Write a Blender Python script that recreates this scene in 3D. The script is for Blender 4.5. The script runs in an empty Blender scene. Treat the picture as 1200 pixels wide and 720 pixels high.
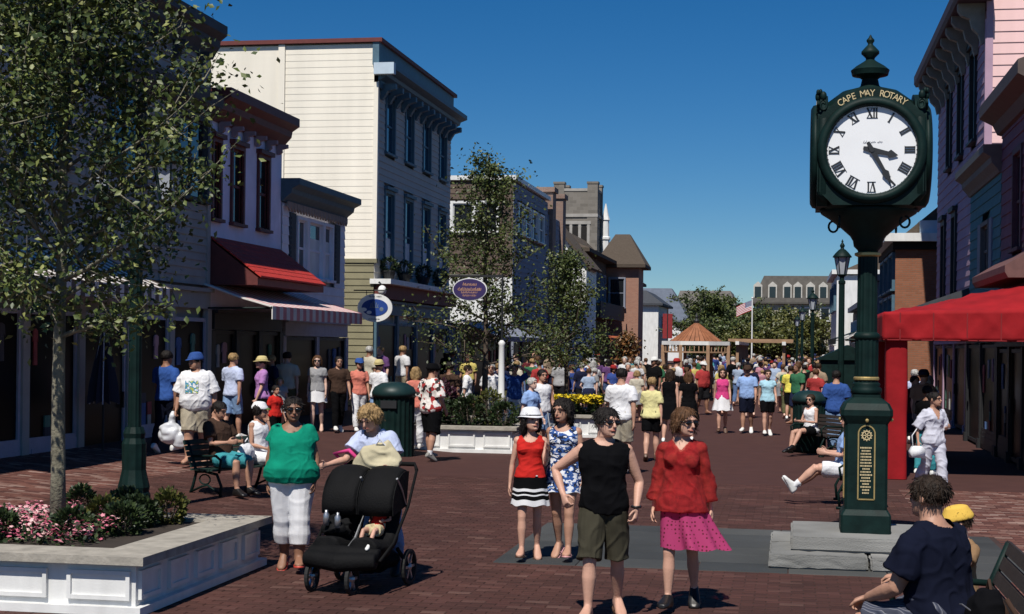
import bpy, math, random
import numpy as np
from mathutils import Vector, Matrix, noise as mnoise
random.seed(11)
R = math.radians
SC = bpy.context.scene
COL = SC.collection

# ---------------------------------------------------------------- camera
EYE = 2.25                      # metres above the paving
ROLL = 0.7                      # the photograph leans slightly
YAW = math.atan(325/1800)       # the street axis runs off to the right of the picture's middle
cam_data = bpy.data.cameras.new('camera')
cam_data.sensor_width = 36.0
cam_data.lens = 54.0
cam_data.shift_y = 45/1200
cam_data.clip_start = 0.5
cam_data.clip_end = 5000
cam = bpy.data.objects.new('camera', cam_data)
COL.objects.link(cam)
cam.location = (0, 0, EYE)
cam.rotation_euler = (Matrix.Rotation(YAW, 3, 'Z') @ Matrix.Rotation(R(90), 3, 'X') @ Matrix.Rotation(R(ROLL), 3, 'Z')).to_euler()
SC.camera = cam

# ---------------------------------------------------------------- sky, sun, exposure
SUN_EL, SUN_AZ = 55.0, 7.0      # elevation; shadows lean this far right of the street axis
world = bpy.data.worlds.new('World')
SC.world = world
world.use_nodes = True
wn, wl = world.node_tree.nodes, world.node_tree.links
sky = wn.new('ShaderNodeTexSky')
sky.sky_type = 'NISHITA'
sky.sun_disc = False
sky.sun_elevation = R(SUN_EL)
sky.sun_rotation = R(180 + SUN_AZ)
sky.altitude = 1500
sky.air_density = 1.0
sky.dust_density = 0.0
sky.ozone_density = 5.0
hs = wn.new('ShaderNodeHueSaturation')
hs.inputs['Saturation'].default_value = 1.34
wl.new(sky.outputs[0], hs.inputs['Color'])
tint = wn.new('ShaderNodeMix'); tint.data_type = 'RGBA'; tint.blend_type = 'MULTIPLY'; tint.inputs[0].default_value = 1.0
tint.inputs[7].default_value = (.86, 1.0, 1.08, 1)     # a deep, polarised summer blue
wl.new(hs.outputs[0], tint.inputs[6])
wl.new(tint.outputs[2], wn['Background'].inputs['Color'])
wn['Background'].inputs['Strength'].default_value = 0.063
sun_d = bpy.data.lights.new('sun', 'SUN')
sun_d.energy = 5.0
sun_d.angle = R(0.53)
sun_d.color = (1.0, 0.95, 0.87)
sun = bpy.data.objects.new('sun', sun_d)
COL.objects.link(sun)
to_sun = Vector((-math.sin(R(SUN_AZ))*math.cos(R(SUN_EL)), -math.cos(R(SUN_AZ))*math.cos(R(SUN_EL)), math.sin(R(SUN_EL))))
sun.rotation_euler = to_sun.to_track_quat('Z', 'Y').to_euler()
sun.location = (-5, -20, 40)
SC.view_settings.view_transform = 'Standard'
SC.view_settings.look = 'None'
SC.view_settings.exposure = 0.0
SC.view_settings.gamma = 1.0
SC.render.engine = 'CYCLES'
SC.cycles.max_bounces = 5
SC.cycles.diffuse_bounces = 2
SC.cycles.glossy_bounces = 2
SC.cycles.transmission_bounces = 3
SC.cycles.transparent_max_bounces = 6

_c, _s = math.cos(YAW), math.sin(YAW)
def level(u, v):
    """takes the photograph's slight lean out of a pixel"""
    a = R(ROLL); x, y = u-600, v-405
    return 600+x*math.cos(a)+y*math.sin(a), 405-x*math.sin(a)+y*math.cos(a)
def gz(x):
    """the paving rises a little towards the left-hand shops"""
    return .07*min(max(0.0, -6.9-x), 5.4)
def ground(u, v, h=0.0):
    """street position of a spot read off the photograph (1200 x 720) at height h"""
    u, v = level(u, v); e = h
    for _ in range(6):
        d = 1800*(EYE-e)/(v-405.0); xc = (u-600)/1800
        x, y = d*(xc*_c-_s), d*(_c+xc*_s); e = h+gz(x)
    return x, y
def along(u, d, v=405):
    u, v = level(u, v)
    xc = (u-600)/1800
    return d*(xc*_c-_s), d*(_c+xc*_s)

# ---------------------------------------------------------------- bookkeeping
def tag(o, label=None, cat=None, group=None, kind=None):
    if label: o['label'] = label
    if cat: o['category'] = cat
    if group: o['group'] = group
    if kind: o['kind'] = kind
    return o
def thing(name, label, cat, loc=(0, 0, 0), rz=0.0, group=None):
    o = bpy.data.objects.new(name, None)
    o.empty_display_size = 0.2
    COL.objects.link(o)
    o.location = loc
    o.rotation_euler = (0, 0, rz)
    return tag(o, label, cat, group)
def link(name, me, parent=None):
    o = bpy.data.objects.new(name, me)
    COL.objects.link(o)
    if parent: o.parent = parent
    return o
def kids(o):
    return list(o.children)
def copy_tree(o, parent=None):
    c = o.copy()
    COL.objects.link(c)
    if parent: c.parent = parent
    for ch in kids(o): copy_tree(ch, c)
    return c

class MB:
    """collects shapes and links them as ONE mesh object"""
    def __init__(s):
        s.v, s.f, s.m = [], [], []
    def add(s, vs, fs, mi=0):
        b = len(s.v)
        s.v.extend([tuple(p) for p in vs])
        s.f.extend([tuple(i+b for i in f) for f in fs])
        s.m.extend([mi]*len(fs))
        return s
    def box(s, x0, x1, y0, y1, z0, z1, mi=0):
        if x0 > x1: x0, x1 = x1, x0
        if y0 > y1: y0, y1 = y1, y0
        return s.add([(x0,y0,z0),(x1,y0,z0),(x1,y1,z0),(x0,y1,z0),(x0,y0,z1),(x1,y0,z1),(x1,y1,z1),(x0,y1,z1)],
                     [(0,3,2,1),(4,5,6,7),(0,1,5,4),(1,2,6,5),(2,3,7,6),(3,0,4,7)], mi)
    def bar(s, p0, p1, w, t, up=(0,0,1), mi=0):
        p0, p1 = Vector(p0), Vector(p1)
        d = (p1-p0).normalized()
        a = d.cross(Vector(up))
        if a.length < 1e-4: a = d.cross(Vector((1,0,0)))
        a.normalize(); b = a.cross(d)
        vs = []
        for p in (p0, p1):
            for i, j in ((-1,-1),(1,-1),(1,1),(-1,1)):
                vs.append(p+a*(w/2*i)+b*(t/2*j))
        return s.add(vs, [(0,1,2,3),(7,6,5,4),(0,4,5,1),(1,5,6,2),(2,6,7,3),(3,7,4,0)], mi)
    def tube(s, pts, rad, n=8, mi=0, cap=True):
        pts = [Vector(p) for p in pts]
        if not hasattr(rad, '__len__'): rad = [rad]*len(pts)
        vs, fs = [], []
        ref = None
        for i, p in enumerate(pts):
            d = (pts[min(i+1, len(pts)-1)]-pts[max(i-1, 0)])
            d = d.normalized() if d.length > 1e-9 else Vector((0,0,1))
            if ref is None: ref = Vector((1,0,0)) if abs(d.x) < .8 else Vector((0,1,0))
            a = (ref-d*ref.dot(d)).normalized(); ref = a
            b = d.cross(a)
            for k in range(n):
                t = 2*math.pi*k/n
                vs.append(p+(a*math.cos(t)+b*math.sin(t))*rad[i])
        for i in range(len(pts)-1):
            for k in range(n):
                fs.append((i*n+k, i*n+(k+1)%n, (i+1)*n+(k+1)%n, (i+1)*n+k))
        if cap:
            fs.append(tuple(range(n-1, -1, -1))); fs.append(tuple((len(pts)-1)*n+k for k in range(n)))
        return s.add(vs, fs, mi)
    def lathe(s, prof, c=(0,0,0), n=16, mi=0, sx=1.0, sy=1.0, rot=0.0):
        vs, fs = [], []
        for r, z in prof:
            for k in range(n):
                t = 2*math.pi*k/n+rot
                vs.append((c[0]+r*math.cos(t)*sx, c[1]+r*math.sin(t)*sy, c[2]+z))
        for i in range(len(prof)-1):
            for k in range(n):
                fs.append((i*n+k, i*n+(k+1)%n, (i+1)*n+(k+1)%n, (i+1)*n+k))
        fs.append(tuple(range(n-1, -1, -1))); fs.append(tuple((len(prof)-1)*n+k for k in range(n)))
        return s.add(vs, fs, mi)
    def ell(s, c, r, n=12, m=8, mi=0, mat=None):
        vs, fs = [], []
        for i in range(m+1):
            p = math.pi*i/m
            for k in range(n):
                t = 2*math.pi*k/n
                q = Vector((r[0]*math.sin(p)*math.cos(t), r[1]*math.sin(p)*math.sin(t), r[2]*math.cos(p)))
                if mat is not None: q = mat @ q
                vs.append(q+Vector(c))
        for i in range(m):
            for k in range(n):
                fs.append((i*n+k, (i+1)*n+k, (i+1)*n+(k+1)%n, i*n+(k+1)%n))
        return s.add(vs, fs, mi)
    def prism(s, poly, axis, a, b, mi=0):
        """poly = 2-D outline; axis 'x' takes (y,z), 'y' takes (x,z), 'z' takes (x,y)"""
        n = len(poly)
        def P(p, t):
            return {'x': (t, p[0], p[1]), 'y': (p[0], t, p[1]), 'z': (p[0], p[1], t)}[axis]
        vs = [P(p, a) for p in poly]+[P(p, b) for p in poly]
        fs = [tuple(range(n-1, -1, -1)), tuple(range(n, 2*n))]+[(i, (i+1)%n, n+(i+1)%n, n+i) for i in range(n)]
        return s.add(vs, fs, mi)
    def quad(s, a, b, c, d, mi=0):
        return s.add([a, b, c, d], [(0,1,2,3)], mi)
    def mesh(s, name, mats, smooth=False, fix=True):
        me = bpy.data.meshes.new(name)
        me.from_pydata(s.v, [], s.f)
        for m in (mats if isinstance(mats, (list, tuple)) else [mats]): me.materials.append(m)
        if any(s.m): me.polygons.foreach_set('material_index', s.m)
        if fix:
            import bmesh
            bm = bmesh.new(); bm.from_mesh(me)
            bmesh.ops.recalc_face_normals(bm, faces=bm.faces)
            bm.to_mesh(me); bm.free()
        if smooth: me.polygons.foreach_set('use_smooth', [True]*len(me.polygons))
        me.update()
        return me
    def build(s, name, mats, parent=None, smooth=False, fix=True):
        return link(name, s.mesh(name, mats, smooth, fix), parent)
def smooth_by_angle(o, deg=40):
    me = o.data
    me.polygons.foreach_set('use_smooth', [True]*len(me.polygons))
    try: me.set_sharp_from_angle(angle=R(deg))
    except Exception: pass
    return o

# ---------------------------------------------------------------- materials
MATS = {}
def mat(name, col, rough=0.7, var=0.15, scale=6.0, bump=0.0, bscale=40.0, metal=0.0, spec=0.5, coat=0.0, stretch=None):
    """painted / plain surface: base colour broken up by noise, with fine relief"""
    if name in MATS: return MATS[name]
    m = bpy.data.materials.new(name); m.use_nodes = True
    nt = m.node_tree; N, L = nt.nodes, nt.links
    b = N['Principled BSDF']
    b.inputs['Roughness'].default_value = rough
    b.inputs['Metallic'].default_value = metal
    b.inputs['Specular IOR Level'].default_value = spec
    b.inputs['Coat Weight'].default_value = coat
    tc = N.new('ShaderNodeTexCoord')
    src = tc.outputs['Object']
    if var > 0:
        n1 = N.new('ShaderNodeTexNoise'); n1.inputs['Scale'].default_value = scale; n1.inputs['Detail'].default_value = 5
        s1 = src
        if stretch:
            mp = N.new('ShaderNodeMapping'); mp.inputs['Scale'].default_value = stretch; L.new(src, mp.inputs['Vector']); s1 = mp.outputs[0]
        L.new(s1, n1.inputs['Vector'])
        r = N.new('ShaderNodeValToRGB')
        r.color_ramp.elements[0].position = .3; r.color_ramp.elements[1].position = .72
        r.color_ramp.elements[0].color = (*[c*(1-var) for c in col], 1)
        r.color_ramp.elements[1].color = (*[min(1, c*(1+var*.7)) for c in col], 1)
        L.new(n1.outputs['Fac'], r.inputs[0]); L.new(r.outputs[0], b.inputs['Base Color'])
    else:
        b.inputs['Base Color'].default_value = (*col, 1)
    if bump > 0:
        n2 = N.new('ShaderNodeTexNoise'); n2.inputs['Scale'].default_value = bscale; n2.inputs['Detail'].default_value = 3
        L.new(src, n2.inputs['Vector'])
        bp = N.new('ShaderNodeBump'); bp.inputs['Strength'].default_value = bump; bp.inputs['Distance'].default_value = .02
        L.new(n2.outputs['Fac'], bp.inputs['Height']); L.new(bp.outputs[0], b.inputs['Normal'])
    MATS[name] = m
    return m
def ramp_mat(name, stops, rough=.8, scale=10.0, detail=2.0, kind='noise', interp='CONSTANT', stretch=(1, 1, 1), bump=0.0, dist=.02, coord='Object', spec=.3):
    """colours picked by a noise, a voronoi or bands: printed cloth, mixed brick, stone"""
    if name in MATS: return MATS[name]
    m = bpy.data.materials.new(name); m.use_nodes = True
    N, L = m.node_tree.nodes, m.node_tree.links
    b = N['Principled BSDF']; b.inputs['Roughness'].default_value = rough
    b.inputs['Specular IOR Level'].default_value = spec
    tc = N.new('ShaderNodeTexCoord'); mp = N.new('ShaderNodeMapping')
    mp.inputs['Scale'].default_value = stretch
    L.new(tc.outputs[coord], mp.inputs['Vector'])
    if kind == 'noise':
        t = N.new('ShaderNodeTexNoise'); t.inputs['Detail'].default_value = detail; out = t.outputs['Fac']
    elif kind == 'cells':
        t = N.new('ShaderNodeTexVoronoi'); sp = N.new('ShaderNodeSeparateColor'); L.new(t.outputs['Color'], sp.inputs[0]); out = sp.outputs[0]
    elif kind == 'dots':
        t = N.new('ShaderNodeTexVoronoi'); t.inputs['Randomness'].default_value = .25; out = t.outputs['Distance']
    else:
        t = N.new('ShaderNodeTexWave'); t.wave_type = 'BANDS'; t.bands_direction = kind.upper(); t.inputs['Distortion'].default_value = 0; out = t.outputs['Fac']
    t.inputs['Scale'].default_value = scale
    L.new(mp.outputs[0], t.inputs['Vector'])
    r = N.new('ShaderNodeValToRGB'); r.color_ramp.interpolation = interp
    el = r.color_ramp.elements
    while len(el) < len(stops): el.new(.5)
    for e, (p, c) in zip(el, stops): e.position = p; e.color = (*c, 1)
    L.new(out, r.inputs[0]); L.new(r.outputs[0], b.inputs['Base Color'])
    if bump:
        bp = N.new('ShaderNodeBump'); bp.inputs['Strength'].default_value = bump; bp.inputs['Distance'].default_value = dist
        L.new(out, bp.inputs['Height']); L.new(bp.outputs[0], b.inputs['Normal'])
    MATS[name] = m
    return m
def glass_mat(name='window_glass', col=(.012, .014, .017), rough=.06):
    if name in MATS: return MATS[name]
    m = mat(name, col, rough, var=.3, scale=1.5, bump=.04, bscale=2.5, spec=.9)
    return m
def brick_mat(name, c1, c2, mortar, scale=1.0, bw=.22, bh=.075):
    if name in MATS: return MATS[name]
    m = bpy.data.materials.new(name); m.use_nodes = True
    N, L = m.node_tree.nodes, m.node_tree.links
    b = N['Principled BSDF']; b.inputs['Roughness'].default_value = .9
    tc = N.new('ShaderNodeTexCoord'); sp = N.new('ShaderNodeSeparateXYZ'); cb = N.new('ShaderNodeCombineXYZ'); ad = N.new('ShaderNodeMath')
    L.new(tc.outputs['Object'], sp.inputs[0]); L.new(sp.outputs[0], ad.inputs[0]); L.new(sp.outputs[1], ad.inputs[1])
    L.new(ad.outputs[0], cb.inputs[0]); L.new(sp.outputs[2], cb.inputs[1])
    t = N.new('ShaderNodeTexBrick')
    t.inputs['Color1'].default_value = (*c1, 1); t.inputs['Color2'].default_value = (*c2, 1); t.inputs['Mortar'].default_value = (*mortar, 1)
    t.inputs['Scale'].default_value = scale; t.inputs['Brick Width'].default_value = bw; t.inputs['Row Height'].default_value = bh; t.inputs['Mortar Size'].default_value = .008
    L.new(cb.outputs[0], t.inputs['Vector']); L.new(t.outputs['Color'], b.inputs['Base Color'])
    bp = N.new('ShaderNodeBump'); bp.inputs['Strength'].default_value = .4; bp.inputs['Distance'].default_value = .01; bp.invert = True
    L.new(t.outputs['Fac'], bp.inputs['Height']); L.new(bp.outputs[0], b.inputs['Normal'])
    MATS[name] = m
    return m
# ================================================================ people
TMP = bpy.data.scenes.new('workbench')
def fuse(parts, voxel, smooth=2, fac=.5):
    """closed lofts -> one continuous surface (verts, faces as arrays)"""
    vs, fs, b = [], [], 0
    for v, f in parts:
        vs.append(np.asarray(v, float)); fs.extend([tuple(i+b for i in q) for q in f]); b += len(v)
    me = bpy.data.meshes.new('tmp'); me.from_pydata(np.concatenate(vs).tolist(), [], fs)
    o = bpy.data.objects.new('tmp', me); TMP.collection.objects.link(o)
    m = o.modifiers.new('r', 'REMESH'); m.mode = 'VOXEL'; m.voxel_size = voxel; m.adaptivity = 0
    if smooth:
        k = o.modifiers.new('s', 'SMOOTH'); k.factor = fac; k.iterations = smooth
    vl = TMP.view_layers[0]; vl.update()
    ev = o.evaluated_get(vl.depsgraph); em = ev.to_mesh()
    n = len(em.vertices); V = np.empty(n*3); em.vertices.foreach_get('co', V); V = V.reshape(-1, 3)
    F = np.empty(len(em.loops), int); em.loops.foreach_get('vertex_index', F)
    if len(F) == 4*len(em.polygons): F = F.reshape(-1, 4)
    else: F = np.array([list(p.vertices)[:3]+[p.vertices[3] if len(p.vertices) > 3 else p.vertices[2]] for p in em.polygons])
    ev.to_mesh_clear(); TMP.collection.objects.unlink(o); bpy.data.objects.remove(o); bpy.data.meshes.remove(me)
    return V, F
def to_mesh(name, V, F, m, smooth=True):
    me = bpy.data.meshes.new(name)
    me.from_pydata(np.asarray(V).tolist(), [], [tuple(dict.fromkeys(int(i) for i in f)) for f in F])
    for k in (m if isinstance(m, (list, tuple)) else [m]): me.materials.append(k)
    if smooth: me.polygons.foreach_set('use_smooth', [True]*len(me.polygons))
    return me
def normals(V, F):
    n = np.zeros_like(V); a, b, c = V[F[:, 0]], V[F[:, 1]], V[F[:, 2]]
    fn = np.cross(b-a, c-a)
    for k in range(4): np.add.at(n, F[:, k], fn)
    return n/(np.linalg.norm(n, axis=1, keepdims=True)+1e-12)
def wave_noise(V, k, seed, n=6, stretch=(1, 1, 1)):
    g = np.random.RandomState(seed); out = np.zeros(len(V))
    for i in range(n):
        d = g.normal(size=3)*np.array(stretch); d /= np.linalg.norm(d)
        out += np.sin(V @ d*k*g.uniform(.6, 1.7)*2*math.pi+g.uniform(0, 6.28)+1.3*np.sin(V @ g.normal(size=3)*k*2))
    return out/n**.5
def crop(V, F, keep):
    """drop faces with a vertex failing keep (bool per vertex)"""
    F = F[keep[F].all(axis=1)]
    used = np.unique(F); mp = -np.ones(len(V), int); mp[used] = np.arange(len(used))
    return V[used], mp[F]
def loft(rings):
    n = len(rings[0]); vs = [p for r in rings for p in r]; fs = []
    for i in range(len(rings)-1):
        for k in range(n): fs.append((i*n+k, i*n+(k+1)%n, (i+1)*n+(k+1)%n, (i+1)*n+k))
    vs += [np.mean(rings[0], axis=0), np.mean(rings[-1], axis=0)]
    a = len(vs)-2; b = len(vs)-1; o = (len(rings)-1)*n
    for k in range(n):
        fs.append((a, (k+1)%n, k)); fs.append((b, o+k, o+(k+1)%n))
    return vs, fs
def unit(v):
    v = np.asarray(v, float); return v/(np.linalg.norm(v)+1e-12)
def ering(c, a, b, n=14, ex=2.0):
    out = []
    for k in range(n):
        t = 2*math.pi*k/n; ct, st = math.cos(t), math.sin(t)
        out.append(c+a*(abs(ct)**(2/ex)*(1 if ct > 0 else -1))+b*(abs(st)**(2/ex)*(1 if st > 0 else -1)))
    return out
def limb(pts, rad, n=10, ref=(0, -1, 0), flat=1.0):
    pts = [np.asarray(p, float) for p in pts]; rings = []
    for i, p in enumerate(pts):
        d = unit(pts[min(i+1, len(pts)-1)]-pts[max(i-1, 0)])
        a = np.asarray(ref, float)-d*np.dot(ref, d)
        if np.linalg.norm(a) < .15: a = np.array([1., 0, 0])-d*d[0]
        a = unit(a); b = np.cross(d, a)
        rings.append(ering(p, a*rad[i]*flat, b*rad[i], n))
    return loft(rings)
def blob(c, r, rot=None, n=12, m=8):
    b = MB().ell((0, 0, 0), r, n, m); v = np.array(b.v)
    if rot is not None: v = v @ np.asarray(rot).T
    return list(v+np.asarray(c)), b.f
def lerp(pts, t):
    """point on a polyline at parameter t (0..len-1)"""
    i = min(int(t), len(pts)-2); return np.asarray(pts[i])*(1-(t-i))+np.asarray(pts[i+1])*(t-i)

MALE = [(-.06,.05,.045,.004),(-.03,.086,.062,.008),(0,.097,.068,.008),(.05,.093,.064,.002),(.10,.086,.058,-.002),(.15,.088,.059,-.004),(.20,.098,.066,-.004),(.245,.104,.066,0),(.272,.104,.056,.004),(.292,.088,.046,.008),(.308,.058,.038,.009),(.32,.040,.037,.008),(.335,.034,.036,.004),(.36,.032,.034,-.002)]
FEMALE = [(-.06,.05,.048,.004),(-.03,.093,.068,.010),(0,.102,.072,.010),(.05,.092,.062,.004),(.10,.074,.052,0),(.15,.077,.054,-.002),(.20,.088,.060,-.004),(.24,.090,.058,-.001),(.268,.088,.050,.004),(.290,.072,.040,.007),(.306,.046,.034,.008),(.318,.034,.032,.007),(.335,.029,.031,.003),(.36,.028,.030,-.002)]
HEADR = [(0,.15,-.34,-.10),(.05,.21,-.405,-.03),(.14,.27,-.425,.10),(.26,.315,-.43,.24),(.38,.34,-.43,.36),(.50,.355,-.415,.44),(.60,.365,-.44,.47),(.72,.365,-.425,.48),(.84,.325,-.35,.43),(.93,.235,-.23,.32),(.98,.13,-.10,.19),(1.0,.05,-.02,.08)]
def rotm(yaw=0, pitch=0, roll=0):
    """yaw turns the face to the figure's +x side, pitch > 0 looks down"""
    return np.array(Matrix.Rotation(R(yaw), 3, 'Z') @ Matrix.Rotation(R(roll), 3, 'Y') @ Matrix.Rotation(R(pitch), 3, 'X'))

class Fig:
    """a posed figure; front is -y; sizes are in body heights"""
    def __init__(s, h=1.7, sex='m', lean=(0, 0), twist=0, head=(0, 0, 0), arms=None, legs=None, feet=None, fat=1.0, curl=(25, 25), hd=1.0, thick=1.0, palm=(None, None), seat=None):
        s.h, s.sex, s.fat, s.hd, s.thick = h, sex, fat, hd, thick
        s.tab = MALE if sex == 'm' else FEMALE
        s.lean, s.tw = lean, twist
        sw = .104 if sex == 'm' else .088
        arms = arms or [((-.18, 0, -1), (-.05, -.2, -1)), ((.18, 0, -1), (.05, -.2, -1))]
        legs = legs or [((0, 0, -1), (0, 0, -1))]*2
        feet = feet or [(-.15, -1, 0), (.15, -1, 0)]
        s.palm, s.curl = palm, curl
        s.leg = []
        for i, sg in enumerate((-1, 1)):
            hp = np.array([sg*.051, 0, -.012]); kn = hp+unit(legs[i][0])*.245; an = kn+unit(legs[i][1])*.232
            s.leg.append([hp, kn, an])
        s.foot = [unit(f) for f in feet]
        s.arm = []
        for i, sg in enumerate((-1, 1)):
            sh = s.spine(.262)+s.turn(np.array([sg*sw, .006, 0]), 1)
            el = sh+unit(arms[i][0])*.168; wr = el+unit(arms[i][1])*.142
            s.arm.append([sh, el, wr])
        s.hrot = rotm(*head); s.neck = s.spine(.328)
        s.HH = .131*hd
        # ground contact
        lo = min(s.sole(i).min() for i in (0, 1)) if seat is None else -seat/h
        s.z0 = -lo
        s.body_parts = s.build_body()
    def spine(s, z):
        k = max(z, 0); return np.array([s.lean[0]*k, s.lean[1]*k, z])
    def turn(s, v, f):
        a = R(s.tw)*f; c, q = math.cos(a), math.sin(a)
        return np.array([v[0]*c-v[1]*q, v[0]*q+v[1]*c, v[2]])
    def sole(s, i):
        an = s.leg[i][2]; d = s.foot[i]
        side = unit(np.cross(d, (0, 0, 1))); up = np.cross(side, d)
        return np.array([(an+d*t-up*.04)[2] for t in (-.04, .1)])
    def torso(s, z0, z1, inf=0.0, n=24, extra=None, flare=0.0, cap_hi=None, bx=1.0):
        T = np.array(s.tab); zs = sorted(set([z0, z1]+[z for z in T[:, 0] if z0 < z < z1])); rings = []
        for z in zs:
            w, d, y = (np.interp(z, T[:, 0], T[:, k]) for k in (1, 2, 3))
            bel = math.exp(-((z-.07)/.11)**2); g = 1+(s.fat-1)*bel+(s.fat-1)*.45*math.exp(-((z-.2)/.1)**2)
            if z > .29: g = 1
            w *= g*s.thick**.5; d *= (1+(s.fat-1)*1.35*bel+(s.fat-1)*.3*math.exp(-((z-.2)/.1)**2))*s.thick**.5; y -= (s.fat-1)*.05*bel
            f = flare*max(0, (zs[0]+.16-z)/.16)
            i = inf+f
            tf = min(1, max(0, z/.28))
            c = s.spine(z)+s.turn(np.array([0, y, 0]), tf)
            rings.append(ering(c, s.turn(np.array([w*bx+i, 0, 0]), tf), s.turn(np.array([0, d+i, 0]), tf), n, 2.35 if z < .29 else 2.0))
        return loft(rings)
    def bust(s, inf=0.0, big=1.0):
        out = []
        for sg in (-1, 1):
            c = s.spine(.207)+s.turn(np.array([sg*.040, -.040, 0]), .8)
            out.append(blob(c, (.037*big+inf, .030*big+inf, .033*big+inf)))
        return out
    def armloft(s, i, t1=2.0, inf=0.0, t0=0.0, grow=0.0):
        A = s.arm[i]; k = s.thick*(1.0 if s.sex == 'm' else .86)
        tt = [0, .18, .45, .75, 1.0, 1.25, 1.55, 1.85, 2.0]; rr = [.030, .032, .029, .025, .0225, .0235, .020, .0155, .0145]
        ts = [t0]+[t for t in tt if t0 < t < t1]+[t1]
        return limb([lerp(A, t) for t in ts], [np.interp(t, tt, rr)*k+inf+grow*t for t in ts], 12)
    def legloft(s, i, t1=2.0, inf=0.0, t0=0.0, grow=0.0, n=14):
        A = s.leg[i]; k = s.thick*(1.0 if s.sex == 'm' else 1.0)*(1+(s.fat-1)*.5)
        tt = [0, .15, .4, .7, .9, 1.0, 1.12, 1.35, 1.6, 1.85, 2.0]; rr = [.054, .056, .049, .039, .034, .0335, .031, .0345, .028, .0205, .021]
        ts = [t0]+[t for t in tt if t0 < t < t1]+[t1]
        return limb([lerp(A, t)+np.array([0, .006*math.sin(max(0, min(1, t-1))*math.pi), 0]) for t in ts], [np.interp(t, tt, rr)*k+inf+grow*max(0, t-.1) for t in ts], n)
    def footloft(s, i, inf=0.0, thick=0.0):
        an = s.leg[i][2]; d = s.foot[i]; side = unit(np.cross(d, (0, 0, 1))); up = np.cross(side, d)
        prof = [(-.042, .012, .016), (-.034, .019, .026), (-.01, .021, .036), (.02, .022, .033), (.05, .0255, .024), (.08, .0285, .017), (.1, .024, .013), (.112, .012, .009)]
        rings = []
        for t, w, hh in prof:
            hh2 = hh+inf/2; rings.append(ering(an+d*(t*(1+inf*6))-up*(.04+thick)+up*hh2, side*(w+inf), up*hh2, 10, 2.6))
        return loft(rings)
    def soleloft(s, i, th=.008, inf=.004):
        an = s.leg[i][2]; d = s.foot[i]; side = unit(np.cross(d, (0, 0, 1))); up = np.cross(side, d); rings = []
        for t, w in [(-.047, .012), (-.036, .021), (0, .022), (.05, .027), (.085, .029), (.108, .02), (.118, .008)]:
            rings.append(ering(an+d*t-up*(.04), side*(w+inf), up*th, 8, 3))
        return loft(rings)
    def hand(s, i):
        el, wr = s.arm[i][1], s.arm[i][2]; f = unit(wr-el); sg = (-1, 1)[i]
        pn = s.palm[i]
        pn = np.array([-sg*1.0, 0, 0]) if pn is None else np.asarray(pn, float)
        pn = unit(pn-f*np.dot(pn, f)); w = np.cross(f, pn)      # w: across the palm
        fw = np.array([0, -1., 0])
        if abs(np.dot(w, fw)) < .3: fw = np.array([0, 0, 1.])
        if np.dot(w, fw) < 0: w = -w                            # thumb side
        k = (1.0 if s.sex == 'm' else .88); out = []
        rings = []
        for t, a, b in [(-.012, .0145, .0125), (.008, .0165, .0115), (.03, .0215, .0115), (.05, .0235, .0105), (.058, .021, .0085)]:
            rings.append(ering(wr+f*t*k, w*a*k, pn*b*k, 12, 2.5))
        out.append(loft(rings))
        cu = R(s.curl[i] if hasattr(s.curl, '__len__') else s.curl)
        for q, (o, ln) in enumerate(((.0175, .044), (.006, .050), (-.0055, .046), (-.0165, .036))):
            p = wr+(f*.052+w*o)*k; pts = [p]; ang = cu*.5+.06*q
            for j, fr in enumerate((.45, .3, .25)):
                d = f*math.cos(ang)+pn*math.sin(ang)+w*(o*4)
                p = p+unit(d)*ln*fr*k; pts.append(p); ang += cu
            out.append(limb(pts, [.0056*k, .0052*k, .0047*k, .0035*k], 8))
        p = wr+(f*.016+w*.017)*k; pts = [p]
        for d, ln in ((w*.8+f*.65+pn*.25, .024), (w*.3+f*.85+pn*.45, .018), (f*.9+pn*.4, .014)):
            p = p+unit(d)*ln*k; pts.append(p)
        out.append(limb(pts, [.0075*k, .0068*k, .0058*k, .004*k], 8))
        return out
    def H(s, x, y, z):
        """a point given in head units (chin 0, crown 1)"""
        return s.neck+s.hrot @ (np.array([x, y-.06, z+.02])*s.HH)
    def headloft(s, inf=0.0, z0=-1, n=24):
        rings = []
        for z, w, yf, yb in HEADR:
            if z < z0: continue
            zz = z+(inf if z > .9 else 0)
            c = s.H(0, (yf+yb)/2, zz); rings.append(ering(c, s.hrot @ np.array([w+inf, 0, 0])*s.HH, s.hrot @ np.array([0, (yb-yf)/2+inf, 0])*s.HH, n, 2.15))
        return loft(rings)
    def build_body(s):
        P = [s.torso(-.06, .36)]
        if s.sex == 'f': P += s.bust()
        for i in (0, 1):
            P += [s.armloft(i), s.legloft(i), s.footloft(i)]+s.hand(i)
            P.append(blob(s.arm[i][0], (.033*s.thick, .033*s.thick, .033*s.thick)))
            P.append(blob(s.leg[i][2], (.022, .024, .024)))
        P.append(limb([s.spine(.325), s.neck+s.hrot @ np.array([0, .005, .03]), s.H(0, .1, .4)], [.031 if s.sex == 'f' else .035, .029 if s.sex == 'f' else .034, .032], 12))
        P.append(s.headloft())
        HH = s.HH
        P.append(limb([s.H(0, -.42, .57), s.H(0, -.50, .46), s.H(0, -.545, .385), s.H(0, -.44, .33)], [.04*HH, .052*HH, .075*HH, .05*HH], 8))   # nose
        P.append(limb([s.H(-.17, -.40, .26), s.H(0, -.445, .24), s.H(.17, -.40, .26)], [.03*HH, .045*HH, .03*HH], 8))                          # lips
        P.append(blob(s.H(0, -.40, .085), (.11*HH, .08*HH, .08*HH)))                                                                            # chin
        P.append(limb([s.H(-.3, -.36, .62), s.H(0, -.445, .64), s.H(.3, -.36, .62)], [.04*HH, .045*HH, .04*HH], 8))                            # brow
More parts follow.
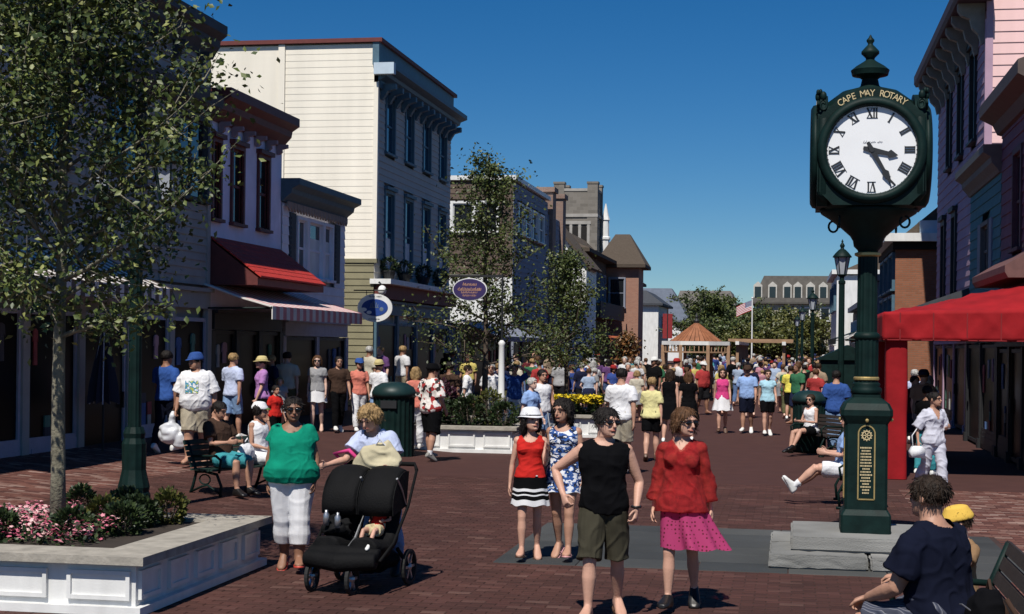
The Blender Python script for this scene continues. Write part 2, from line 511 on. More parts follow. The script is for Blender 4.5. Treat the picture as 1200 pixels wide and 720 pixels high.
        for sg in (-1, 1):
            P.append(blob(s.H(sg*.375, .06, .47), (.035*HH, .085*HH, .14*HH), s.hrot))
        return P
    def world(s, V):
        V = np.asarray(V, float).copy(); V[:, 2] += s.z0; return V*s.h

def folds(V, F, amp, k, seed, st=(1, 1, .5)):
    w = wave_noise(V, k, seed, 7, st); r = 1-2.2*np.abs(wave_noise(V, k*.8, seed+9, 5, (.8, .8, 1.0)))
    return V+normals(V, F)*((w*.75+np.clip(r, -.6, 1)*.75)*amp)[:, None]

class Person:
    def __init__(s, fig, label, loc, rz=0.0, skin=(.5, .29, .2), vox=.011, group=None, name='person', z=0.0):
        s.f, s.vox = fig, vox
        s.root = thing(name, label, 'person', (loc[0], loc[1], z), R(rz), group)
        V, F = fuse(fig.body_parts, vox/fig.h*1.0)
        s.skin = mat('skin_%02d%02d%02d' % tuple(int(c*100) for c in skin), skin, .5, .20, 5, .12, 70, spec=.32)
        s.body = link('body', to_mesh('body', fig.world(V), F, s.skin), s.root)
        s.n = 0
        HH = fig.HH
        if vox < .02:
            dark = mat('eye_dark', (.03, .02, .016), .3, 0)
            lip = mat('lips_%d' % int(skin[0]*100), (skin[0]*.75, skin[1]*.42, skin[2]*.42), .5, .1)
            for sg in (-1, 1):
                s.solid('eye', MB().ell(tuple(fig.H(sg*.15, -.425, .515)), (.055*HH, .03*HH, .026*HH), 8, 6), dark)
                s.solid('eyebrow', MB().tube([fig.H(sg*.06, -.46, .62), fig.H(sg*.15, -.455, .65), fig.H(sg*.25, -.39, .625)], .016*HH, 5), mat('brow', (.06, .035, .02), .8, 0))
            l = MB().tube([fig.H(-.12, -.46, .235), fig.H(0, -.50, .24), fig.H(.12, -.46, .235)], [.018*HH, .03*HH, .018*HH], 6)
            s.solid('lips', l, lip)
    def solid(s, name, mb, m, parent=None, smooth=True):
        """shape given in body units"""
        return link(name, s._m(name, mb, m, smooth), parent or s.root)
    def _m(s, name, mb, m, smooth):
        b = MB(); b.v = [tuple(p) for p in s.f.world(np.array([tuple(p) for p in mb.v]))]; b.f = mb.f; b.m = mb.m
        return b.mesh(name, m, smooth)
    def cloth(s, name, parts, m, amp=.0029, k=9, st=(1, 1, .45), cut=None, vox=None, smooth=3):
        s.n += 1
        V, F = fuse(parts, (vox or s.vox)/s.f.h, smooth)
        V = folds(V, F, amp, k, sum(map(ord, name)) % 97+s.n, st)
        if cut is not None: V, F = crop(V, F, ~cut(V))
        return link(name, to_mesh(name, s.f.world(V), F, m), s.root)
    # ---- garments
    def top(s, m, sleeve=.55, hem=-.03, inf=.015, neck=(.045, .03), flare=.004, name='shirt', v=False, bust=True, bx=1.0, amp=.0029, hi=.322, sgrow=.012):
        f = s.f; P = [f.torso(hem, hi, inf, flare=flare, bx=bx)]
        if f.sex == 'f' and bust: P += f.bust(inf*.7)
        if sleeve > 0:
            for i in (0, 1):
                P.append(f.armloft(i, sleeve, inf, grow=sgrow))
                P.append(blob(f.arm[i][0]-np.array([0, 0, .004]), (.0325*f.thick+inf*.75,)*3))
        c = f.spine(.318)
        def cut(V):
            d = (V-c) @ np.eye(3); d = d-np.outer(d[:, 2], [f.lean[0], f.lean[1], 0])
            a = R(-f.tw); x = d[:, 0]*math.cos(a)-d[:, 1]*math.sin(a); y = d[:, 0]*math.sin(a)+d[:, 1]*math.cos(a)
            w = neck[0]*(1 if not v else np.clip(1+d[:, 2]/neck[1], 0, 1))
            dep = np.where(y < 0, neck[1], .012)
            return ((x/np.maximum(w, 1e-4))**2+(np.minimum(d[:, 2], 0)/dep)**2 < 1) & (d[:, 2] > -neck[1]) if not v else ((abs(x) < w) & (y < .03) & (d[:, 2] > -neck[1])) | ((x/neck[0])**2 < 1) & (d[:, 2] > -.01)
        return s.cloth(name, P, m, amp, cut=cut)
    def trousers(s, m, length=.95, inf=.008, grow=.008, waist=.08, name='trousers', amp=.0029, k=8):
        f = s.f; P = [f.torso(-.06, waist, inf)]
        for i in (0, 1): P.append(f.legloft(i, length, inf, grow=grow))
        return s.cloth(name, P, m, amp, k)
    def skirt(s, m, top=.07, length=.30, inf=.010, flare=.05, waves=9, wamp=.12, name='skirt', swing=(0, 0), n=72, bands=None):
        f = s.f; T = np.array(f.tab); rings = []; rows = 22
        for r in range(rows+1):
            t = r/rows; z = top-length*t
            zz = max(z, -.01)
            w, d, y = (np.interp(zz, T[:, 0], T[:, k]) for k in (1, 2, 3))
            bel = math.exp(-((zz-.07)/.11)**2)
            w *= 1+(f.fat-1)*bel; d *= 1+(f.fat-1)*1.3*bel
            a = w+inf+flare*t**1.2; b = d+inf+flare*t**1.2*.9
            c = f.spine(zz)+np.array([swing[0]*t**1.6, y+swing[1]*t**1.6, z-zz])
            ring = []
            for k in range(n):
                th = 2*math.pi*k/n
                q = 1+wamp*t*math.sin(waves*th+1.7*math.sin(2*th+s.n)+t*.7)*(.7+.5*math.sin(3*th+1))
                ring.append(c+np.array([a*q*math.cos(th), b*q*math.sin(th), .006*t*math.sin(waves*th)]))
            rings.append(ring)
        vs = [p for r in rings for p in r]; fs = []
        for i in range(rows):
            for k in range(n): fs.append((i*n+k, i*n+(k+1)%n, (i+1)*n+(k+1)%n, (i+1)*n+k))
        me = to_mesh(name, f.world(np.array(vs)), fs, [m]+([bands[0]] if bands else []))
        if bands: me.polygons.foreach_set('material_index', [int(any(a <= (k//n+.5)/rows < b for a, b in bands[1])) for k in range(len(fs))])
        return link(name, me, s.root)
    def shoes(s, m, sole=None, inf=.004):
        for i in (0, 1):
            V, F = fuse([s.f.footloft(i, inf, .004), limb([s.f.leg[i][2]+np.array([0, 0, -.004]), s.f.leg[i][2]+np.array([0, 0, .008])], [.025, .024])], max(.006, s.vox*.7)/s.f.h)
            o = link('shoe', to_mesh('shoe', s.f.world(V), F, m), s.root)
            if sole: link('sole', s._m('sole', s._mb(s.f.soleloft(i, .007, .005)), sole, True), o)
    def _mb(s, lf):
        b = MB(); b.v = [tuple(p) for p in lf[0]]; b.f = lf[1]; b.m = [0]*len(lf[1]); return b
    def sandals(s, m, heel=False):
        f = s.f
        for i in (0, 1):
            b = s._mb(f.soleloft(i, .006, .003)); an = f.leg[i][2]; d = f.foot[i]; side = unit(np.cross(d, (0, 0, 1))); up = np.cross(side, d)
            for t, w, hh in ((.062, .029, .022), (.045, .027, .028)):
                pts = [an+d*t+side*(w*math.cos(a))-up*.04+up*(hh+.012)*math.sin(a) for a in np.linspace(0, math.pi, 9)]
                b.tube(pts, .0035, 6)
            o = link('sandal', s._m('sandal', b, m, True), s.root)
    def socks(s, m, t=1.8):
        for i in (0, 1):
            link('sock', s._m('sock', s._mb(s.f.legloft(i, 2.02, .003, t0=t)), m, True), s.root)
    # ---- head
    def hair(s, m, style='short', seed=1, vol=.05, fringe=.80, lenz=-.25):
        f = s.f; HH = f.HH; P = [f.headloft(vol, .30)]
        inv = f.hrot.T
        if style in ('long', 'bob', 'wavy'):
            lo = {'long': lenz, 'bob': .1, 'wavy': lenz}[style]
            P.append(loft([ering(f.H(0, .16+.1*q, z), f.hrot @ np.array([w, 0, 0])*HH, f.hrot @ np.array([0, d, 0])*HH, 16, 2.2) for q, z, w, d in
                           ((0, .85, .36, .32), (.2, .55, .43, .33), (.5, .25, .45, .27), (.8, (.25+lo)/2, .42, .2), (1, lo, .30, .12))]))
            for sg in (-1, 1):
                P.append(limb([f.H(sg*.3, -.05, .85), f.H(sg*.42, -.10, .5), f.H(sg*.43, -.03, .2), f.H(sg*.4, .03, max(lo, -.1))], [.1*HH, .13*HH, .12*HH, .06*HH], 10))
        if style == 'pony':
            P.append(limb([f.H(0, .45, .7), f.H(0, .66, .55), f.H(0, .68, .2), f.H(0, .6, -.2)], [.1*HH, .15*HH, .13*HH, .04*HH], 10))
        if style == 'bun': P.append(blob(f.H(0, .5, .75), (.2*HH,)*3))
        if style == 'puffy':
            for sg in (-1, 1): P.append(blob(f.H(sg*.3, .1, .55), (.26*HH, .34*HH, .4*HH), f.hrot))
            P.append(blob(f.H(0, .22, .5), (.36*HH, .34*HH, .42*HH), f.hrot)); P.append(blob(f.H(0, -.05, .85), (.38*HH, .38*HH, .25*HH), f.hrot))
        V, F = fuse(P, max(.007, s.vox*.8)/f.h, 2)
        amp = .05 if style in ('puffy', 'wavy') else .03
        V = V+normals(V, F)*((wave_noise(V, 30, seed, 8, (1.6, 1.2, .3))*.5+.35*wave_noise(V, 75, seed+3, 6, (1.6, 1.4, .2)))*amp*HH)[:, None]
        L = (V-f.neck) @ f.hrot/HH; L[:, 1] += .06; L[:, 2] -= .02
        x, y, z = L.T
        sidel = {'short': .42, 'puffy': .05, 'pony': .35, 'bun': .4}.get(style, -9)
        face = (y < -.10-.10*(abs(x)/.35)**2) & (z < fringe-.35*(abs(x)/.36)**3) & (abs(x) < .40)
        low = (z < np.where(y > .15, .16, sidel)) if style in ('short', 'pony', 'bun') else (z < -9)
        V, F = crop(V, F, ~(face | low))
        if s.vox < .0105:            # loose strands that break the outline
            g = np.random.RandomState(seed); N_ = normals(V, F); k = g.choice(len(V), min(len(V), 420), replace=False)
            d = N_[k]*g.uniform(.1, .6, (len(k), 1))+np.array([0, 0, -.75])+g.normal(size=(len(k), 3))*.22; d /= np.linalg.norm(d, axis=1)[:, None]
            w = np.cross(d, N_[k]); w /= np.linalg.norm(w, axis=1)[:, None]+1e-9; L_ = HH*g.uniform(.08, .26, (len(k), 1)); ww = HH*.011
            P0 = V[k]-N_[k]*HH*.01; b0 = len(V); n_ = len(k)
            V = np.concatenate([V, P0+w*ww, P0-w*ww, P0+d*L_*.55+N_[k]*HH*.03, P0+d*L_]); i = np.arange(n_)
            F = np.concatenate([F, np.stack([b0+i, b0+n_+i, b0+2*n_+i, b0+2*n_+i], 1), np.stack([b0+i, b0+2*n_+i, b0+3*n_+i, b0+3*n_+i], 1), np.stack([b0+n_+i, b0+3*n_+i, b0+2*n_+i, b0+2*n_+i], 1)])
        return link('hair', to_mesh('hair', f.world(V), F, m), s.root)
    def cap(s, m, brim_m=None, back=False, visor=True):
        f = s.f; HH = f.HH; P = [f.headloft(.125, .54)]
        V, F = fuse(P, max(.008, s.vox*.8)/f.h, 2)
        o = link('cap', to_mesh('cap', f.world(V), F, m), s.root)
        b = MB(); n = 9; sg = 1 if back else -1
        for k in range(n):
            a = math.pi*(k/(n-1)); x = .36*math.cos(a)
            yb = (-.40*math.sin(a)+.02)*(-sg); b.v += [tuple(f.H(x, yb*1.0-.02, .69)), tuple(f.H(x*.98, yb+sg*.42*math.sin(a)**.7, .66-.08*math.sin(a)))]
        up = unit(f.hrot @ np.array([0, 0, 1]))*HH*.03; m0 = len(b.v)
        b.v += [tuple(np.array(p)+up) for p in b.v]
        for k in range(n-1):
            i = 2*k; b.f += [(i, i+1, i+3, i+2), (m0+i, m0+i+2, m0+i+3, m0+i+1), (i+1, m0+i+1, m0+i+3, i+3), (i, i+2, m0+i+2, m0+i)]
        b.m = [0]*len(b.f)
        link('brim', s._m('brim', b, brim_m or m, True), o)
        return o
    def hat(s, m, r=.72, crown=.25, z=.68):
        f = s.f; HH = f.HH
        V, F = fuse([f.headloft(.125, .64)], max(.008, s.vox*.8)/f.h, 2)
        o = link('hat', to_mesh('hat', f.world(V), F, m), s.root)
        b = MB(); n = 24
        for rr, dz in ((.38, .05), (r, -.04), (r, -.07), (.38, .0)):
            for k in range(n):
                a = 2*math.pi*k/n; b.v.append(tuple(f.H(rr*math.cos(a)*.95, .03+rr*math.sin(a)*1.1, z+dz+.04*math.cos(2*a)*(rr > .5))))
        for i in range(4):
            for k in range(n): b.f.append((i*n+k, i*n+(k+1)%n, ((i+1)%4)*n+(k+1)%n, ((i+1)%4)*n+k))
        b.m = [0]*len(b.f)
        link('brim', s._m('brim', b, m, True), o)
        return o
    def shades(s):
        f = s.f; HH = f.HH; b = MB()
        for sg in (-1, 1):
            b.ell(tuple(f.H(sg*.17, -.452, .515)), (.135*HH, .035*HH, .085*HH), 12, 8, mat=Matrix([list(r) for r in f.hrot]))
            b.tube([f.H(sg*.28, -.43, .54), f.H(sg*.385, -.2, .54), f.H(sg*.385, .05, .52)], .018*HH, 5)
        b.tube([f.H(-.1, -.47, .54), f.H(.1, -.47, .54)], .02*HH, 5)
        s.solid('sunglasses', b, mat('shades', (.008, .008, .009), .12, 0, spec=.6))
# ================================================================ ground
def island_ramp(name, stops, rough=.85, bump=.25, bscale=90, nz=.35):
    """each separate piece of the mesh (a brick, a slab) takes its own fired colour"""
    m = bpy.data.materials.new(name); m.use_nodes = True
    N, L = m.node_tree.nodes, m.node_tree.links
    b = N['Principled BSDF']; b.inputs['Roughness'].default_value = rough; b.inputs['Specular IOR Level'].default_value = .3
    g = N.new('ShaderNodeNewGeometry'); oi = N.new('ShaderNodeObjectInfo'); ad = N.new('ShaderNodeMath'); fr = N.new('ShaderNodeMath')
    fr.operation = 'FRACT'
    L.new(g.outputs['Random Per Island'], ad.inputs[0]); L.new(oi.outputs['Random'], ad.inputs[1]); L.new(ad.outputs[0], fr.inputs[0])
    r = N.new('ShaderNodeValToRGB'); el = r.color_ramp.elements
    while len(el) < len(stops): el.new(.5)
    for e, (p, c) in zip(el, stops): e.position = p; e.color = (*c, 1)
    L.new(fr.outputs[0], r.inputs[0])
    n = N.new('ShaderNodeTexNoise'); n.inputs['Scale'].default_value = 1.1; n.inputs['Detail'].default_value = 7
    tc = N.new('ShaderNodeTexCoord'); L.new(g.outputs['Position'], n.inputs['Vector'])
    mx = N.new('ShaderNodeMix'); mx.data_type = 'RGBA'; mx.blend_type = 'MULTIPLY'; mx.inputs[0].default_value = nz*2
    L.new(r.outputs[0], mx.inputs[6]); L.new(n.outputs['Color'], mx.inputs[7])
    bw = N.new('ShaderNodeRGBToBW'); L.new(n.outputs['Color'], bw.inputs[0]); mr = N.new('ShaderNodeMapRange')
    mr.inputs[1].default_value = .25; mr.inputs[2].default_value = .7; mr.inputs[3].default_value = .45; mr.inputs[4].default_value = 1.35
    L.new(bw.outputs[0], mr.inputs[0]); cc = N.new('ShaderNodeCombineColor')
    for i in range(3): L.new(mr.outputs[0], cc.inputs[i])
    L.new(cc.outputs[0], mx.inputs[7]); L.new(mx.outputs[2], b.inputs['Base Color'])
    n2 = N.new('ShaderNodeTexNoise'); n2.inputs['Scale'].default_value = bscale; L.new(g.outputs['Position'], n2.inputs['Vector'])
    bp = N.new('ShaderNodeBump'); bp.inputs['Strength'].default_value = bump; bp.inputs['Distance'].default_value = .01
    L.new(n2.outputs['Fac'], bp.inputs['Height']); L.new(bp.outputs[0], b.inputs['Normal'])
    MATS[name] = m
    return m
M_plaza = island_ramp('plaza_brick', [(0, (.052, .021, .016)), (.4, (.062, .025, .019)), (.8, (.074, .029, .023)), (.95, (.086, .038, .030)), (1, (.11, .058, .046))])
M_walk = island_ramp('walk_brick', [(0, (.07, .028, .022)), (.35, (.12, .047, .036)), (.7, (.15, .065, .048)), (.85, (.18, .10, .08)), (1, (.27, .18, .15))])
M_joint = mat('brick_joint', (.052, .026, .021), .95, .4, 2)
M_far = ramp_mat('far_paving', [(0, (.046, .019, .016)), (.5, (.064, .026, .021)), (1, (.084, .035, .028))], .9, 2.2, 8, interp='LINEAR', bump=.3)
M_earth = mat('earth', (.09, .08, .06), .95, .3, .4)
tag(MB().box(-2500, 2500, -300, 3500, -1.2, -.05).build('ground', M_earth), kind='structure')
def paving(y0, y1, lift):
    xs = [-30, -12.3, -6.9, 25]; b = MB()
    for i in range(3): b.quad((xs[i], y0, gz(xs[i])+lift), (xs[i+1], y0, gz(xs[i+1])+lift), (xs[i+1], y1, gz(xs[i+1])+lift), (xs[i], y1, gz(xs[i])+lift))
    b.add([(-30, y0, -.05), (25, y0, -.05), (25, y0, lift), (-6.9, y0, lift), (-12.3, y0, gz(-12.3)+lift), (-30, y0, gz(-30)+lift)], [(0, 1, 2, 3, 4, 5)])
    return b
pave = tag(paving(2, 220, -.009).build('pavement', M_joint, fix=False), kind='structure')
tag(paving(25.6, 220, 0).build('far_pavement', M_far, fix=False), kind='structure')
BRICKS = []
def brick_v(x, y, w, l, dz):
    e = .006
    g0, g1 = gz(x), gz(x+w)
    q = [(x, y, -.009), (x+w, y, -.009), (x+w, y+l, -.009), (x, y+l, -.009), (x+e, y+e, dz), (x+w-e, y+e, dz), (x+w-e, y+l-e, dz), (x+e, y+l-e, dz)]
    return [(a, b_, (c if i > 3 else c+.003)+(g0 if i in (0, 3, 4, 7) else g1)) for i, (a, b_, c) in enumerate(q)]
BF = [(4,5,6,7),(0,1,5,4),(1,2,6,5),(2,3,7,6),(3,0,4,7)]
def in_view(x, y, mx=0.0):
    d = y*_c-x*_s; xc = (x*_c+y*_s)/max(d, .1)*1800
    return -600-mx < xc < 600+mx
g = random.Random(4)
far_b, far_w, near = MB(), MB(), []
y = 11.4; row = 0
while y < 25.6:
    x0 = -22.0 if y > 20 else -17
    x = x0+(.11 if row % 2 else 0)
    while x < 6.5:
        if in_view(x, y, 150+4200/y):
            walk = x > 1.75 or x < -9.6
            inside = (-9.85 < x < -5.3 and 11.9 < y < 14.8) or (-3.0 < x < 2.4 and 15.62 < y < 19.3)
            if not inside:
                dz = g.uniform(-.0035, .0)
                if (y < 13.1 or (walk and x > 1.75 and y < 18.5)) and in_view(x, y, -4): near.append((x, y, dz, walk))
                else: (far_w if walk else far_b).add(brick_v(x, y, .213, .098, dz), BF)
        x += .22
    y += .105; row += 1
near.sort(key=lambda t: t[1])
keep = [b for b in near if b[3]][:110]; keep += [b for b in near if not b[3]][:300-len(keep)]
ks = set((b[0], b[1]) for b in keep)
for b in near:
    if (b[0], b[1]) not in ks: (far_w if b[3] else far_b).add(brick_v(b[0], b[1], .213, .098, b[2]), BF)
bmesh_p = MB().add(brick_v(0, 0, .213, .098, 0), BF).mesh('brick', M_plaza, fix=False)
bmesh_w = MB().add(brick_v(0, 0, .213, .098, 0), BF).mesh('brick', M_walk, fix=False)
for b in keep:
    o = link('brick', bmesh_w if b[3] else bmesh_p, pave); o.location = (b[0], b[1], b[2])
tag(far_b.build('brick_field', M_plaza, pave, fix=False), kind='stuff')
tag(far_w.build('brick_walk', M_walk, pave, fix=False), kind='stuff')

# granite paving round the clock, one slab at a time
M_granite = island_ramp('granite', [(0, (.040, .043, .044)), (.5, (.055, .058, .058)), (1, (.075, .077, .074))], .8, .35, 160, .3)
M_plinth = island_ramp('plinth_granite', [(0, (.21, .21, .20)), (1, (.27, .265, .25))], .85, .6, 70, .4)
gr = tag(MB().box(-3.0, 2.4, 15.62, 19.3, -.008, -.004).build('granite_paving', M_joint), kind='structure')
yy = 15.62
for r, dy in enumerate((.62, .62, .6, .62, .62, .6)):
    xx = -3.0
    while xx < 2.39:
        w = min(g.uniform(.8, 1.25), 2.4-xx)
        if 2.4-(xx+w) < .4: w = 2.4-xx
        e = .004
        MB().add([(xx+e, yy+e, -.004), (xx+w-e, yy+e, -.004), (xx+w-e, yy+dy-e, -.004), (xx+e, yy+dy-e, -.004), (xx+2*e, yy+2*e, .006), (xx+w-2*e, yy+2*e, .006), (xx+w-2*e, yy+dy-2*e, .006), (xx+2*e, yy+dy-2*e, .006)], BF).build('slab', M_granite, gr, fix=False)
        xx += w
    yy += dy

# ================================================================ facades
class Face:
    """one wall plane: a runs along it, o out of it, z up"""
    def __init__(s, kind, c):
        s.k, s.c = kind, c          # 'E' looks to +x, 'W' to -x, 'S' to -y (towards the camera)
    def P(s, a, o, z):
        return {'E': (s.c+o, a, z), 'W': (s.c-o, a, z), 'S': (a, s.c-o, z)}[s.k]
    def box(s, mb, a0, a1, o0, o1, z0, z1, mi=0):
        p, q = s.P(a0, o0, z0), s.P(a1, o1, z1)
        return mb.box(p[0], q[0], p[1], q[1], z0, z1, mi)
    def prof(s, mb, poly, a0, a1, mi=0):
        """(o, z) outline pulled along the wall"""
        n = len(poly)
        vs = [s.P(a0, o, z) for o, z in poly]+[s.P(a1, o, z) for o, z in poly]
        fs = [tuple(range(n-1, -1, -1)), tuple(range(n, 2*n))]+[(i, (i+1) % n, n+(i+1) % n, n+i) for i in range(n)]
        return mb.add(vs, fs, mi)
    def plate(s, mb, poly, o0, o1, mi=0):
        """(a, z) outline with thickness out of the wall"""
        n = len(poly)
        vs = [s.P(a, o0, z) for a, z in poly]+[s.P(a, o1, z) for a, z in poly]
        fs = [tuple(range(n-1, -1, -1)), tuple(range(n, 2*n))]+[(i, (i+1) % n, n+(i+1) % n, n+i) for i in range(n)]
        return mb.add(vs, fs, mi)
def spans(a0, a1, z0, z1, holes):
    out = [(a0, a1)]
    for h in holes:
        if h[2] < z1-.01 and h[3] > z0+.01:
            nxt = []
            for p, q in out:
                if h[0] > p: nxt.append((p, min(q, h[0])))
                if h[1] < q: nxt.append((max(p, h[1]), q))
            out = [t for t in nxt if t[1]-t[0] > .03]
    return out
def siding(face, a0, a1, z0, z1, pitch, m, parent, holes=(), each=False, name='siding', t=.028):
    z = z0; mb = MB(); cache = {}
    while z < z1-.02:
        zt = min(z+pitch, z1)
        for p, q in spans(a0, a1, z, zt, holes):
            if each:
                k = (round(q-p, 3), round(zt-z, 3))
                if k not in cache:
                    b = MB(); face.prof(b, [(0, 0), (t, 0), (t, .012), (.006, zt-z), (0, zt-z)], 0, q-p)
                    if face.k == 'S': b.v = [(v[0], v[1]-face.c, v[2]) for v in b.v]
                    else: b.v = [(v[0]-face.c, v[1], v[2]) for v in b.v]
                    cache[k] = b.mesh('plank', m)
                o = link('plank', cache[k], parent); o.location = face.P(p, 0, z)
            else: face.prof(mb, [(0, z), (t, z), (t, z+.012), (.006, zt), (0, zt)], p, q)
        z = zt
    if not each and mb.v: tag(mb.build(name, m, parent), kind='stuff')
def window(face, a0, a1, z0, z1, mf, mg, parent, fw=.10, proud=.06, sill=True, rail=True, mull=0, curtain=None, head=0.0, name='window', flat=False):
    if flat: face = Face(face.k, face.c+{'E': .1, 'W': -.1, 'S': -.1}[face.k])
    b = MB()
    for q in ((a0-fw, a0, z0, z1), (a1, a1+fw, z0, z1), (a0-fw, a1+fw, z1, z1+fw)): face.box(b, q[0], q[1], -.12, proud, q[2], q[3])
    if sill: face.box(b, a0-fw-.04, a1+fw+.04, -.12, proud+.06, z0-.07, z0)
    if head: face.box(b, a0-fw-.05, a1+fw+.05, -.02, proud+.08, z1+fw, z1+fw+head)
    w = b.build(name, mf, parent)
    s = MB(); zm = (z0+z1)/2
    if rail: face.box(s, a0, a1, -.06, -.02, zm-.03, zm+.03)
    for k in range(mull):
        am = a0+(a1-a0)*(k+1)/(mull+1); face.box(s, am-.03, am+.03, -.058, -.022, z0, z1)
    face.box(s, a0, a0+.04, -.058, -.022, z0, z1); face.box(s, a1-.04, a1, -.058, -.022, z0, z1)
    face.box(s, a0+.04, a1-.04, -.057, -.023, z0, z0+.05); face.box(s, a0+.04, a1-.04, -.057, -.023, z1-.05, z1)
    s.build('sash', mf, w)
    p = MB(); face.box(p, a0, a1, -.07, -.05, z0, z1); p.build('pane', mg, w)
    if curtain:
        c = MB(); face.box(c, a0+.05, a1-.05, -.048, -.044, z0+.05, z0+(z1-z0)*curtain); c.build('blind', M_white, w)
    return w
def cornice(face, a0, a1, z0, z1, out, m, parent, ends=.15, name='cornice', brackets=0, mb_=None, bh=.5, bw=.14, bo=None):
    b = MB(); h = z1-z0
    face.prof(b, [(-.05, z0), (.06, z0), (.10, z0+.12*h), (out*.55, z0+.35*h), (out*.6, z0+.55*h), (out, z0+.72*h), (out, z1), (-.05, z1)], a0-ends, a1+ends)
    c = b.build(name, m, parent)
    for k in range(brackets):
        a = a0+(a1-a0)*(k+.5)/brackets; q = MB(); bo2 = bo or out*.8
        face.prof(q, [(.03, z0-bh), (.10, z0-bh), (.16, z0-bh*.75), (bo2*.5, z0-bh*.45), (bo2, z0-bh*.3), (bo2, z0+.02), (.03, z0+.02)], a-bw/2, a+bw/2)
        q.build('bracket', mb_ or m, c)
    return c
def awning(face, a0, a1, zt, zb, out, m, label, cat='awning', val=.25, stripes=0, m2=None, scallop=0, mval=None, thick=.03, name='awning', frame=None, loc=None):
    b = MB(); n = stripes or 1
    t = thing(name, label, cat, face.P((a0+a1)/2, 0, zb))
    bx = t.location
    def off(mb):
        mb.v = [(v[0]-bx[0], v[1]-bx[1], v[2]-bx[2]) for v in mb.v]; return mb
    for k in range(n):
        p, q = a0+(a1-a0)*k/n, a0+(a1-a0)*(k+1)/n
        face.prof(b, [(0, zt), (out*.5, (zt+zb)/2-.03), (out, zb), (out, zb-thick), (out*.5, (zt+zb)/2-.03-thick), (0, zt-thick)], p, q, k % 2)
    off(b).build('cover', [m, m2 or m], t)
    if val:
        v = MB(); k2 = scallop or n
        for k in range(k2):
            p, q = a0+(a1-a0)*k/k2, a0+(a1-a0)*(k+1)/k2; mi = k % 2
            poly = [(p, zb), (q, zb), (q, zb-val*.75), ((p+q)/2, zb-val), (p, zb-val*.75)] if scallop else [(p, zb), (q, zb), (q, zb-val), (p, zb-val)]
            face.plate(v, poly, out-.012, out+.012, mi)
        off(v).build('valance', [mval or m, m2 or mval or m], t)
    r = MB(); r.tube([face.P(a0, out-.02, zb-.04), face.P(a1, out-.02, zb-.04)], .03, 6)
    for a in (a0+.06, a1-.06):
        r.tube([face.P(a, 0.02, zb-.05), face.P(a, out-.02, zb-.04)], .022, 6)
    off(r).build('awning_frame', frame or M_iron, t)
    return t
M_white = mat('white_paint', (.76, .76, .74), .55, .12, 5, .08, 60, stretch=(1, 1, .3))
M_iron = mat('dark_green_iron', (.005, .018, .016), .55, .35, 7, .08, 60, spec=.16)
M_black = mat('black_trim', (.012, .013, .015), .6, .2)
M_glass = glass_mat()
M_shop = mat('shop_glass', (.006, .006, .007), .3, .3, 2, spec=.04)
M_inside = mat('shop_inside', (.012, .010, .009), .9, .3)
M_roof = mat('roof_felt', (.05, .048, .046), .95, .25, 2, .3, 20)
M_shingle = ramp_mat('shingle', [(0, (.055, .043, .033)), (.5, (.085, .066, .05)), (1, (.12, .095, .075))], .95, 9, 6, interp='LINEAR', stretch=(1, 1, 2.5), bump=.5)
def building(name, label, x0, x1, y0, y1, z1, m, cat='building'):
    t = thing(name, label, cat, (0, 0, 0))
    MB().box(x0, x1, y0, y1, 0, z1).build('wall', m, t)
    MB().box(x0+.02, x1-.02, y0+.02, y1-.02, z1, z1+.06).build('roof', M_roof, t)
    return t
GOODS = [mat('goods_%d' % i, c, .8, .2) for i, c in enumerate(((.40, .38, .36), (.30, .05, .05), (.06, .12, .28), (.42, .34, .12), (.10, .22, .16), (.45, .25, .28), (.05, .05, .06)))]
def display(face, p, q, z0, z1, parent, seed):
    g = random.Random(seed); b = MB(); a = p+.12
    while a < q-.3:                      # hung garments, boxes, cards in the window
        w = g.uniform(.16, .34); r = g.random(); mi = g.randrange(7); t_ = g.uniform(.02, .032)
        if r < .45:
            zt = z1-g.uniform(.15, .4); h = g.uniform(.4, .65); face.plate(b, [(a+w*.15, zt-h), (a+w*.85, zt-h), (a+w*.8, zt-.15), (a+w, zt-.22), (a+w*.9, zt-.03), (a+w*.6, zt), (a+w*.4, zt), (a+w*.1, zt-.03), (a, zt-.22), (a+w*.2, zt-.15)], .014, .014+t_, mi)
        else:
            z = z0+.08
            for _ in range(g.randint(1, 3)):
                h = g.uniform(.12, .34); o = g.uniform(0, .05); face.box(b, a+o, a+w-o, .013, .013+t_, z, z+h, mi); z += h+.004; mi = g.randrange(7)
        a += w+g.uniform(.05, .25)
    if b.v: tag(b.build('display', GOODS, parent), kind='stuff')
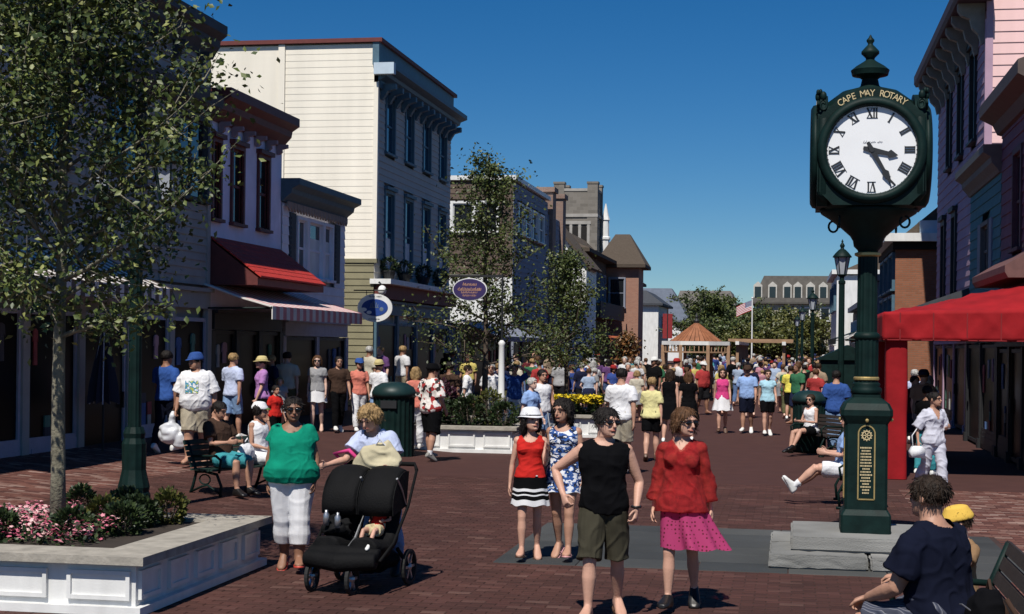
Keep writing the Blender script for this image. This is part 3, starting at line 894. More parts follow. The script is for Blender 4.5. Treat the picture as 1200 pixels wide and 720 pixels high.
def shopfront(face, a0, a1, parent, mf, bays=3, zh=2.7, zb=.5, door=1, mpil=None, zs=3.0):
    """glazed bays between pilasters above a low panelled base, one bay a door"""
    w = (a1-a0)/bays
    for k in range(bays):
        p, q = a0+w*k+.12, a0+w*(k+1)-.12
        isd = (k == door)
        f = MB(); z0 = .06 if isd else zb
        face.box(f, p, p+.07, -.04, .05, z0, zh); face.box(f, q-.07, q, -.04, .05, z0, zh)
        face.box(f, p+.07, q-.07, -.038, .048, zh-.08, zh); face.box(f, p+.07, q-.07, -.038, .048, z0, z0+.08)
        o = f.build('door' if isd else 'shop_window', mf, parent)
        g_ = MB(); face.box(g_, p+.07, q-.07, .004, .012, z0+.08, zh-.08); g_.build('pane', M_shop, o)
        if isd:
            hd = MB(); face.box(hd, q-.16, q-.12, .05, .09, 1.0, 1.3); hd.build('handle', M_black, o)
        else:
            display(face, p+.07, q-.07, z0, zh-.08, o, int(a0*10)+k)
            bs = MB(); face.box(bs, p, q, -.04, .06, .02, zb); face.box(bs, p+.12, q-.12, .06, .075, .12, zb-.1); bs.build('base_panel', mf, parent)
    for k in range(bays+1):
        a = a0+w*k; b = MB(); face.box(b, a-.115, a+.115, -.02, .09, 0, zs-.01); face.box(b, a-.15, a+.15, -.02, .13, 0, .22); b.build('pilaster', mpil or mf, parent)
    b = MB(); face.box(b, a0, a1, -.02, .1, zs, zs+.35); face.box(b, a0-.02, a1+.02, -.02, .18, zs+.35, zs+.43); b.build('sign_band', mpil or mf, parent)

FL = Face('E', -12.3)
# ---------------------------------------------------------------- A: grey clapboard shop behind the big tree
M_a = mat('grey_clapboard', (.34, .33, .31), .8, .12, 2, .1, 30)
M_slate = mat('slate_trim', (.045, .05, .06), .7, .2)
M_lilac = mat('lilac_frame', (.35, .35, .43), .6, .1)
A = building('clapboard_shop', 'grey clapboard shop with dark cornice and striped awning behind the big tree', -24, -12.42, 13, 31.28, 8.9, M_a)
ha = []
for k in range(5):
    a = 30.3-k*3.2; ha.append((a-.75, a+.75, 5.25, 6.9))
siding(FL, 13, 31.28, 3.45, 7.1, .17, M_a, A, [(h[0]-.1, h[1]+.1, h[2]-.07, h[3]+.1) for h in ha])
siding(FL, 13, 31.28, 7.5, 8.3, .17, M_a, A)
for h in ha: window(FL, *h, M_slate, M_glass, A, curtain=None, mull=1)
b = MB(); FL.prof(b, [(-.05, 7.02), (.1, 7.05), (.28, 7.25), (.32, 7.5), (-.05, 7.5)], 13, 31.32); b.build('belt_course', M_slate, A)
cornice(FL, 13, 31.2, 8.3, 9.0, .38, M_slate, A, ends=.08, brackets=14, bh=.35)
for a in (31.2, 28.7, 25.5, 22.3):
    b = MB(); FL.box(b, a-.09, a+.09, 0, .05, 3.45, 7.0); b.build('corner_board', M_a, A)
shopfront(FL, 13.2, 31.2, A, M_lilac, 9, 2.75, .55, 6, M_a, 2.95)
# ---------------------------------------------------------------- B: lavender
M_b = mat('lavender_stucco', (.80, .78, .94), .85, .10, 2, .15, 25)
M_maroon = mat('maroon_trim', (.12, .025, .022), .6, .2)
B = building('lavender_shop', 'narrow lavender shop with maroon bracketed cornice and red shingled pent roof', -22, -12.42, 31.33, 36.05, 7.3, M_b)
hb = [(31.45, 31.85), (32.62, 33.27), (34.35, 35.02)]
b = MB()
zs = [(2.9, 4.9), (4.9, 6.6), (6.6, 7.1)]
for z0, z1 in zs:
    for p, q in spans(31.33, 36.05, z0, z1, [(h0, h1, 4.9, 6.6) for h0, h1 in hb]): FL.box(b, p, q, -.14, 0, z0, z1)
b.build('stucco_front', M_b, B)
for h0, h1 in hb: window(FL, h0, h1, 4.92, 6.58, M_maroon, M_glass, B, fw=.09, head=.1)
cornice(FL, 31.4, 36.0, 7.02, 7.72, .45, M_maroon, B, ends=.04, brackets=6, bh=.22, mb_=mat('bracket_pale', (.30, .22, .24), .7, .1), bw=.10, bo=.3)
shopfront(FL, 31.45, 35.95, B, M_black, 3, 2.5, .5, 1, M_black, 2.52)
M_redshingle = mat('red_shingle', (.48, .032, .022), .75, .22, 9, .3, 30)
pr = thing('pent_roof', 'red shingled pent roof over the lavender shop front', 'roof', (-12.3, 33.7, 3.6))
rows = 8
for k in range(rows):
    t0, t1 = k/rows, (k+1)/rows
    b = MB(); o0, o1 = 1.15*(1-t0), 1.15*(1-t1); z0, z1 = .05+.85*t0, .05+.85*t1
    for j in range(15):
        a0 = -2.35+j*.313; b = MB()
        b.prism([(o0+.02, z0-.012), (o0+.02, z0+.028), (o1, z1+.03), (o1, z1)], 'y', a0+.006, a0+.307)
        b.build('shingle', M_redshingle, pr)
MB().prism([(0, -.12), (1.1, -.12), (1.1, .03), (0, .86)], 'y', -2.36, 2.36).build('soffit', M_maroon, pr)
# ---------------------------------------------------------------- C: small white clapboard
M_c = mat('white_clapboard', (.84, .83, .88), .75, .08, 2, .1, 30)
M_teal = mat('slate_teal_trim', (.07, .12, .15), .65, .15)
C = building('white_clapboard_shop', 'low white clapboard shop with slate teal cornice and dark shuttered windows', -21, -12.42, 36.1, 41.5, 5.8, M_c)
hc = [(37.3, 38.0), (38.2, 39.35), (39.55, 40.25)]
siding(FL, 36.1, 41.5, 2.85, 5.7, .23, M_c, C, [(37.0, 40.55, 3.8, 5.5)], each=True)
for i, (h0, h1) in enumerate(hc): window(FL, h0, h1, 3.95, 5.38, M_c, M_glass, C, fw=.09, curtain=.0 if i == 0 else .72)
for a in (36.85, 40.7):
    b = MB(); FL.box(b, a-.24, a+.24, 0, .05, 3.9, 5.5)
    for k in range(12): FL.box(b, a-.19, a+.19, .05, .065, 3.97+k*.123, 4.04+k*.123)
    b.build('shutter', M_slate, C)
cornice(FL, 36.1, 41.4, 5.72, 6.28, .48, M_teal, C, ends=.1)
b = MB()
for k in range(22):
    a = 36.2+k*.235; FL.plate(b, [(a, 5.73), (a+.2, 5.73), (a+.2, 5.6), (a+.1, 5.5), (a, 5.6)], .10, .14)
tag(b.build('scalloped_trim', mat('tan_trim', (.35, .27, .22), .8, .15), C), kind='stuff')
shopfront(FL, 36.2, 41.6, C, M_black, 2, 2.4, .4, 0, M_lilac, 2.42)
# ---------------------------------------------------------------- D: cream three-storey
M_cream = mat('cream_clapboard', (.86, .80, .68), .75, .10, 1.6, .06, 30, stretch=(1, 1, .12))
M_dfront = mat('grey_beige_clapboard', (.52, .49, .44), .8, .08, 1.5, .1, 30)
M_olive = mat('olive_clapboard', (.22, .20, .12), .8, .12, 2, .1, 30)
M_blue = mat('blue_trim', (.07, .14, .19), .6, .15)
M_wine = mat('wine_coping', (.14, .03, .025), .7, .15)
M_dglass = mat('sky_tinted_pane', (.012, .05, .09), .08, .25, 1.2, .04, 3, spec=.9)  # blue of the mirrored sky is put into the pane colour
D = building('cream_building', 'tall cream clapboard building with blue cornice and tall blue windows', -25, -12.42, 44.75, 54.93, 11.3, M_cream)
FD = Face('S', 44.63)
siding(FD, -15.15, -12.3, 4.78, 11.25, .2, M_cream, D, name='side_siding', t=.013)
siding(FD, -25, -15.35, 4.78, 11.25, .2, M_cream, D, name='side_siding', t=.005)
siding(FD, -25, -12.3, 0, 4.7, .2, M_olive, D, name='olive_siding')
b = MB(); FD.box(b, -15.35, -15.15, -.1, .07, 4.78, 11.28); FD.box(b, -12.36, -12.22, -.1, .05, 4.78, 11.2); b.build('corner_board', M_cream, D)
b = MB(); FD.box(b, -25, -12.2, -.12, .06, 4.68, 4.80); b.build('belt_course', M_olive, D)
b = MB(); b.box(-25.1, -12.1, 44.5, 55.1, 11.3, 11.42); b.build('coping', M_wine, D)
wd = [(45.75, 46.75), (48.2, 49.2), (50.65, 51.65), (53.1, 54.1)]
holes = [(a, c, 8.1, 9.85) for a, c in wd]+[(a, c, 4.5, 6.95) for a, c in wd]
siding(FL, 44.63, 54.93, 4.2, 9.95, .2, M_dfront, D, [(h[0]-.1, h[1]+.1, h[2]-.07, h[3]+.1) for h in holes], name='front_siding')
for a, c in wd:
    window(FL, a, c, 8.15, 9.85, M_blue, M_dglass, D, head=.08)
    window(FL, a, c, 4.55, 6.9, M_blue, M_dglass, D, head=.1, curtain=.42)
b = MB(); FL.box(b, 44.7, 54.9, -.1, .12, 9.95, 10.2); b.build('frieze', M_blue, D)
cornice(FL, 44.7, 54.9, 10.1, 10.62, .6, M_blue, D, ends=.12, brackets=12, bh=.45, bw=.2, bo=.5)
b = MB(); FL.box(b, 44.55, 54.95, -.1, .1, 10.62, 11.3); b.build('parapet', M_blue, D)
b = MB(); FD.box(b, -12.3, -11.68, .06, .3, 10.3, 10.64); b.build('cornice_return', mat('pale_blue_trim', (.5, .6, .68), .6, .08), D)
b = MB(); FL.box(b, 44.55, 55, -.1, .55, 4.05, 4.2); b.build('sill_shelf', M_white, D)
shopfront(FL, 44.8, 54.8, D, M_blue, 4, 2.9, .5, 2, M_blue, 3.15)
b = MB(); FL.box(b, 44.7, 54.9, -.1, .3, 3.62, 4.05); b.build('fascia', M_wine, D)
# ---------------------------------------------------------------- low shop and brown shingled hotel with white windows
M_brown = mat('brown_shingle_wall', (.12, .085, .065), .9, .2, 8, .3, 30)
M_greyw = mat('grey_blue_wall', (.22, .24, .30), .85, .1, 2)
E0 = building('low_grey_shop', 'low grey shop with flat roof behind the trees beside the cream building', -20, -12.4, 56.5, 67.3, 3.0, M_greyw)
shopfront(FL, 56.6, 67.2, E0, M_black, 4, 2.4, .4, 1, M_greyw, 2.5)
EB = building('shingled_building', 'brown shingled building with white ribbon windows and white lower wall', -26, -12.42, 68.12, 77.9, 9.7, M_brown)
FE = Face('S', 68.0)
siding(FE, -24, -12.3, 5.35, 9.6, .25, M_brown, EB, [(-17.5, -12.9, 7.2, 8.85)], name='side_shingles')
for k in range(4): window(FE, -17.3+k*1.12, -16.4+k*1.12, 7.4, 8.65, M_white, M_glass, EB, fw=.11, rail=False)
b = MB(); FE.box(b, -24, -12.3, -.12, .03, 2.9, 5.3)
for k in range(14): FE.box(b, -20+k*.55, -19.93+k*.55, .03, .06, 3.0, 5.2)
b.build('white_lower_wall', M_white, EB)
b = MB(); b.box(-26.1, -12.15, 67.85, 78, 9.7, 9.9); b.build('roof_edge', M_white, EB)
siding(FL, 68.0, 77.9, 3.4, 9.6, .25, M_greyw, EB, [(69, 77, 7.2, 8.9)], name='front_shingles')
for k in range(4): window(FL, 69.2+k*2.0, 70.6+k*2.0, 7.4, 8.7, M_white, M_glass, EB, fw=.11)
shopfront(FL, 68.1, 77.8, EB, M_black, 4, 2.6, .4, 1, M_greyw, 2.8)
# ---------------------------------------------------------------- grey blue block with brick chimneys
FB = building('grey_blue_block', 'grey blue block with two square chimneys rising past its roof', -24, -12.42, 78.0, 83.2, 9.0, M_greyw)
siding(FL, 78.0, 83.2, 3.2, 9.0, .25, M_greyw, FB, [(79, 80.2, 5, 7.4), (81.4, 82.6, 5, 7.4)], name='front_siding')
for a in (79, 81.4): window(FL, a+.05, a+1.15, 5.1, 7.3, M_white, M_glass, FB, fw=.1)
M_chim = brick_mat('chimney_brick', (.22, .13, .10), (.27, .17, .13), (.25, .22, .19))
for y_ in (78.4, 82.0):
    c = MB().box(-13.5, -12.1, y_, y_+1.1, 3.2, 10.2).box(-13.6, -12.0, y_-.1, y_+1.2, 10.2, 10.45); c.build('chimney', M_chim, FB)
# white gabled house
GH = thing('white_gable_house', 'white gabled house front squeezed between dark roofs', 'house')
MB().prism([(-16.5, 0), (-11.5, 0), (-11.5, 7.0), (-14.0, 9.9), (-16.5, 7.0)], 'y', 87.4, 92).build('wall', M_white, GH)
b = MB(); b.bar((-11.2, 89.6, 6.7), (-14.05, 89.6, 10.05), 5.0, .14); b.bar((-13.95, 89.6, 10.05), (-16.8, 89.6, 6.7), 5.0, .14); b.build('roof', M_shingle, GH)
window(Face('S', 87.38), -13.2, -12.5, 6.4, 7.6, M_white, M_glass, GH, flat=True)
# dark hall with the large brown roof
HH_ = thing('dark_hall', 'dark hall with a large brown hipped roof and upstairs balcony', 'building')
MB().box(-23, -12.6, 92.5, 106.3, 0, 8.1).build('wall', mat('dark_wall', (.07, .06, .055), .9, .2), HH_)
def hip(x0, x1, y0, y1, z0, z1, ix, iy, o=.5):
    b = MB(); x0 -= o; x1 += o; y0 -= o; y1 += o
    vs = [(x0, y0, z0), (x1, y0, z0), (x1, y1, z0), (x0, y1, z0), (x0+ix, y0+iy, z1), (x1-ix, y0+iy, z1), (x1-ix, y1-iy, z1), (x0+ix, y1-iy, z1)]
    b.add(vs, [(3,2,1,0), (4,5,6,7), (0,1,5,4), (1,2,6,5), (2,3,7,6), (3,0,4,7)]); b.box(x0, x1, y0, y1, z0-.22, z0-.004); return b
hip(-23, -12.6, 92.5, 106.3, 8.2, 9.9, 4.2, 4.2, .7).build('roof', M_shingle, HH_)
for k in range(5): window(Face('E', -12.58), 93.5+k*2.5, 94.8+k*2.5, 5.2, 7.0, M_greyw, M_glass, HH_, flat=True)
b = MB(); b.box(-12.6, -11.3, 92.6, 106.2, 4.0, 4.2); b.box(-11.35, -11.28, 92.6, 106.2, 4.2, 5.0)
b.build('balcony', mat('dark_wood', (.05, .035, .028), .8, .2), HH_)
# brick corner building with pyramid roofs
M_brickw = brick_mat('red_brick', (.30, .13, .085), (.36, .17, .11), (.30, .24, .2))
IB = thing('brick_tower_building', 'red brick corner building under steep pyramid roofs with a blue side', 'building')
MB().box(-20, -10.4, 107, 110.5, 0, 7.8).build('wall', M_brickw, IB)
MB().box(-22, -12.6, 110.6, 131, 0, 7.4).build('side_wall', M_greyw, IB)
hip(-13.0, -10.4, 107, 110.5, 8.0, 10.2, 1.3, 1.75, .5).build('roof', M_shingle, IB)
hip(-22, -12.6, 110.6, 131, 7.6, 10.2, 4, 4, .5).build('rear_roof', M_shingle, IB)
hip(-13.5, -11.5, 117, 121, 9.0, 10.6, 1.4, 1.6, .3).build('turret_roof', M_shingle, IB)
MB().box(-13.5, -11.5, 117, 121, 0, 8.98).build('turret', M_brickw, IB)
for k in range(4): window(Face('E', -12.58), 122+k*2.2, 123.2+k*2.2, 4.4, 6.2, M_greyw, M_glass, IB, flat=True)
window(Face('S', 106.98), -12.4, -11.4, 5, 7, M_greyw, M_glass, IB, flat=True)
# church tower
M_stone = brick_mat('tower_stone', (.15, .135, .115), (.21, .19, .165), (.24, .22, .19), 1, .7, .32)
M_stone2 = mat('pale_stone', (.36, .34, .31), .9, .15, 2, .2, 10)
CT = thing('church_tower', 'square stone church tower with notched parapet and three arched openings', 'tower')
tx, ty = along(676, 150); hw = 2.05
MB().box(tx-hw, tx+hw, ty-hw, ty+hw, 0, 17.2).build('wall', M_stone, CT)
b = MB()
for sx in (-1, 1):
    for sy in (-1, 1):
        cx_, cy_ = tx+sx*(hw-.42), ty+sy*(hw-.42); b2 = MB().box(cx_-.5, cx_+.5, cy_-.5, cy_+.5, 11.5, 17.9).box(cx_-.56, cx_+.56, cy_-.56, cy_+.56, 17.9, 18.1); b2.build('corner_turret', M_stone, CT)
MB().box(tx-hw-.12, tx+hw+.12, ty-hw-.12, ty+hw+.12, 14.7, 15.0).box(tx-hw-.06, tx+hw+.06, ty-hw-.06, ty+hw+.06, 17.2, 17.45).build('string_course', M_stone2, CT)
FT = Face('S', ty-hw)
for k in (-1, 0, 1):
    q = MB(); cx = tx+k*.85
    poly = [(cx-.27, 12.0), (cx+.27, 12.0), (cx+.27, 13.6)]+[(cx+.27*math.cos(t), 13.6+.35*math.sin(t)) for t in np.linspace(.3, 2.84, 6)]+[(cx-.27, 13.6)]
    FT.plate(q, poly, -.05, .03); w_ = q.build('louvre_opening', M_inside, CT)
b = MB()
for k in range(4): FT.box(b, tx-1.275+k*.85-.13, tx-1.275+k*.85+.13, -.05, .12, 11.9, 14.0)
FT.box(b, tx-1.5, tx+1.5, -.05, .14, 14.0, 14.3); FT.box(b, tx-1.5, tx+1.5, -.05, .16, 11.6, 11.9); b.build('window_surround', M_stone2, CT)
CN = thing('church_nave', 'steep shingled church roof below the stone tower', 'church')
MB().prism([(tx-4.5, 0), (tx+6.0, 0), (tx+6.0, 7.6), (tx+1.0, 12.4), (tx-4.5, 7.6)], 'y', ty-14, ty-2.3).build('roof', M_shingle, CN)
WS = thing('white_spirelet', 'slender white spirelet beside the stone church tower', 'spire')
sx_, sy_ = along(708, 150)
MB().lathe([(.4, 8), (.4, 12.6), (.5, 12.7), (.5, 12.9), (.36, 13.0), (.33, 14.5), (.42, 14.6), (.3, 15.0), (.05, 16.2)], (sx_, sy_, 0), 8).build('spire', M_white, WS)
# far left white house, far mansard blocks
FW = thing('far_white_house', 'small white house far down the left side of the street', 'house')
fx, fy = along(771, 165)
MB().box(fx-8, fx, fy, fy+14, 0, 6.9).build('wall', M_white, FW)
hip(fx-8, fx, fy, fy+14, 6.95, 8.4, 2, 2, .5).build('roof', M_slate, FW)
for k in range(3): window(Face('E', fx), fy+1.5+k*4, fy+3+k*4, 4, 5.6, M_white, M_glass, FW, flat=True)
M_cdorm = mat('cream_dormer', (.52, .50, .45), .8, .15)
def mansard(name, label, u0, u1, d, ztop, zeave, m, dormers, roofm, wallm):
    t = thing(name, label, 'building')
    xa, ya = along(u0, d); xb, _ = along(u1, d); dep = 16
    MB().box(xa+.6, xb-.6, ya+.6, ya+dep, 0, zeave).build('wall', wallm, t)
    hip(xa+.6, xb-.6, ya+.6, ya+dep, zeave+.25, ztop, 1.6, 1.2, .6).build('roof', roofm, t)
    F_ = Face('S', ya+.45); n = len(dormers)
    for p in dormers:
        cx = xa+(xb-xa)*p; w = .58; zc = zeave+.5
        q = MB(); F_.plate(q, [(cx-w, zc), (cx+w, zc), (cx+w, zc+2.0), (cx, zc+2.5), (cx-w, zc+2.0)], -1.6, .25); dm = q.build('dormer', M_cdorm, t)
        q = MB(); F_.box(q, cx-.42, cx+.42, .25, .28, zc+.35, zc+1.8); q.build('pane', M_glass, dm)
    for k in range(int((xb-xa)/2.6)):
        window(Face('S', ya+.6), xa+1.3+k*2.6, xa+2.4+k*2.6, zeave-2.2, zeave-.5, M_white, M_glass, t, rail=False, flat=True)
    return t
M_mans = mat('mansard_slate', (.09, .082, .072), .9, .2, 2, .3, 12)
mansard('far_hotel', 'far hotel with brown mansard roof and a row of white dormers', 880, 1003, 205, 12.0, 8.2, None, (.06, .2, .34, .44, .56, .68, .8, .92), M_mans, mat('tan_wall', (.42, .38, .30), .85, .1))
mansard('far_grey_block', 'far grey mansard block with one white dormer above the trees', 783, 868, 230, 10.8, 6.2, None, (.38,), mat('mansard_grey', (.17, .155, .14), .9, .15, 2, .3, 12), mat('grey_wall', (.3, .29, .28), .85, .1))
FS = thing('far_slate_roof', 'distant blue slate roof at the end of the left row', 'building')
qx, qy = along(752, 215)
hip(qx-8, qx+6.2, qy, qy+14, 6.0, 10.7, 3.0, 6, .4).build('roof', mat('blue_slate', (.11, .13, .17), .85, .15, 2), FS)
MB().box(qx-8, qx+6.2, qy, qy+14, 0, 5.75).build('wall', M_white, FS)

# ================================================================ right-hand row
M_pink = mat('pink_clapboard', (.82, .54, .52), .75, .08, 2, .08, 30, stretch=(1, 1, .15))
M_purp = mat('mauve_clapboard', (.44, .29, .38), .8, .1, 2, .1, 30)
M_eave = mat('plum_eave', (.07, .035, .05), .7, .2)
M_brk = mat('stone_grey_bracket', (.22, .21, .18), .7, .15)
FR = Face('W', 4.8)
PK = building('pink_building', 'pink and mauve clapboard building with deep bracketed eaves and dark shuttered windows', 4.92, 18, 40.2, 52.7, 11.25, M_purp)
FP = Face('S', 40.1)
siding(FP, 4.8, 17.0, 0.2, 11.3, .28, M_pink, PK, each=True)
hp = [(a, c, 7.85, 10.2) for a, c in ((42.1, 43.1), (45.2, 46.2), (48.3, 49.3))]+[(a, c, 3.8, 6.2) for a, c in ((46.6, 47.5), (49.8, 50.7))]
siding(FR, 40.1, 52.7, 2.9, 10.4, .28, M_purp, PK, [(h[0]-.1, h[1]+.1, h[2]-.07, h[3]+.1) for h in hp], name='front_siding')
for h in hp: window(FR, *h, M_black, M_dglass, PK, fw=.15, proud=.09, head=.14)
b = MB(); FR.box(b, 40.06, 40.22, .0, .045, .2, 10.6); b.box(4.78, 4.94, 40.05, 40.15, .2, 11.2); b.build('corner_board', M_purp, PK)
b = MB(); FR.prof(b, [(-.1, 11.05), (.74, 11.05), (.8, 11.15), (.8, 11.4), (-.1, 11.6)], 39.4, 53.0); b.build('eave', M_eave, PK)
for k in range(9):
    a = 40.4+k*1.47; q = MB()
    FR.prof(q, [(.03, 10.05), (.12, 10.0), (.18, 10.25), (.34, 10.42), (.4, 10.66), (.6, 10.74), (.7, 10.88), (.7, 11.05), (.03, 11.05)], a-.11, a+.11); q.build('bracket', M_brk, PK)
shopfront(FR, 40.3, 52.6, PK, M_black, 4, 2.4, .4, 1, M_purp, 2.45)
pc = thing('porch_roof', 'small dark gabled porch roof beside the red canopy', 'roof', (3.75, 42.6, 3.1))
MB().prism([(-.9, 0), (1.2, 0), (1.2, .8), (.9, .82), (-.95, .14)], 'y', -2.2, 2.6).build('roof', M_slate, pc)
# teal
M_tealw = mat('teal_clapboard', (.05, .21, .235), .8, .12, 2, .1, 30)
F37 = Face('W', 4.45)
M_tan = mat('tan_cornice', (.13, .125, .115), .7, .15)
TB = building('teal_shop', 'teal clapboard shop with tan cornice and grey shutters on the right', 4.57, 16, 34.3, 40.0, 6.1, M_tealw)
siding(F37, 34.3, 40.0, 3.3, 6.15, .24, M_tealw, TB, [(36.2, 37.6, 3.9, 5.25)], name='front_siding')
window(F37, 36.3, 37.5, 4.0, 5.15, M_tan, M_glass, TB, fw=.1)
for a in (35.85, 37.95):
    b = MB(); F37.box(b, a-.24, a+.24, 0, .05, 3.95, 5.25); b.build('shutter', mat('grey_blue_shutter', (.2, .24, .3), .7, .1), TB)
cornice(F37, 34.3, 40.0, 6.1, 6.7, .4, M_tan, TB, ends=.02)
shopfront(F37, 34.4, 39.9, TB, M_black, 2, 2.4, .4, 1, M_black, 2.45)
# maroon
M_mar = mat('maroon_clapboard', (.16, .075, .115), .8, .15, 2, .1, 30)
MR = building('maroon_shop', 'dark maroon clapboard shop with overhanging eave nearest on the right', 4.57, 16, 28.75, 34.25, 7.0, M_mar)
siding(F37, 28.75, 34.25, 3.2, 7.0, .24, M_mar, MR, [(31.2, 32.5, 4.2, 6.3), (29.2, 30.4, 4.2, 6.3)], name='front_siding')
for a in (31.3, 29.3): window(F37, a, a+1.0, 4.3, 6.2, M_eave, M_glass, MR, fw=.12)
b = MB(); F37.prof(b, [(-.1, 6.85), (.1, 6.9), (.2, 7.1), (.48, 7.25), (.48, 7.5), (-.1, 7.7)], 28.7, 34.4); b.build('eave', mat('brown_eave', (.085, .06, .052), .7, .2), MR)
b = MB(); F37.prof(b, [(0, 3.58), (.6, 3.58), (.66, 3.68), (.66, 3.8), (0, 4.2)], 28.7, 33.7); b.build('pent_eave', mat('brick_red_eave', (.15, .07, .06), .7, .2), MR)
siding(Face('S', 28.74), 4.5, 16, .2, 7.0, .24, M_mar, MR, name='end_siding')
shopfront(F37, 28.8, 34.2, MR, M_black, 3, 2.3, .4, 1, M_black, 2.35)
# brick building past the clock
FBk = Face('S', 55.0)
BK = building('brick_building', 'orange brick building with white cornice and blue bay windows past the clock', 3.7, 16, 55.1, 63.5, 6.0, M_brickw)
MB().box(3.6, 16, 55.0, 55.1, 0, 5.75).build('brick_front', brick_mat('orange_brick', (.24, .088, .042), (.30, .115, .06), (.20, .12, .08)), BK)
MB().box(3.2, 16, 54.6, 63.8, 6.02, 6.3).build('cornice', M_white, BK)
MB().box(3.5, 16, 54.85, 63.7, 5.75, 6.02).build('frieze', M_inside, BK)
MB().prism([(3.9, 6.3), (16, 6.3), (16, 8.2), (9.5, 8.2), (5.2, 7.4)], 'y', 55, 63.6).build('mansard_roof', M_shingle, BK)
MB().box(4.4, 7.2, 54.8, 56, 6.3, 6.75).build('roof_vent', mat('pale_blue_trim', (.5, .6, .68), .6, .08), BK)
for k in range(3):
    for z0 in (2.9, 4.4): window(Face('W', 3.68), 55.6+k*2.7, 57.6+k*2.7, z0, z0+1.2, M_blue, M_dglass, BK, flat=True, mull=1, rail=False)
shopfront(Face('W', 3.68), 55.2, 63.4, BK, M_black, 3, 2.3, .4, 1, M_black, 2.35)
# shops further along the right
for i, (nm, lb, y0, y1, x0, z1, m) in enumerate((
        ('grey_shop', 'grey blue shop with sloping roof behind the tall lamp post', 64, 74, 3.5, 5.0, M_greyw),
        ('white_shop', 'white two storey shop with cornice far down the right side', 92, 104, 2.7, 6.6, M_white),
        ('dark_shop', 'dark shop with white awnings between the lamp posts', 75, 91, 3.6, 4.3, M_slate))):
    t = building(nm, lb, x0, x0+9, y0, y1, z1, m)
    Fq = Face('W', x0-.001)
    for k in range(int((y1-y0)/2.6)): window(Fq, y0+.7+k*2.6, y0+1.9+k*2.6, z1-2.0, z1-.6, M_white if m is not M_white else M_blue, M_glass, t, flat=True)
    b = MB(); b.box(x0-.3, x0+9, y0-.25, y1, z1+.06, z1+.32); b.build('cornice', M_white if m is M_white else M_greyw, t)
    hip(x0+.6, x0+8.6, y0+.5, y1-.5, z1+.33, z1+1.3, 2, 2, .2).build('hip_roof', M_shingle, t)
    shopfront(Fq, y0+.1, y1-.1, t, M_black, 4, 2.1, .4, 1, m, 2.15)
# ================================================================ canopy and awnings
M_redc = mat('red_canvas', (.30, .010, .014), .85, .22, 2.2, .3, 7, spec=.2)
M_pinks = mat('faded_pink_canvas', (.62, .24, .25), .8, .1)
M_offw = mat('off_white_canvas', (.72, .68, .64), .8, .1)
M_dkc = mat('dark_canvas', (.05, .03, .03), .85, .2)
cn = thing('red_canopy', 'big red canvas canopy on red wrapped posts over the cafe front', 'canopy', (3.0, 30.4, 0))
cx, cy = 3.0, 30.4
def sheet(f, nu, nv, m, name, parent, thick=.012):
    vs = [f(i/nu, j/nv) for j in range(nv+1) for i in range(nu+1)]
    fs = [(j*(nu+1)+i, j*(nu+1)+i+1, (j+1)*(nu+1)+i+1, (j+1)*(nu+1)+i) for j in range(nv) for i in range(nu)]
    b = MB(); b.add(vs, fs); o = b.build(name, m, parent, smooth=True, fix=False)
    md = o.modifiers.new('s', 'SOLIDIFY'); md.thickness = thick
    return o
def sag(u, v): return .022*math.sin(9*u+4*v)+.03*(1-abs(math.sin(9*u-7*v+.6*math.sin(5*u))))**3+.022*(1-abs(math.sin(13*u+5*v)))**3+.012*math.sin(31*v+6*u)
x0, x1, y0, y1 = 1.6-cx, 4.4-cx, 27.35-cy, 33.4-cy
sheet(lambda u, v: (x0+(x1-x0)*u, y0+(y1-y0)*v, 2.90+.58*u*min(1, .12+v*3.5)+sag(u, v)*min(1, 4*u)*min(1, 5*v+.3)), 40, 40, M_redc, 'roof_cover', cn)
sheet(lambda u, v: (x0+(x1-x0)*u, y0-.012+.014*math.sin(26*u+5*v)*v-.022*(1-abs(math.sin(11*u-2.2*v)))**4-.014*(1-abs(math.sin(17*u+2.9*v)))**4, 2.42+(.49+.07*u)*(1-v)), 60, 8, M_redc, 'valance', cn)
sheet(lambda u, v: (x0-.012-.012*math.sin(30*u)*v, y0+(y1-y0)*u, 2.42+.48*(1-v)), 60, 6, M_redc, 'side_valance', cn)
for yy in (27.6, 33.1):
    w = .19
    b = MB(); n = 18; r1 = 11
    vs = []; fs = []
    for j in range(r1+1):
        for k in range(n):
            t = 2*math.pi*k/n; q = (abs(math.cos(t))**.35*math.copysign(1, math.cos(t)), abs(math.sin(t))**.35*math.copysign(1, math.sin(t)))
            e = w+.006*math.sin(k*2.3+j*.9)
            vs.append((1.84-cx+q[0]*e, yy-cy+q[1]*e, .01+2.42*j/r1))
    for j in range(r1):
        for k in range(n): fs.append((j*n+k, j*n+(k+1) % n, (j+1)*n+(k+1) % n, (j+1)*n+k))
    b.add(vs, fs).build('wrapped_post', M_redc, cn, smooth=True)
b = MB().tube([(x0+.05, y0+.05, 2.86), (x1, y0+.05, 2.86)], .025, 6).tube([(x0+.05, y0, 2.86), (x0+.05, y1, 2.86)], .025, 6).tube([(x0, y1-.05, 2.86), (x1, y1-.05, 2.86)], .025, 6)
b.build('canopy_frame', M_black, cn)
M_hem = mat('canvas_hem', (.22, .008, .011), .85, .2)
MB().tube([(x0+(x1-x0)*i/30, y0-.022+.012*math.sin(26*i/30+5), 2.425) for i in range(31)], .014, 5).build('hem', M_hem, cn, smooth=True)
for i in range(5):
    xx = x0+(x1-x0)*(i+.5)/5; MB().bar((xx, y0-.036, 2.43), (xx, y0-.036, 2.90), .022, .008, up=(0, 1, 0)).build('seam', M_hem, cn)
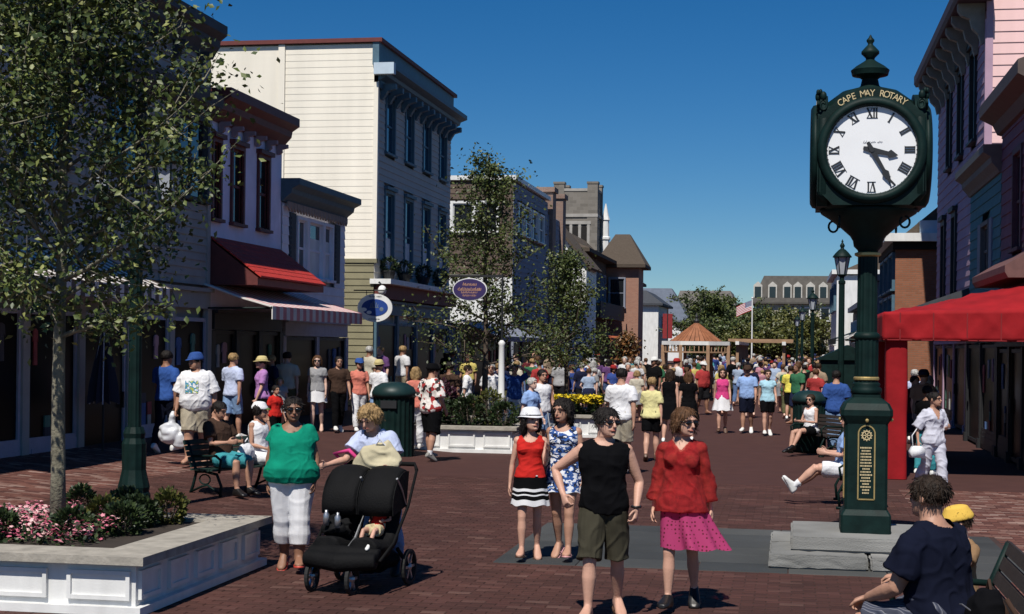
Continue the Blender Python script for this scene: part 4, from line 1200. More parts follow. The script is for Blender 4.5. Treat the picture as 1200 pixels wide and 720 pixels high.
awning(FL, 19.3, 26.4, 3.75, 3.2, 1.25, M_offw, 'tan and white striped awning on the clapboard shop behind the tree', stripes=44, m2=mat('brown_stripe', (.13, .10, .08), .8, .1), val=.25)
awning(FL, 31.0, 37.9, 3.5, 3.02, 1.55, M_offw, 'faded pink and white striped awning under the red pent roof', stripes=30, m2=M_pinks, val=.28)
awning(Face('W', 3.6), 66, 73, 3.4, 2.7, 1.3, M_offw, 'green and white striped awning along the right row of shops', stripes=16, m2=M_iron, val=.5)
awning(Face('W', 3.6), 76, 90, 3.3, 2.8, 1.4, M_iron, 'dark green awning further down the right row', val=.3)
awning(Face('W', 3.7), 55.3, 63, 3.0, 2.5, 1.3, M_slate, 'slate awning on the orange brick building', val=.3)
awning(FL, 57, 67, 3.2, 2.6, 1.5, M_greyw, 'grey awning on the low shop behind the middle trees', val=.2)
awning(FL, 69, 77.5, 3.2, 2.7, 1.3, M_slate, 'slate awning on the brown shingled building', val=.25)
awning(FL, 93, 105.5, 3.4, 2.8, 1.6, mat('orange_canvas', (.42, .10, .03), .8, .1), 'orange awning on the dark hall', val=.3)
awning(FL, 108, 113, 3.9, 3.0, 1.6, mat('pale_green_canvas', (.25, .40, .33), .8, .1), 'pale green awning on the brick corner building', val=.3)

# ================================================================ clock
def RZ(p): return p
M_gold = mat('gold_leaf', (.55, .40, .16), .45, .15, 20, metal=.6)
M_goldt = mat('gold_letters', (.62, .50, .28), .6, .1)
M_dial = mat('clock_dial', (.84, .85, .86), .4, .03, 4)
M_num = mat('clock_black', (.02, .022, .025), .5, .1)
CX, CY = .82, 16.95
st = thing('clock_plinth', 'stepped rough granite plinth under the street clock', 'plinth', (CX, CY, 0))
def rough_block(x0, x1, y0, y1, z0, z1, seed, amp=.012, bev=.02):
    import bmesh
    bm = bmesh.new(); bmesh.ops.create_cube(bm, size=1)
    for v in bm.verts: v.co = Vector(((x0+x1)/2+v.co.x*(x1-x0), (y0+y1)/2+v.co.y*(y1-y0), (z0+z1)/2+v.co.z*(z1-z0)))
    bmesh.ops.bevel(bm, geom=bm.edges[:], offset=bev, segments=2, affect='EDGES')
    bmesh.ops.subdivide_edges(bm, edges=[e for e in bm.edges if e.calc_length() > .1], cuts=9, use_grid_fill=True)
    for v in bm.verts:
        n = mnoise.noise_vector(v.co*7+Vector((seed, 0, 0)))*amp+mnoise.noise_vector(v.co*22)*amp*.5
        v.co += n*(0 if v.co.z < z0+.01 else 1)
    me = bpy.data.meshes.new('block'); bm.to_mesh(me); bm.free(); me.materials.append(M_plinth); return me
for (a, b_, c, d, z0, z1) in ((-1.0, -.01, -1.02, -.02, 0, .15), (.01, 1.0, -1.02, -.02, 0, .15), (-1.0, -.01, .01, 1.02, 0, .15), (.01, 1.0, .01, 1.02, 0, .15)):
    link('granite_block', rough_block(a, b_, c, d, z0, z1, a), st)
link('top_step', rough_block(-.78, .78, -.72, .76, .152, .30, 3, .006), st)
ck = thing('street_clock', 'tall dark green four faced street clock with gold lettering on a granite plinth', 'clock', (CX, CY, .30))
def sq(r, z, c=.28):
    """square ring with clipped corners"""
    q = r*c; return [(r, -r+q, z), (r, r-q, z), (r-q, r, z), (-r+q, r, z), (-r, r-q, z), (-r, -r+q, z), (-r+q, -r, z), (r-q, -r, z)]
def sqloft(prof, c=.1):
    b = MB(); vs = []; fs = []
    for r, z in prof: vs += sq(r, z, c)
    n = 8
    for i in range(len(prof)-1):
        for k in range(n): fs.append((i*n+k, i*n+(k+1) % n, (i+1)*n+(k+1) % n, (i+1)*n+k))
    fs.append(tuple(range(n-1, -1, -1))); fs.append(tuple((len(prof)-1)*n+k for k in range(n)))
    return b.add(vs, fs)
sqloft([(.262, 0), (.262, .19), (.25, .215), (.235, .235), (.228, .25)], .08).build('base', M_iron, ck)
cab = sqloft([(.222, .25), (.222, 1.16), (.245, 1.20), (.270, 1.25), (.270, 1.31), (.235, 1.38), (.15, 1.44), (.15, 1.47)], .12).build('cabinet', M_iron, ck)
for k in range(4):
    M4 = Matrix.Rotation(math.pi/2*k, 3, 'Z')
    def T(mb): mb.v = [tuple(M4 @ Vector(v)) for v in mb.v]; return mb
    outline = [(-.085, .36), (.085, .36), (.085, 1.06)]+[(.085*math.cos(t), 1.06+.085*math.sin(t)) for t in np.linspace(.2, 2.94, 9)]+[(-.085, 1.06)]
    b = MB(); n = len(outline)
    for i in range(n):
        p, q = outline[i], outline[(i+1) % n]; b.bar((p[0], -.224, p[1]), (q[0], -.224, q[1]), .014, .012, up=(0, 1, 0))
    T(b).build('plaque_border', M_gold, cab)
    b = MB()
    for i in range(24):      # gear emblem: rim, teeth, spokes
        t = 2*math.pi*i/24; t2 = 2*math.pi*(i+1)/24
        b.bar((.045*math.cos(t), -.226, 1.04+.045*math.sin(t)), (.045*math.cos(t2), -.226, 1.04+.045*math.sin(t2)), .012, .008, up=(0, 1, 0))
        if i % 2 == 0: b.bar((.048*math.cos(t), -.226, 1.04+.048*math.sin(t)), (.06*math.cos(t), -.226, 1.04+.06*math.sin(t)), .01, .008, up=(0, 1, 0))
    for i in range(6):
        t = math.pi*i/3; b.bar((0, -.226, 1.04), (.042*math.cos(t), -.226, 1.04+.042*math.sin(t)), .008, .008, up=(0, 1, 0))
    T(b).build('gear_emblem', M_goldt, cab)
    b = MB(); gg = random.Random(5)
    for r in range(16):      # worn lines of small lettering, too worn to read
        z = .90-r*.032; w = gg.choice((.05, .06, .065, .04)); x = -w
        while x < w-.01:
            l = gg.uniform(.006, .012); b.box(x, x+l, -.2275, -.222, z, z+.016); x += l+.005
    tag(T(b).build('plaque_lettering', M_goldt, cab), kind='stuff')
    b = MB().ell((0, -.27, 1.20), (.02, .02, .02), 8, 6); T(b).build('boss', M_gold, cab)
def fluted(prof, n=16, flute=.06):
    b = MB(); vs = []; fs = []; m = n*2
    for r, z in prof:
        for k in range(m):
            rr = r*(1-flute*(k % 2)); t = 2*math.pi*k/m; vs.append((rr*math.cos(t), rr*math.sin(t), z))
    for i in range(len(prof)-1):
        for k in range(m): fs.append((i*m+k, i*m+(k+1) % m, (i+1)*m+(k+1) % m, (i+1)*m+k))
    fs.append(tuple(range(m-1, -1, -1))); fs.append(tuple((len(prof)-1)*m+k for k in range(m)))
    return b.add(vs, fs)
col_ = fluted([(.125, 1.60), (.125, 2.06), (.108, 2.14), (.105, 2.96)]).build('column', M_iron, ck)
MB().lathe([(.15, 1.47), (.165, 1.49), (.165, 1.53), (.14, 1.56), (.15, 1.58), (.13, 1.602)], n=24).build('column_collar', M_iron, ck, smooth=True)
MB().lathe([(.126, 1.62), (.136, 1.63), (.136, 1.65), (.126, 1.66)], n=24).build('lower_ring', M_gold, col_)
MB().lathe([(.128, 2.06), (.14, 2.08), (.14, 2.11), (.11, 2.14)], n=24).build('middle_ring', M_iron, col_, smooth=True)
MB().lathe([(.112, 2.95), (.14, 2.965), (.14, 2.99), (.11, 3.0)], n=24).build('upper_ring', M_gold, col_)
MB().lathe([(.10, 2.99), (.11, 3.02), (.15, 3.06), (.16, 3.12), (.19, 3.17), (.29, 3.26), (.42, 3.36), (.50, 3.41), (.52, 3.45)], n=28).build('capital', M_iron, ck, smooth=True)
sqloft([(.44, 3.44), (.49, 3.47), (.50, 3.52), (.50, 4.48), (.47, 4.53)], .35).build('head_body', M_iron, ck)
DZ = 4.03                                   # dial centre above the plinth
def on_face(k, mb):
    M4 = Matrix.Rotation(math.pi/2*k, 3, 'Z'); mb.v = [tuple(M4 @ Vector((v[0], v[1]+.045, v[2]))) for v in mb.v]; return mb
def disc(y0, y1, r, n=48, r2=None):
    b = MB(); vs = []; fs = []
    for y_, rr in ((y0, r), (y1, r2 or r)):
        for i in range(n): t = 2*math.pi*i/n; vs.append((rr*math.cos(t), y_, DZ+rr*math.sin(t)))
    for i in range(n): fs.append((i, (i+1) % n, n+(i+1) % n, n+i))
    fs += [tuple(range(n)), tuple(range(2*n-1, n-1, -1))]
    return b.add(vs, fs)
NUM = {1: 'I', 2: 'II', 3: 'III', 4: 'IIII', 5: 'V', 6: 'VI', 7: 'VII', 8: 'VIII', 9: 'IX', 10: 'X', 11: 'XI', 12: 'XII'}
def rim(prof, n=56):
    b = MB(); vs = []; fs = []; m = len(prof)
    for i in range(n):
        t = 2*math.pi*i/n
        for r, y_ in prof: vs.append((r*math.cos(t), y_, DZ+r*math.sin(t)))
    for i in range(n):
        for j in range(m): fs.append((i*m+j, i*m+(j+1) % m, ((i+1) % n)*m+(j+1) % m, ((i+1) % n)*m+j))
    return b.add(vs, fs)
def arch_slab(y0, y1, hw, zlo, ztop, zsh):
    pts = [(-hw, zlo+.14), (-hw+.14, zlo), (hw-.14, zlo), (hw, zlo+.14), (hw, zsh)]
    rr = .60
    pts += [(rr*math.cos(t), DZ+.012+rr*math.sin(t)*(ztop-DZ)/rr) for t in np.linspace(.75, math.pi-.75, 17)]+[(-hw, zsh)]
    return MB().prism(pts, 'y', y0, y1)
for k in range(4):
    on_face(k, arch_slab(-.60, -.49, .53, 3.46, 4.67, 4.40)).build('face_plate', M_iron, ck)
    on_face(k, disc(-.602, -.49, .485)).build('dial', M_dial, ck)
    fr_ = on_face(k, rim([(.455, -.604), (.47, -.655), (.51, -.665), (.55, -.64), (.56, -.60)])).build('bezel', M_iron, ck, smooth=True)
    for hnum in range(1, 13):
        b = MB(); t = R(90-30*hnum); c = Vector((math.cos(t), 0, math.sin(t))); tn = Vector((math.sin(t), 0, -math.cos(t)))
        wid = {'I': .026, 'V': .062, 'X': .062}; s_ = NUM[hnum]; tot = sum(wid[q] for q in s_); x = -tot/2
        ctr = Vector((0, -.606, DZ))+c*.385; hh = .052
        for q in s_:
            w = wid[q]; xm = x+w/2
            def Pt(xx, up): return ctr+tn*xx+c*up
            if q == 'I': b.bar(Pt(xm, -hh), Pt(xm, hh), .016, .006, up=(0, 1, 0))
            elif q == 'V':
                b.bar(Pt(x+.006, hh), Pt(xm, -hh), .017, .006, up=(0, 1, 0)); b.bar(Pt(x+w-.006, hh), Pt(xm, -hh), .007, .006, up=(0, 1, 0))
            else:
                b.bar(Pt(x+.006, hh), Pt(x+w-.006, -hh), .017, .006, up=(0, 1, 0)); b.bar(Pt(x+w-.006, hh), Pt(x+.006, -hh), .007, .006, up=(0, 1, 0))
            x += w
        b.bar(ctr+tn*(-tot/2)+c*hh, ctr+tn*(tot/2)+c*hh, .005, .006, up=(0, 1, 0)); b.bar(ctr+tn*(-tot/2)-c*hh, ctr+tn*(tot/2)-c*hh, .005, .006, up=(0, 1, 0))
        on_face(k, b).build('numeral', M_num, ck, fix=False)
    b = MB()
    for i in range(60):
        t = 2*math.pi*i/60; b.bar((.449*math.cos(t), -.606, DZ+.449*math.sin(t)), (.457*math.cos(t), -.606, DZ+.457*math.sin(t)), .004, .006, up=(0, 1, 0))
    on_face(k, b).build('minute_track', M_num, ck, fix=False)
    b = MB(); gg = random.Random(8); x = -.09
    while x < .1:                            # maker's name in script, too small to read
        b.bar((x, -.606, DZ+.075+gg.uniform(-.006, .004)), (x+.012, -.606, DZ+.088+gg.uniform(-.004, .012)), .003, .004, up=(0, 1, 0)); x += gg.choice((.012, .014, .03))
    on_face(k, b).build('maker_script', mat('dial_grey', (.35, .36, .38), .6, 0), ck, fix=False)
    for nm, deg, ln, w in (('hour_hand', 90-103, .27, .034), ('minute_hand', 90-150, .40, .03)):
        t = R(deg); c = Vector((math.cos(t), 0, math.sin(t))); tn = Vector((-c.z, 0, c.x)); o_ = Vector((0, -.618 if nm[0] == 'h' else -.628, DZ))
        pts = [(-.09, w*.5), (-.05, w*.7), (0, w*.8), (ln*.62, w*.55), (ln*.70, w*1.25), (ln*.80, w*.9), (ln, .003)]
        out = [o_+c*a+tn*b2 for a, b2 in pts]+[o_+c*a-tn*b2 for a, b2 in reversed(pts)]
        b = MB(); n = len(out); b.add(out+[p+Vector((0, -.006, 0)) for p in out], [tuple(range(n)), tuple(range(2*n-1, n-1, -1))]+[(i, (i+1) % n, n+(i+1) % n, n+i) for i in range(n)])
        on_face(k, b).build(nm, M_num, ck)
    on_face(k, disc(-.64, -.60, .028, 16)).build('hub', M_num, ck)
    sgn = 'CAPE MAY ROTARY'
    fc = bpy.data.curves.new('letters', 'FONT'); fc.body = 'X'
    b = MB()
    for i, chh in enumerate(sgn):
        if chh == ' ': continue
        a = R(90+33.5-67*i/(len(sgn)-1)); rr = .585
        cu = bpy.data.curves.new('letter', 'FONT'); cu.body = chh; cu.size = .098; cu.align_x = 'CENTER'; cu.align_y = 'CENTER'; cu.extrude = .003
        o = bpy.data.objects.new('letter', cu); TMP.collection.objects.link(o); TMP.view_layers[0].update()
        me = o.evaluated_get(TMP.view_layers[0].depsgraph).to_mesh()
        Mx = Matrix.Translation((rr*math.cos(a), -.6035, DZ+.012+rr*math.sin(a)*.99)) @ Matrix.Rotation(-(a-math.pi/2), 4, 'Y') @ Matrix.Rotation(R(90), 4, 'X') @ Matrix.Diagonal((.9, 1, 1, 1))
        b.add([tuple(Mx @ v.co) for v in me.vertices], [tuple(p.vertices) for p in me.polygons])
        TMP.collection.objects.unlink(o); bpy.data.objects.remove(o)
    tag(on_face(k, b).build('lettering', M_goldt, ck, fix=False), kind='stuff')
    # scroll rosettes at the shoulders, rings hanging under the head
    for sg in (-1, 1):
        b = MB(); b.tube([(sg*(.50+.045*math.cos(t)*(1-.06*t)), -.60, 4.50+.062*math.sin(t)*(1-.06*t)) for t in np.linspace(0, 9, 26)], .014, 6)
        b.ell((sg*.50, -.60, 4.60), (.035, .03, .05), 10, 8); b.ell((sg*.53, -.60, 4.645), (.02, .02, .03), 8, 6)
        on_face(k, b).build('scroll', M_iron, ck, smooth=True)
    b = MB()
    b.tube([(.36+.05*math.cos(t), -.36, 3.30+.06*math.sin(t)) for t in np.linspace(-4.2, 1.6, 14)], .012, 6)
    on_face(k, b).build('hanging_ring', M_iron, ck, smooth=True)
    M45 = Matrix.Rotation(math.pi/4+math.pi/2*k, 3, 'Z')
    b = MB().tube([(0, -.655, 3.52), (0, -.69, 3.58), (0, -.69, 4.36), (0, -.66, 4.42), (0, -.60, 4.46)], [.05, .075, .075, .06, .03], 10)
    b.v = [tuple(M45 @ Vector(v)) for v in b.v]; b.build('corner_pillar', M_iron, ck, smooth=True)
b = MB().lathe([(.50, 4.47), (.46, 4.60), (.30, 4.72), (.12, 4.77), (.10, 4.79), (.085, 4.86), (.12, 4.885), (.19, 4.90), (.20, 4.94), (.205, 4.955), (.15, 5.0), (.07, 5.05), (.045, 5.07), (.05, 5.09), (.095, 5.135), (.095, 5.16), (.055, 5.205), (.03, 5.23), (.026, 5.245), (.042, 5.27), (.042, 5.285), (.02, 5.31), (.006, 5.34)], n=24)
smooth_by_angle(b.build('finial', M_iron, ck), 50)

# ================================================================ street lamps
M_lglass = mat('lamp_glass', (.42, .45, .50), .2, .1, 4, spec=.7)
def lamp(x, y, h=4.6, label='', heads=1):
    t = thing('street_lamp', label, 'street lamp', (x, y, 0), 0, 'old fashioned street lamps')
    fluted([(.21, .0), (.21, .30), (.19, .34), (.20, .40), (.165, .55), (.15, .62), (.155, .95), (.13, 1.02), (.14, 1.08), (.11, 1.16)], 12, .05).build('base', M_iron, t)
    p = fluted([(.085, 1.15), (.078, h-.95), (.095, h-.93), (.095, h-.86), (.06, h-.84), (.06, h-.70)], 12, .07).build('post', M_iron, t)
    hp = [(0, 0)] if heads == 1 else [(-.42, 0), (.42, 0)]
    if heads == 2:
        b = MB()
        for sg in (-1, 1): b.tube([(0, 0, h-.95), (sg*.2, 0, h-1.05), (sg*.42, 0, h-.9), (sg*.42, 0, h-.70)], .03, 6)
        b.build('arm', M_iron, t, smooth=True)
    for hx, hy in hp:
        gl = MB().lathe([(.11, h-.68), (.20, h-.22), (.20, h-.215)], (hx, hy, 0), 6).build('lantern', M_lglass, t)
        b = MB()
        for k in range(6):
            a = 2*math.pi*k/6; b.tube([(hx+.115*math.cos(a), hy+.115*math.sin(a), h-.69), (hx+.205*math.cos(a), hy+.205*math.sin(a), h-.21)], .012, 4)
        b.lathe([(.06, h-.76), (.13, h-.70), (.13, h-.68)], (hx, hy, 0), 6)
        b.build('lantern_bars', M_iron, gl)
        MB().lathe([(.25, h-.23), (.25, h-.20), (.17, h-.10), (.09, h-.02), (.05, h), (.045, h+.04), (.07, h+.08), (.05, h+.13), (.02, h+.17), (.03, h+.2), (.005, h+.26)], (hx, hy, 0), 12).build('lantern_cap', M_iron, gl, smooth=True)
    return t
lamp(-8.15, 18.3, 4.7, 'green double headed street lamp behind the flower planter beside the tree', 2)
lamp(1.37, 42.2, 4.95, 'green street lamp just left of the clock post')
lamp(.95, 66, 4.6, 'slim street lamp second in the row receding past the clock')
lamp(.72, 90, 4.6, 'third street lamp in the row receding past the clock')
lamp(.55, 114, 4.6, 'fourth and farthest street lamp in the row past the clock')

# ================================================================ planters, flowers, shrubs
M_ledge = mat('weathered_ledge', (.36, .33, .28), .85, .25, 7, .35, 25)
M_soil = mat('soil', (.035, .025, .018), .95, .3)
def planter(x0, x1, y0, y1, h, label, npx, npy, ledge=.42, panel=True):
    t = thing('planter', label, 'planter', ((x0+x1)/2, (y0+y1)/2, 0)); ox, oy = (x0+x1)/2, (y0+y1)/2
    def B(): return MB()
    def off(mb): mb.v = [(v[0]-ox, v[1]-oy, v[2]) for v in mb.v]; return mb
    off(B().box(x0+.05, x1-.05, y0+.05, y1-.05, 0, h-.08)).build('box', M_white, t)
    lt = .07; o = .06
    for (a, b_, c, d) in ((x0-o, x1+o, y0-o, y0+ledge), (x0-o, x1+o, y1-ledge, y1+o), (x0-o, x0+ledge, y0+ledge, y1-ledge), (x1-ledge, x1+o, y0+ledge, y1-ledge)):
        off(B().box(a+.002, b_-.002, c+.002, d-.002, h-lt, h)).build('ledge', M_ledge, t)
    off(B().box(x0-.02, x1+.02, y0-.02, y1+.02, 0, .07)).build('skirting', M_white, t)
    off(B().box(x0+ledge, x1-ledge, y0+ledge, y1-ledge, h-.06, h-.03)).build('soil', M_soil, t)
    for n, F_, a0, a1 in ((npx, Face('S', y0+.05), x0, x1), (npx, Face('S', y1-.05), x0, x1), (npy, Face('E', x1-.05), y0, y1)):
        if n == 0: continue
        back = F_.c == y1-.05
        w = (a1-a0)/n
        for k in range(n):
            p, q = a0+w*k+.09, a0+w*(k+1)-.09; b = MB(); m_ = .035; z0, z1 = .12, h-.13
            s_ = -1 if back else 1
            def bb(a, c, o0, o1, z0_, z1_): F_.box(b, a, c, s_*o0 if not back else s_*o0-.1*0, s_*o1, z0_, z1_)
            bb(p, p+m_, 0, .035, z0, z1); bb(q-m_, q, 0, .035, z0, z1); bb(p+m_, q-m_, 0, .033, z0, z0+m_); bb(p+m_, q-m_, 0, .033, z1-m_, z1); bb(p+m_, q-m_, 0, .012, z0+m_, z1-m_)
            off(b).build('panel', M_white, t)
    return t
planter(-9.6, -5.2, 11.8, 14.85, .49, 'big white panelled planter with wooden ledge under the tree at lower left', 6, 5)
planter(-8.6, -5.6, 31.4, 36.2, .55, 'white planter of green shrubs behind the man in the flowered shirt', 4, 5, .3)
planter(-6.9, -4.3, 37.6, 42.5, .55, 'white planter filled with yellow flowers by the strolling crowd', 4, 5, .3)

def leaf_mat(name, stops, rough=.5, trans=.25):
    m = island_ramp(name, stops, rough, .1, 60, .15)
    b = m.node_tree.nodes['Principled BSDF']; b.inputs['Specular IOR Level'].default_value = .45
    return m
M_leaf = leaf_mat('tree_leaf', [(0, (.020, .036, .010)), (.35, (.045, .070, .015)), (.75, (.092, .122, .026)), (1, (.22, .235, .07))])
M_leaf2 = leaf_mat('far_leaf', [(0, (.026, .042, .012)), (.5, (.058, .082, .02)), (1, (.12, .14, .036))])
M_leaf3 = leaf_mat('yellow_leaf', [(0, (.05, .06, .012)), (.5, (.09, .10, .022)), (1, (.15, .14, .035))])
M_box = leaf_mat('boxwood', [(0, (.012, .024, .008)), (.6, (.025, .045, .014)), (1, (.05, .075, .022))])
M_bark = mat('pale_bark', (.19, .175, .125), .95, .45, 9, .8, 35, stretch=(1.5, 1.5, .4))
M_bark2 = mat('brown_bark', (.10, .075, .055), .9, .3, 14, .5, 40)
def leaves(pts, size, m, name, parent, seed, broad=.62, droop=.5, cnt=1):
    """small folded leaves, each a separate pointed blade"""
    gnp = np.random.RandomState(seed); P = np.asarray(pts); n = len(P)
    d = gnp.normal(size=(n, 3)); d[:, 2] = d[:, 2]*.6-droop; d /= np.linalg.norm(d, axis=1)[:, None]
    r = gnp.normal(size=(n, 3)); w = np.cross(d, r); w /= np.linalg.norm(w, axis=1)[:, None]; u = np.cross(w, d)
    L = size*gnp.uniform(.65, 1.3, n)[:, None]; W = L*broad*.5
    v0 = P; v1 = P+d*L*.45+w*W+u*L*.10; v2 = P+d*L; v3 = P+d*L*.45-w*W+u*L*.10; 
    V = np.stack([v0, v1, v2, v3], 1).reshape(-1, 3)
    i = np.arange(n)*4; F = np.concatenate([np.stack([i, i+1, i+2], 1), np.stack([i, i+2, i+3], 1)])
    me = bpy.data.meshes.new(name); me.vertices.add(len(V)); me.vertices.foreach_set('co', V.ravel())
    me.loops.add(len(F)*3); me.loops.foreach_set('vertex_index', F.ravel()); me.polygons.add(len(F))
    me.polygons.foreach_set('loop_start', np.arange(len(F))*3); me.polygons.foreach_set('loop_total', np.full(len(F), 3))
    me.materials.append(m); me.update(); me.validate()
    return link(name, me, parent)
def tree(x, y, label, base=0.0, h=7.0, clear=2.0, rad=1.7, tr=.075, nleaf=7000, leaf=.07, seed=1, m=None, bark=None, group=None, lean=(0, 0), nl=26, shape=1.0, up=1.0, sub=7):
    g = random.Random(seed); t = thing('tree', label, 'tree', (x, y, base), 0, group)
    b = MB(); top = h-base
    tp = [(lean[0]*(z/top)+.05*math.sin(z*1.7+seed)*(z/top), lean[1]*(z/top)+.05*math.cos(z*1.3)*(z/top), z) for z in np.linspace(0, top*.97, 12)]
    b.tube(tp, [tr*(1.15 if i == 0 else 1)*(1-.9*(i/11)**1.1)+.006 for i in range(12)], 9)
    cl = clear-base; pts = []
    def Tz(z):
        f = z/(top*.97)*11; i = min(int(f), 10); return Vector(tp[i]).lerp(Vector(tp[i+1]), f-i)
    for k in range(nl):
        f = (k+g.random())/nl; z = cl+(top*.93-cl)*f**.95; a = k*2.4+g.uniform(-.4, .4)
        prof = (math.sin(math.pi*min(1, (f*.74+.20)))**.9) if shape >= 1 else (1-f)**1.15
        reach = float(np.interp(f, (0, .15, .35, .6, .8, 1), (.62, 1.05, 1.08, .78, .6, .3))) if shape >= 1 else .30+.90*prof
        ln = rad*reach*g.uniform(.75, 1.12)*(1 if f < .9 else .7)
        el = (.45+.55*f)*up+g.uniform(-.1, .15); p = Tz(z); d = Vector((math.cos(a)*math.cos(el), math.sin(a)*math.cos(el), math.sin(el)))
        pp = [p]; r0 = tr*(1-.75*f)*.42; 
        for s_ in range(5):
            d = (d+Vector((g.uniform(-.18, .18), g.uniform(-.18, .18), g.uniform(-.12, .16)))).normalized(); p = p+d*ln/5; pp.append(p)
        b.tube(pp, [max(.004, r0*(1-.17*i)) for i in range(6)], 6)
        for s_ in range(sub):
            q = pp[1].lerp(pp[5], 0) if False else pp[1+s_ % 5]; dd = (d*.5+Vector((g.gauss(0, .7), g.gauss(0, .7), g.gauss(.1, .6)))).normalized(); l2 = ln*g.uniform(.22, .5)
            e = q+dd*l2; b.tube([q, q.lerp(e, .5)+Vector((0, 0, -.02)), e], [r0*.35+.002, r0*.25+.002, .002], 4)
            for j in range(5): pts.append((q.lerp(e, .35+.16*j), .05+.04*j))
        for j in range(8): pts.append((pp[2].lerp(pp[5], j/7), .08)); 
    b.build('trunk', bark or M_bark, t, smooth=True)
    out = []
    per = max(1, nleaf//len(pts))
    for q, s_ in pts:
        for j in range(per): out.append((q.x+g.gauss(0, s_*.75+leaf*.45), q.y+g.gauss(0, s_*.75+leaf*.45), q.z+g.gauss(0, s_*.6+leaf*.4)))
    leaves(out, leaf, m or M_leaf, 'crown', t, seed)
    return t
tree(-6.82, 13.6, 'young street tree with pale trunk growing in the big white planter', .42, 6.4, 2.25, 1.78, .068, 25000, .068, 3, nl=40, sub=9, up=.85)
G2 = 'street trees in the middle planters'
tree(-6.75, 34.0, 'slim tall street tree beside the purple oval sign', .5, 6.75, 1.7, 1.7, .07, 10500, .082, 5, M_leaf2, M_bark2, G2, nl=34, shape=.5, up=.5)
tree(-5.75, 40.0, 'smaller bushy street tree by the yellow flowers', .5, 4.9, 1.5, 1.25, .06, 8500, .082, 9, M_leaf2, M_bark2, G2, nl=28, shape=.5, up=.55)
x_, y_ = along(735, 88); tree(x_, y_, 'low orange tinged tree before the dark hall', 0, 2.9, 1.0, .9, .08, 1800, .2, 12, leaf_mat('rusty_leaf', [(0, (.05, .045, .012)), (.5, (.16, .07, .02)), (1, (.22, .10, .03))]), M_bark2, None, nl=16)
for i, (u, v, d, wd_, m, lb) in enumerate(((842, 338, 165, 5.5, M_leaf2, 'tallest dark green tree beyond the pavilion'), (878, 358, 175, 5.0, M_leaf2, 'dark tree behind the flagpole'), (912, 362, 160, 4.5, M_leaf2, 'round green tree below the far hotel'), (935, 362, 150, 4.0, M_leaf3, 'pale tree behind the receding lamp row'), (898, 378, 135, 3.6, M_leaf3, 'low yellowish tree in front of the far hotel'), (862, 372, 140, 3.8, M_leaf2, 'low dark tree left of the flagpole'), (828, 358, 185, 4.2, M_leaf2, 'broad tree before the grey mansard block'))):
    x_, y_ = along(u, d); tree(x_, y_, lb, 0, EYE+(405-v)/1800*d-1.3, 1.0, wd_, .25, 15000, .29, 20+i, m, M_bark2, 'trees at the end of the street', nl=26, sub=6, up=.7)

def shrub(name, label, x, y, z, r, h, m, n, leaf, seed, cat='shrub', group=None, cone=0):
    g = np.random.RandomState(seed); t = thing(name, label, cat, (x, y, z), 0, group)
    d = g.normal(size=(n, 3)); d /= np.linalg.norm(d, axis=1)[:, None]; k = g.uniform(.35, 1, n)**.5
    P = d*k[:, None]*np.array([r, r, h/2])+np.array([0, 0, h/2]); bump = 1+.18*np.sin(P[:, 0]*23+seed)*np.cos(P[:, 1]*19+P[:, 2]*15); P[:, :2] *= bump[:, None]
    if cone: P[:, :2] *= (1.15-P[:, 2:3]/h)
    leaves(P, leaf, m, 'foliage', t, seed, .7, -.25)
    b = MB()
    for i in range(7):
        a = i*.9+seed; b.tube([(0, 0, -.02), (.4*r*math.cos(a), .4*r*math.sin(a), h*.35), (.7*r*math.cos(a), .7*r*math.sin(a), h*.7)], [.012, .008, .004], 5)
    b.build('stems', M_bark2, t)
    return t
for i, (x, y, r, h, m, lb) in enumerate((
        (-6.35, 12.95, .17, .30, M_box, 'small round box bush at the front edge of the big planter'), (-6.95, 12.75, .16, .28, M_box, 'round box bush among pink flowers left of centre'),
        (-7.55, 12.8, .17, .30, M_box, 'box bush near the left edge of the picture'), (-6.05, 13.35, .20, .32, M_box, 'dark bush by the inner corner of the wooden ledge'),
        (-6.15, 13.9, .19, .33, M_box, 'green bush halfway along the planter side'), (-6.45, 14.3, .15, .36, M_box, 'upright dark bush right of the tree trunk'),
        (-6.95, 14.35, .14, .36, M_box, 'upright dark bush just beside the tree trunk'), (-8.1, 14.2, .16, .34, M_box, 'dark bush behind pink flowers at far left'),
        (-5.98, 14.25, .17, .36, M_leaf3, 'yellow green shrub at the back corner of the big planter'), (-6.35, 13.6, .16, .34, M_leaf3, 'yellow tipped shrub in the middle of the big planter'))):
    shrub('planter_bush', lb, x, y, .43, r, h, m, 900, .05, 40+i, group='bushes in the big planter')
for i in range(7):
    shrub('planter_shrub', ['low green shrub at the left end of the middle planter', 'second low shrub in the middle planter', 'third low shrub in the middle planter row', 'bushy shrub at the centre of the middle planter', 'shrub beside the slim street tree', 'olive shrub near the right end of the middle planter', 'last shrub at the right end of the middle planter'][i], -8.2+i*.38, 31.95+.3*(i % 2), .5, .32, .55+.12*(i % 3), M_leaf3 if i in (5,) else M_box, 700, .08, 60+i, group='shrubs in the middle planter')
shrub('purple_shrub', 'dark purple leaved bush in the middle planter', -7.75, 33.2, .5, .55, 1.0, leaf_mat('purple_leaf', [(0, (.02, .006, .012)), (1, (.07, .016, .035))]), 1400, .09, 71)
for i in range(5):
    shrub('yellow_shrub', ['green bush under yellow blooms at the left of its planter', 'second green bush in the yellow flower planter', 'middle green bush in the yellow flower planter', 'fourth green bush in the yellow flower planter', 'green bush at the right end of the yellow flower planter'][i], -6.4+i*.45, 38.3+.2*(i % 2), .5, .34, .5, M_box, 600, .08, 75+i, group='bushes in the yellow flower planter')
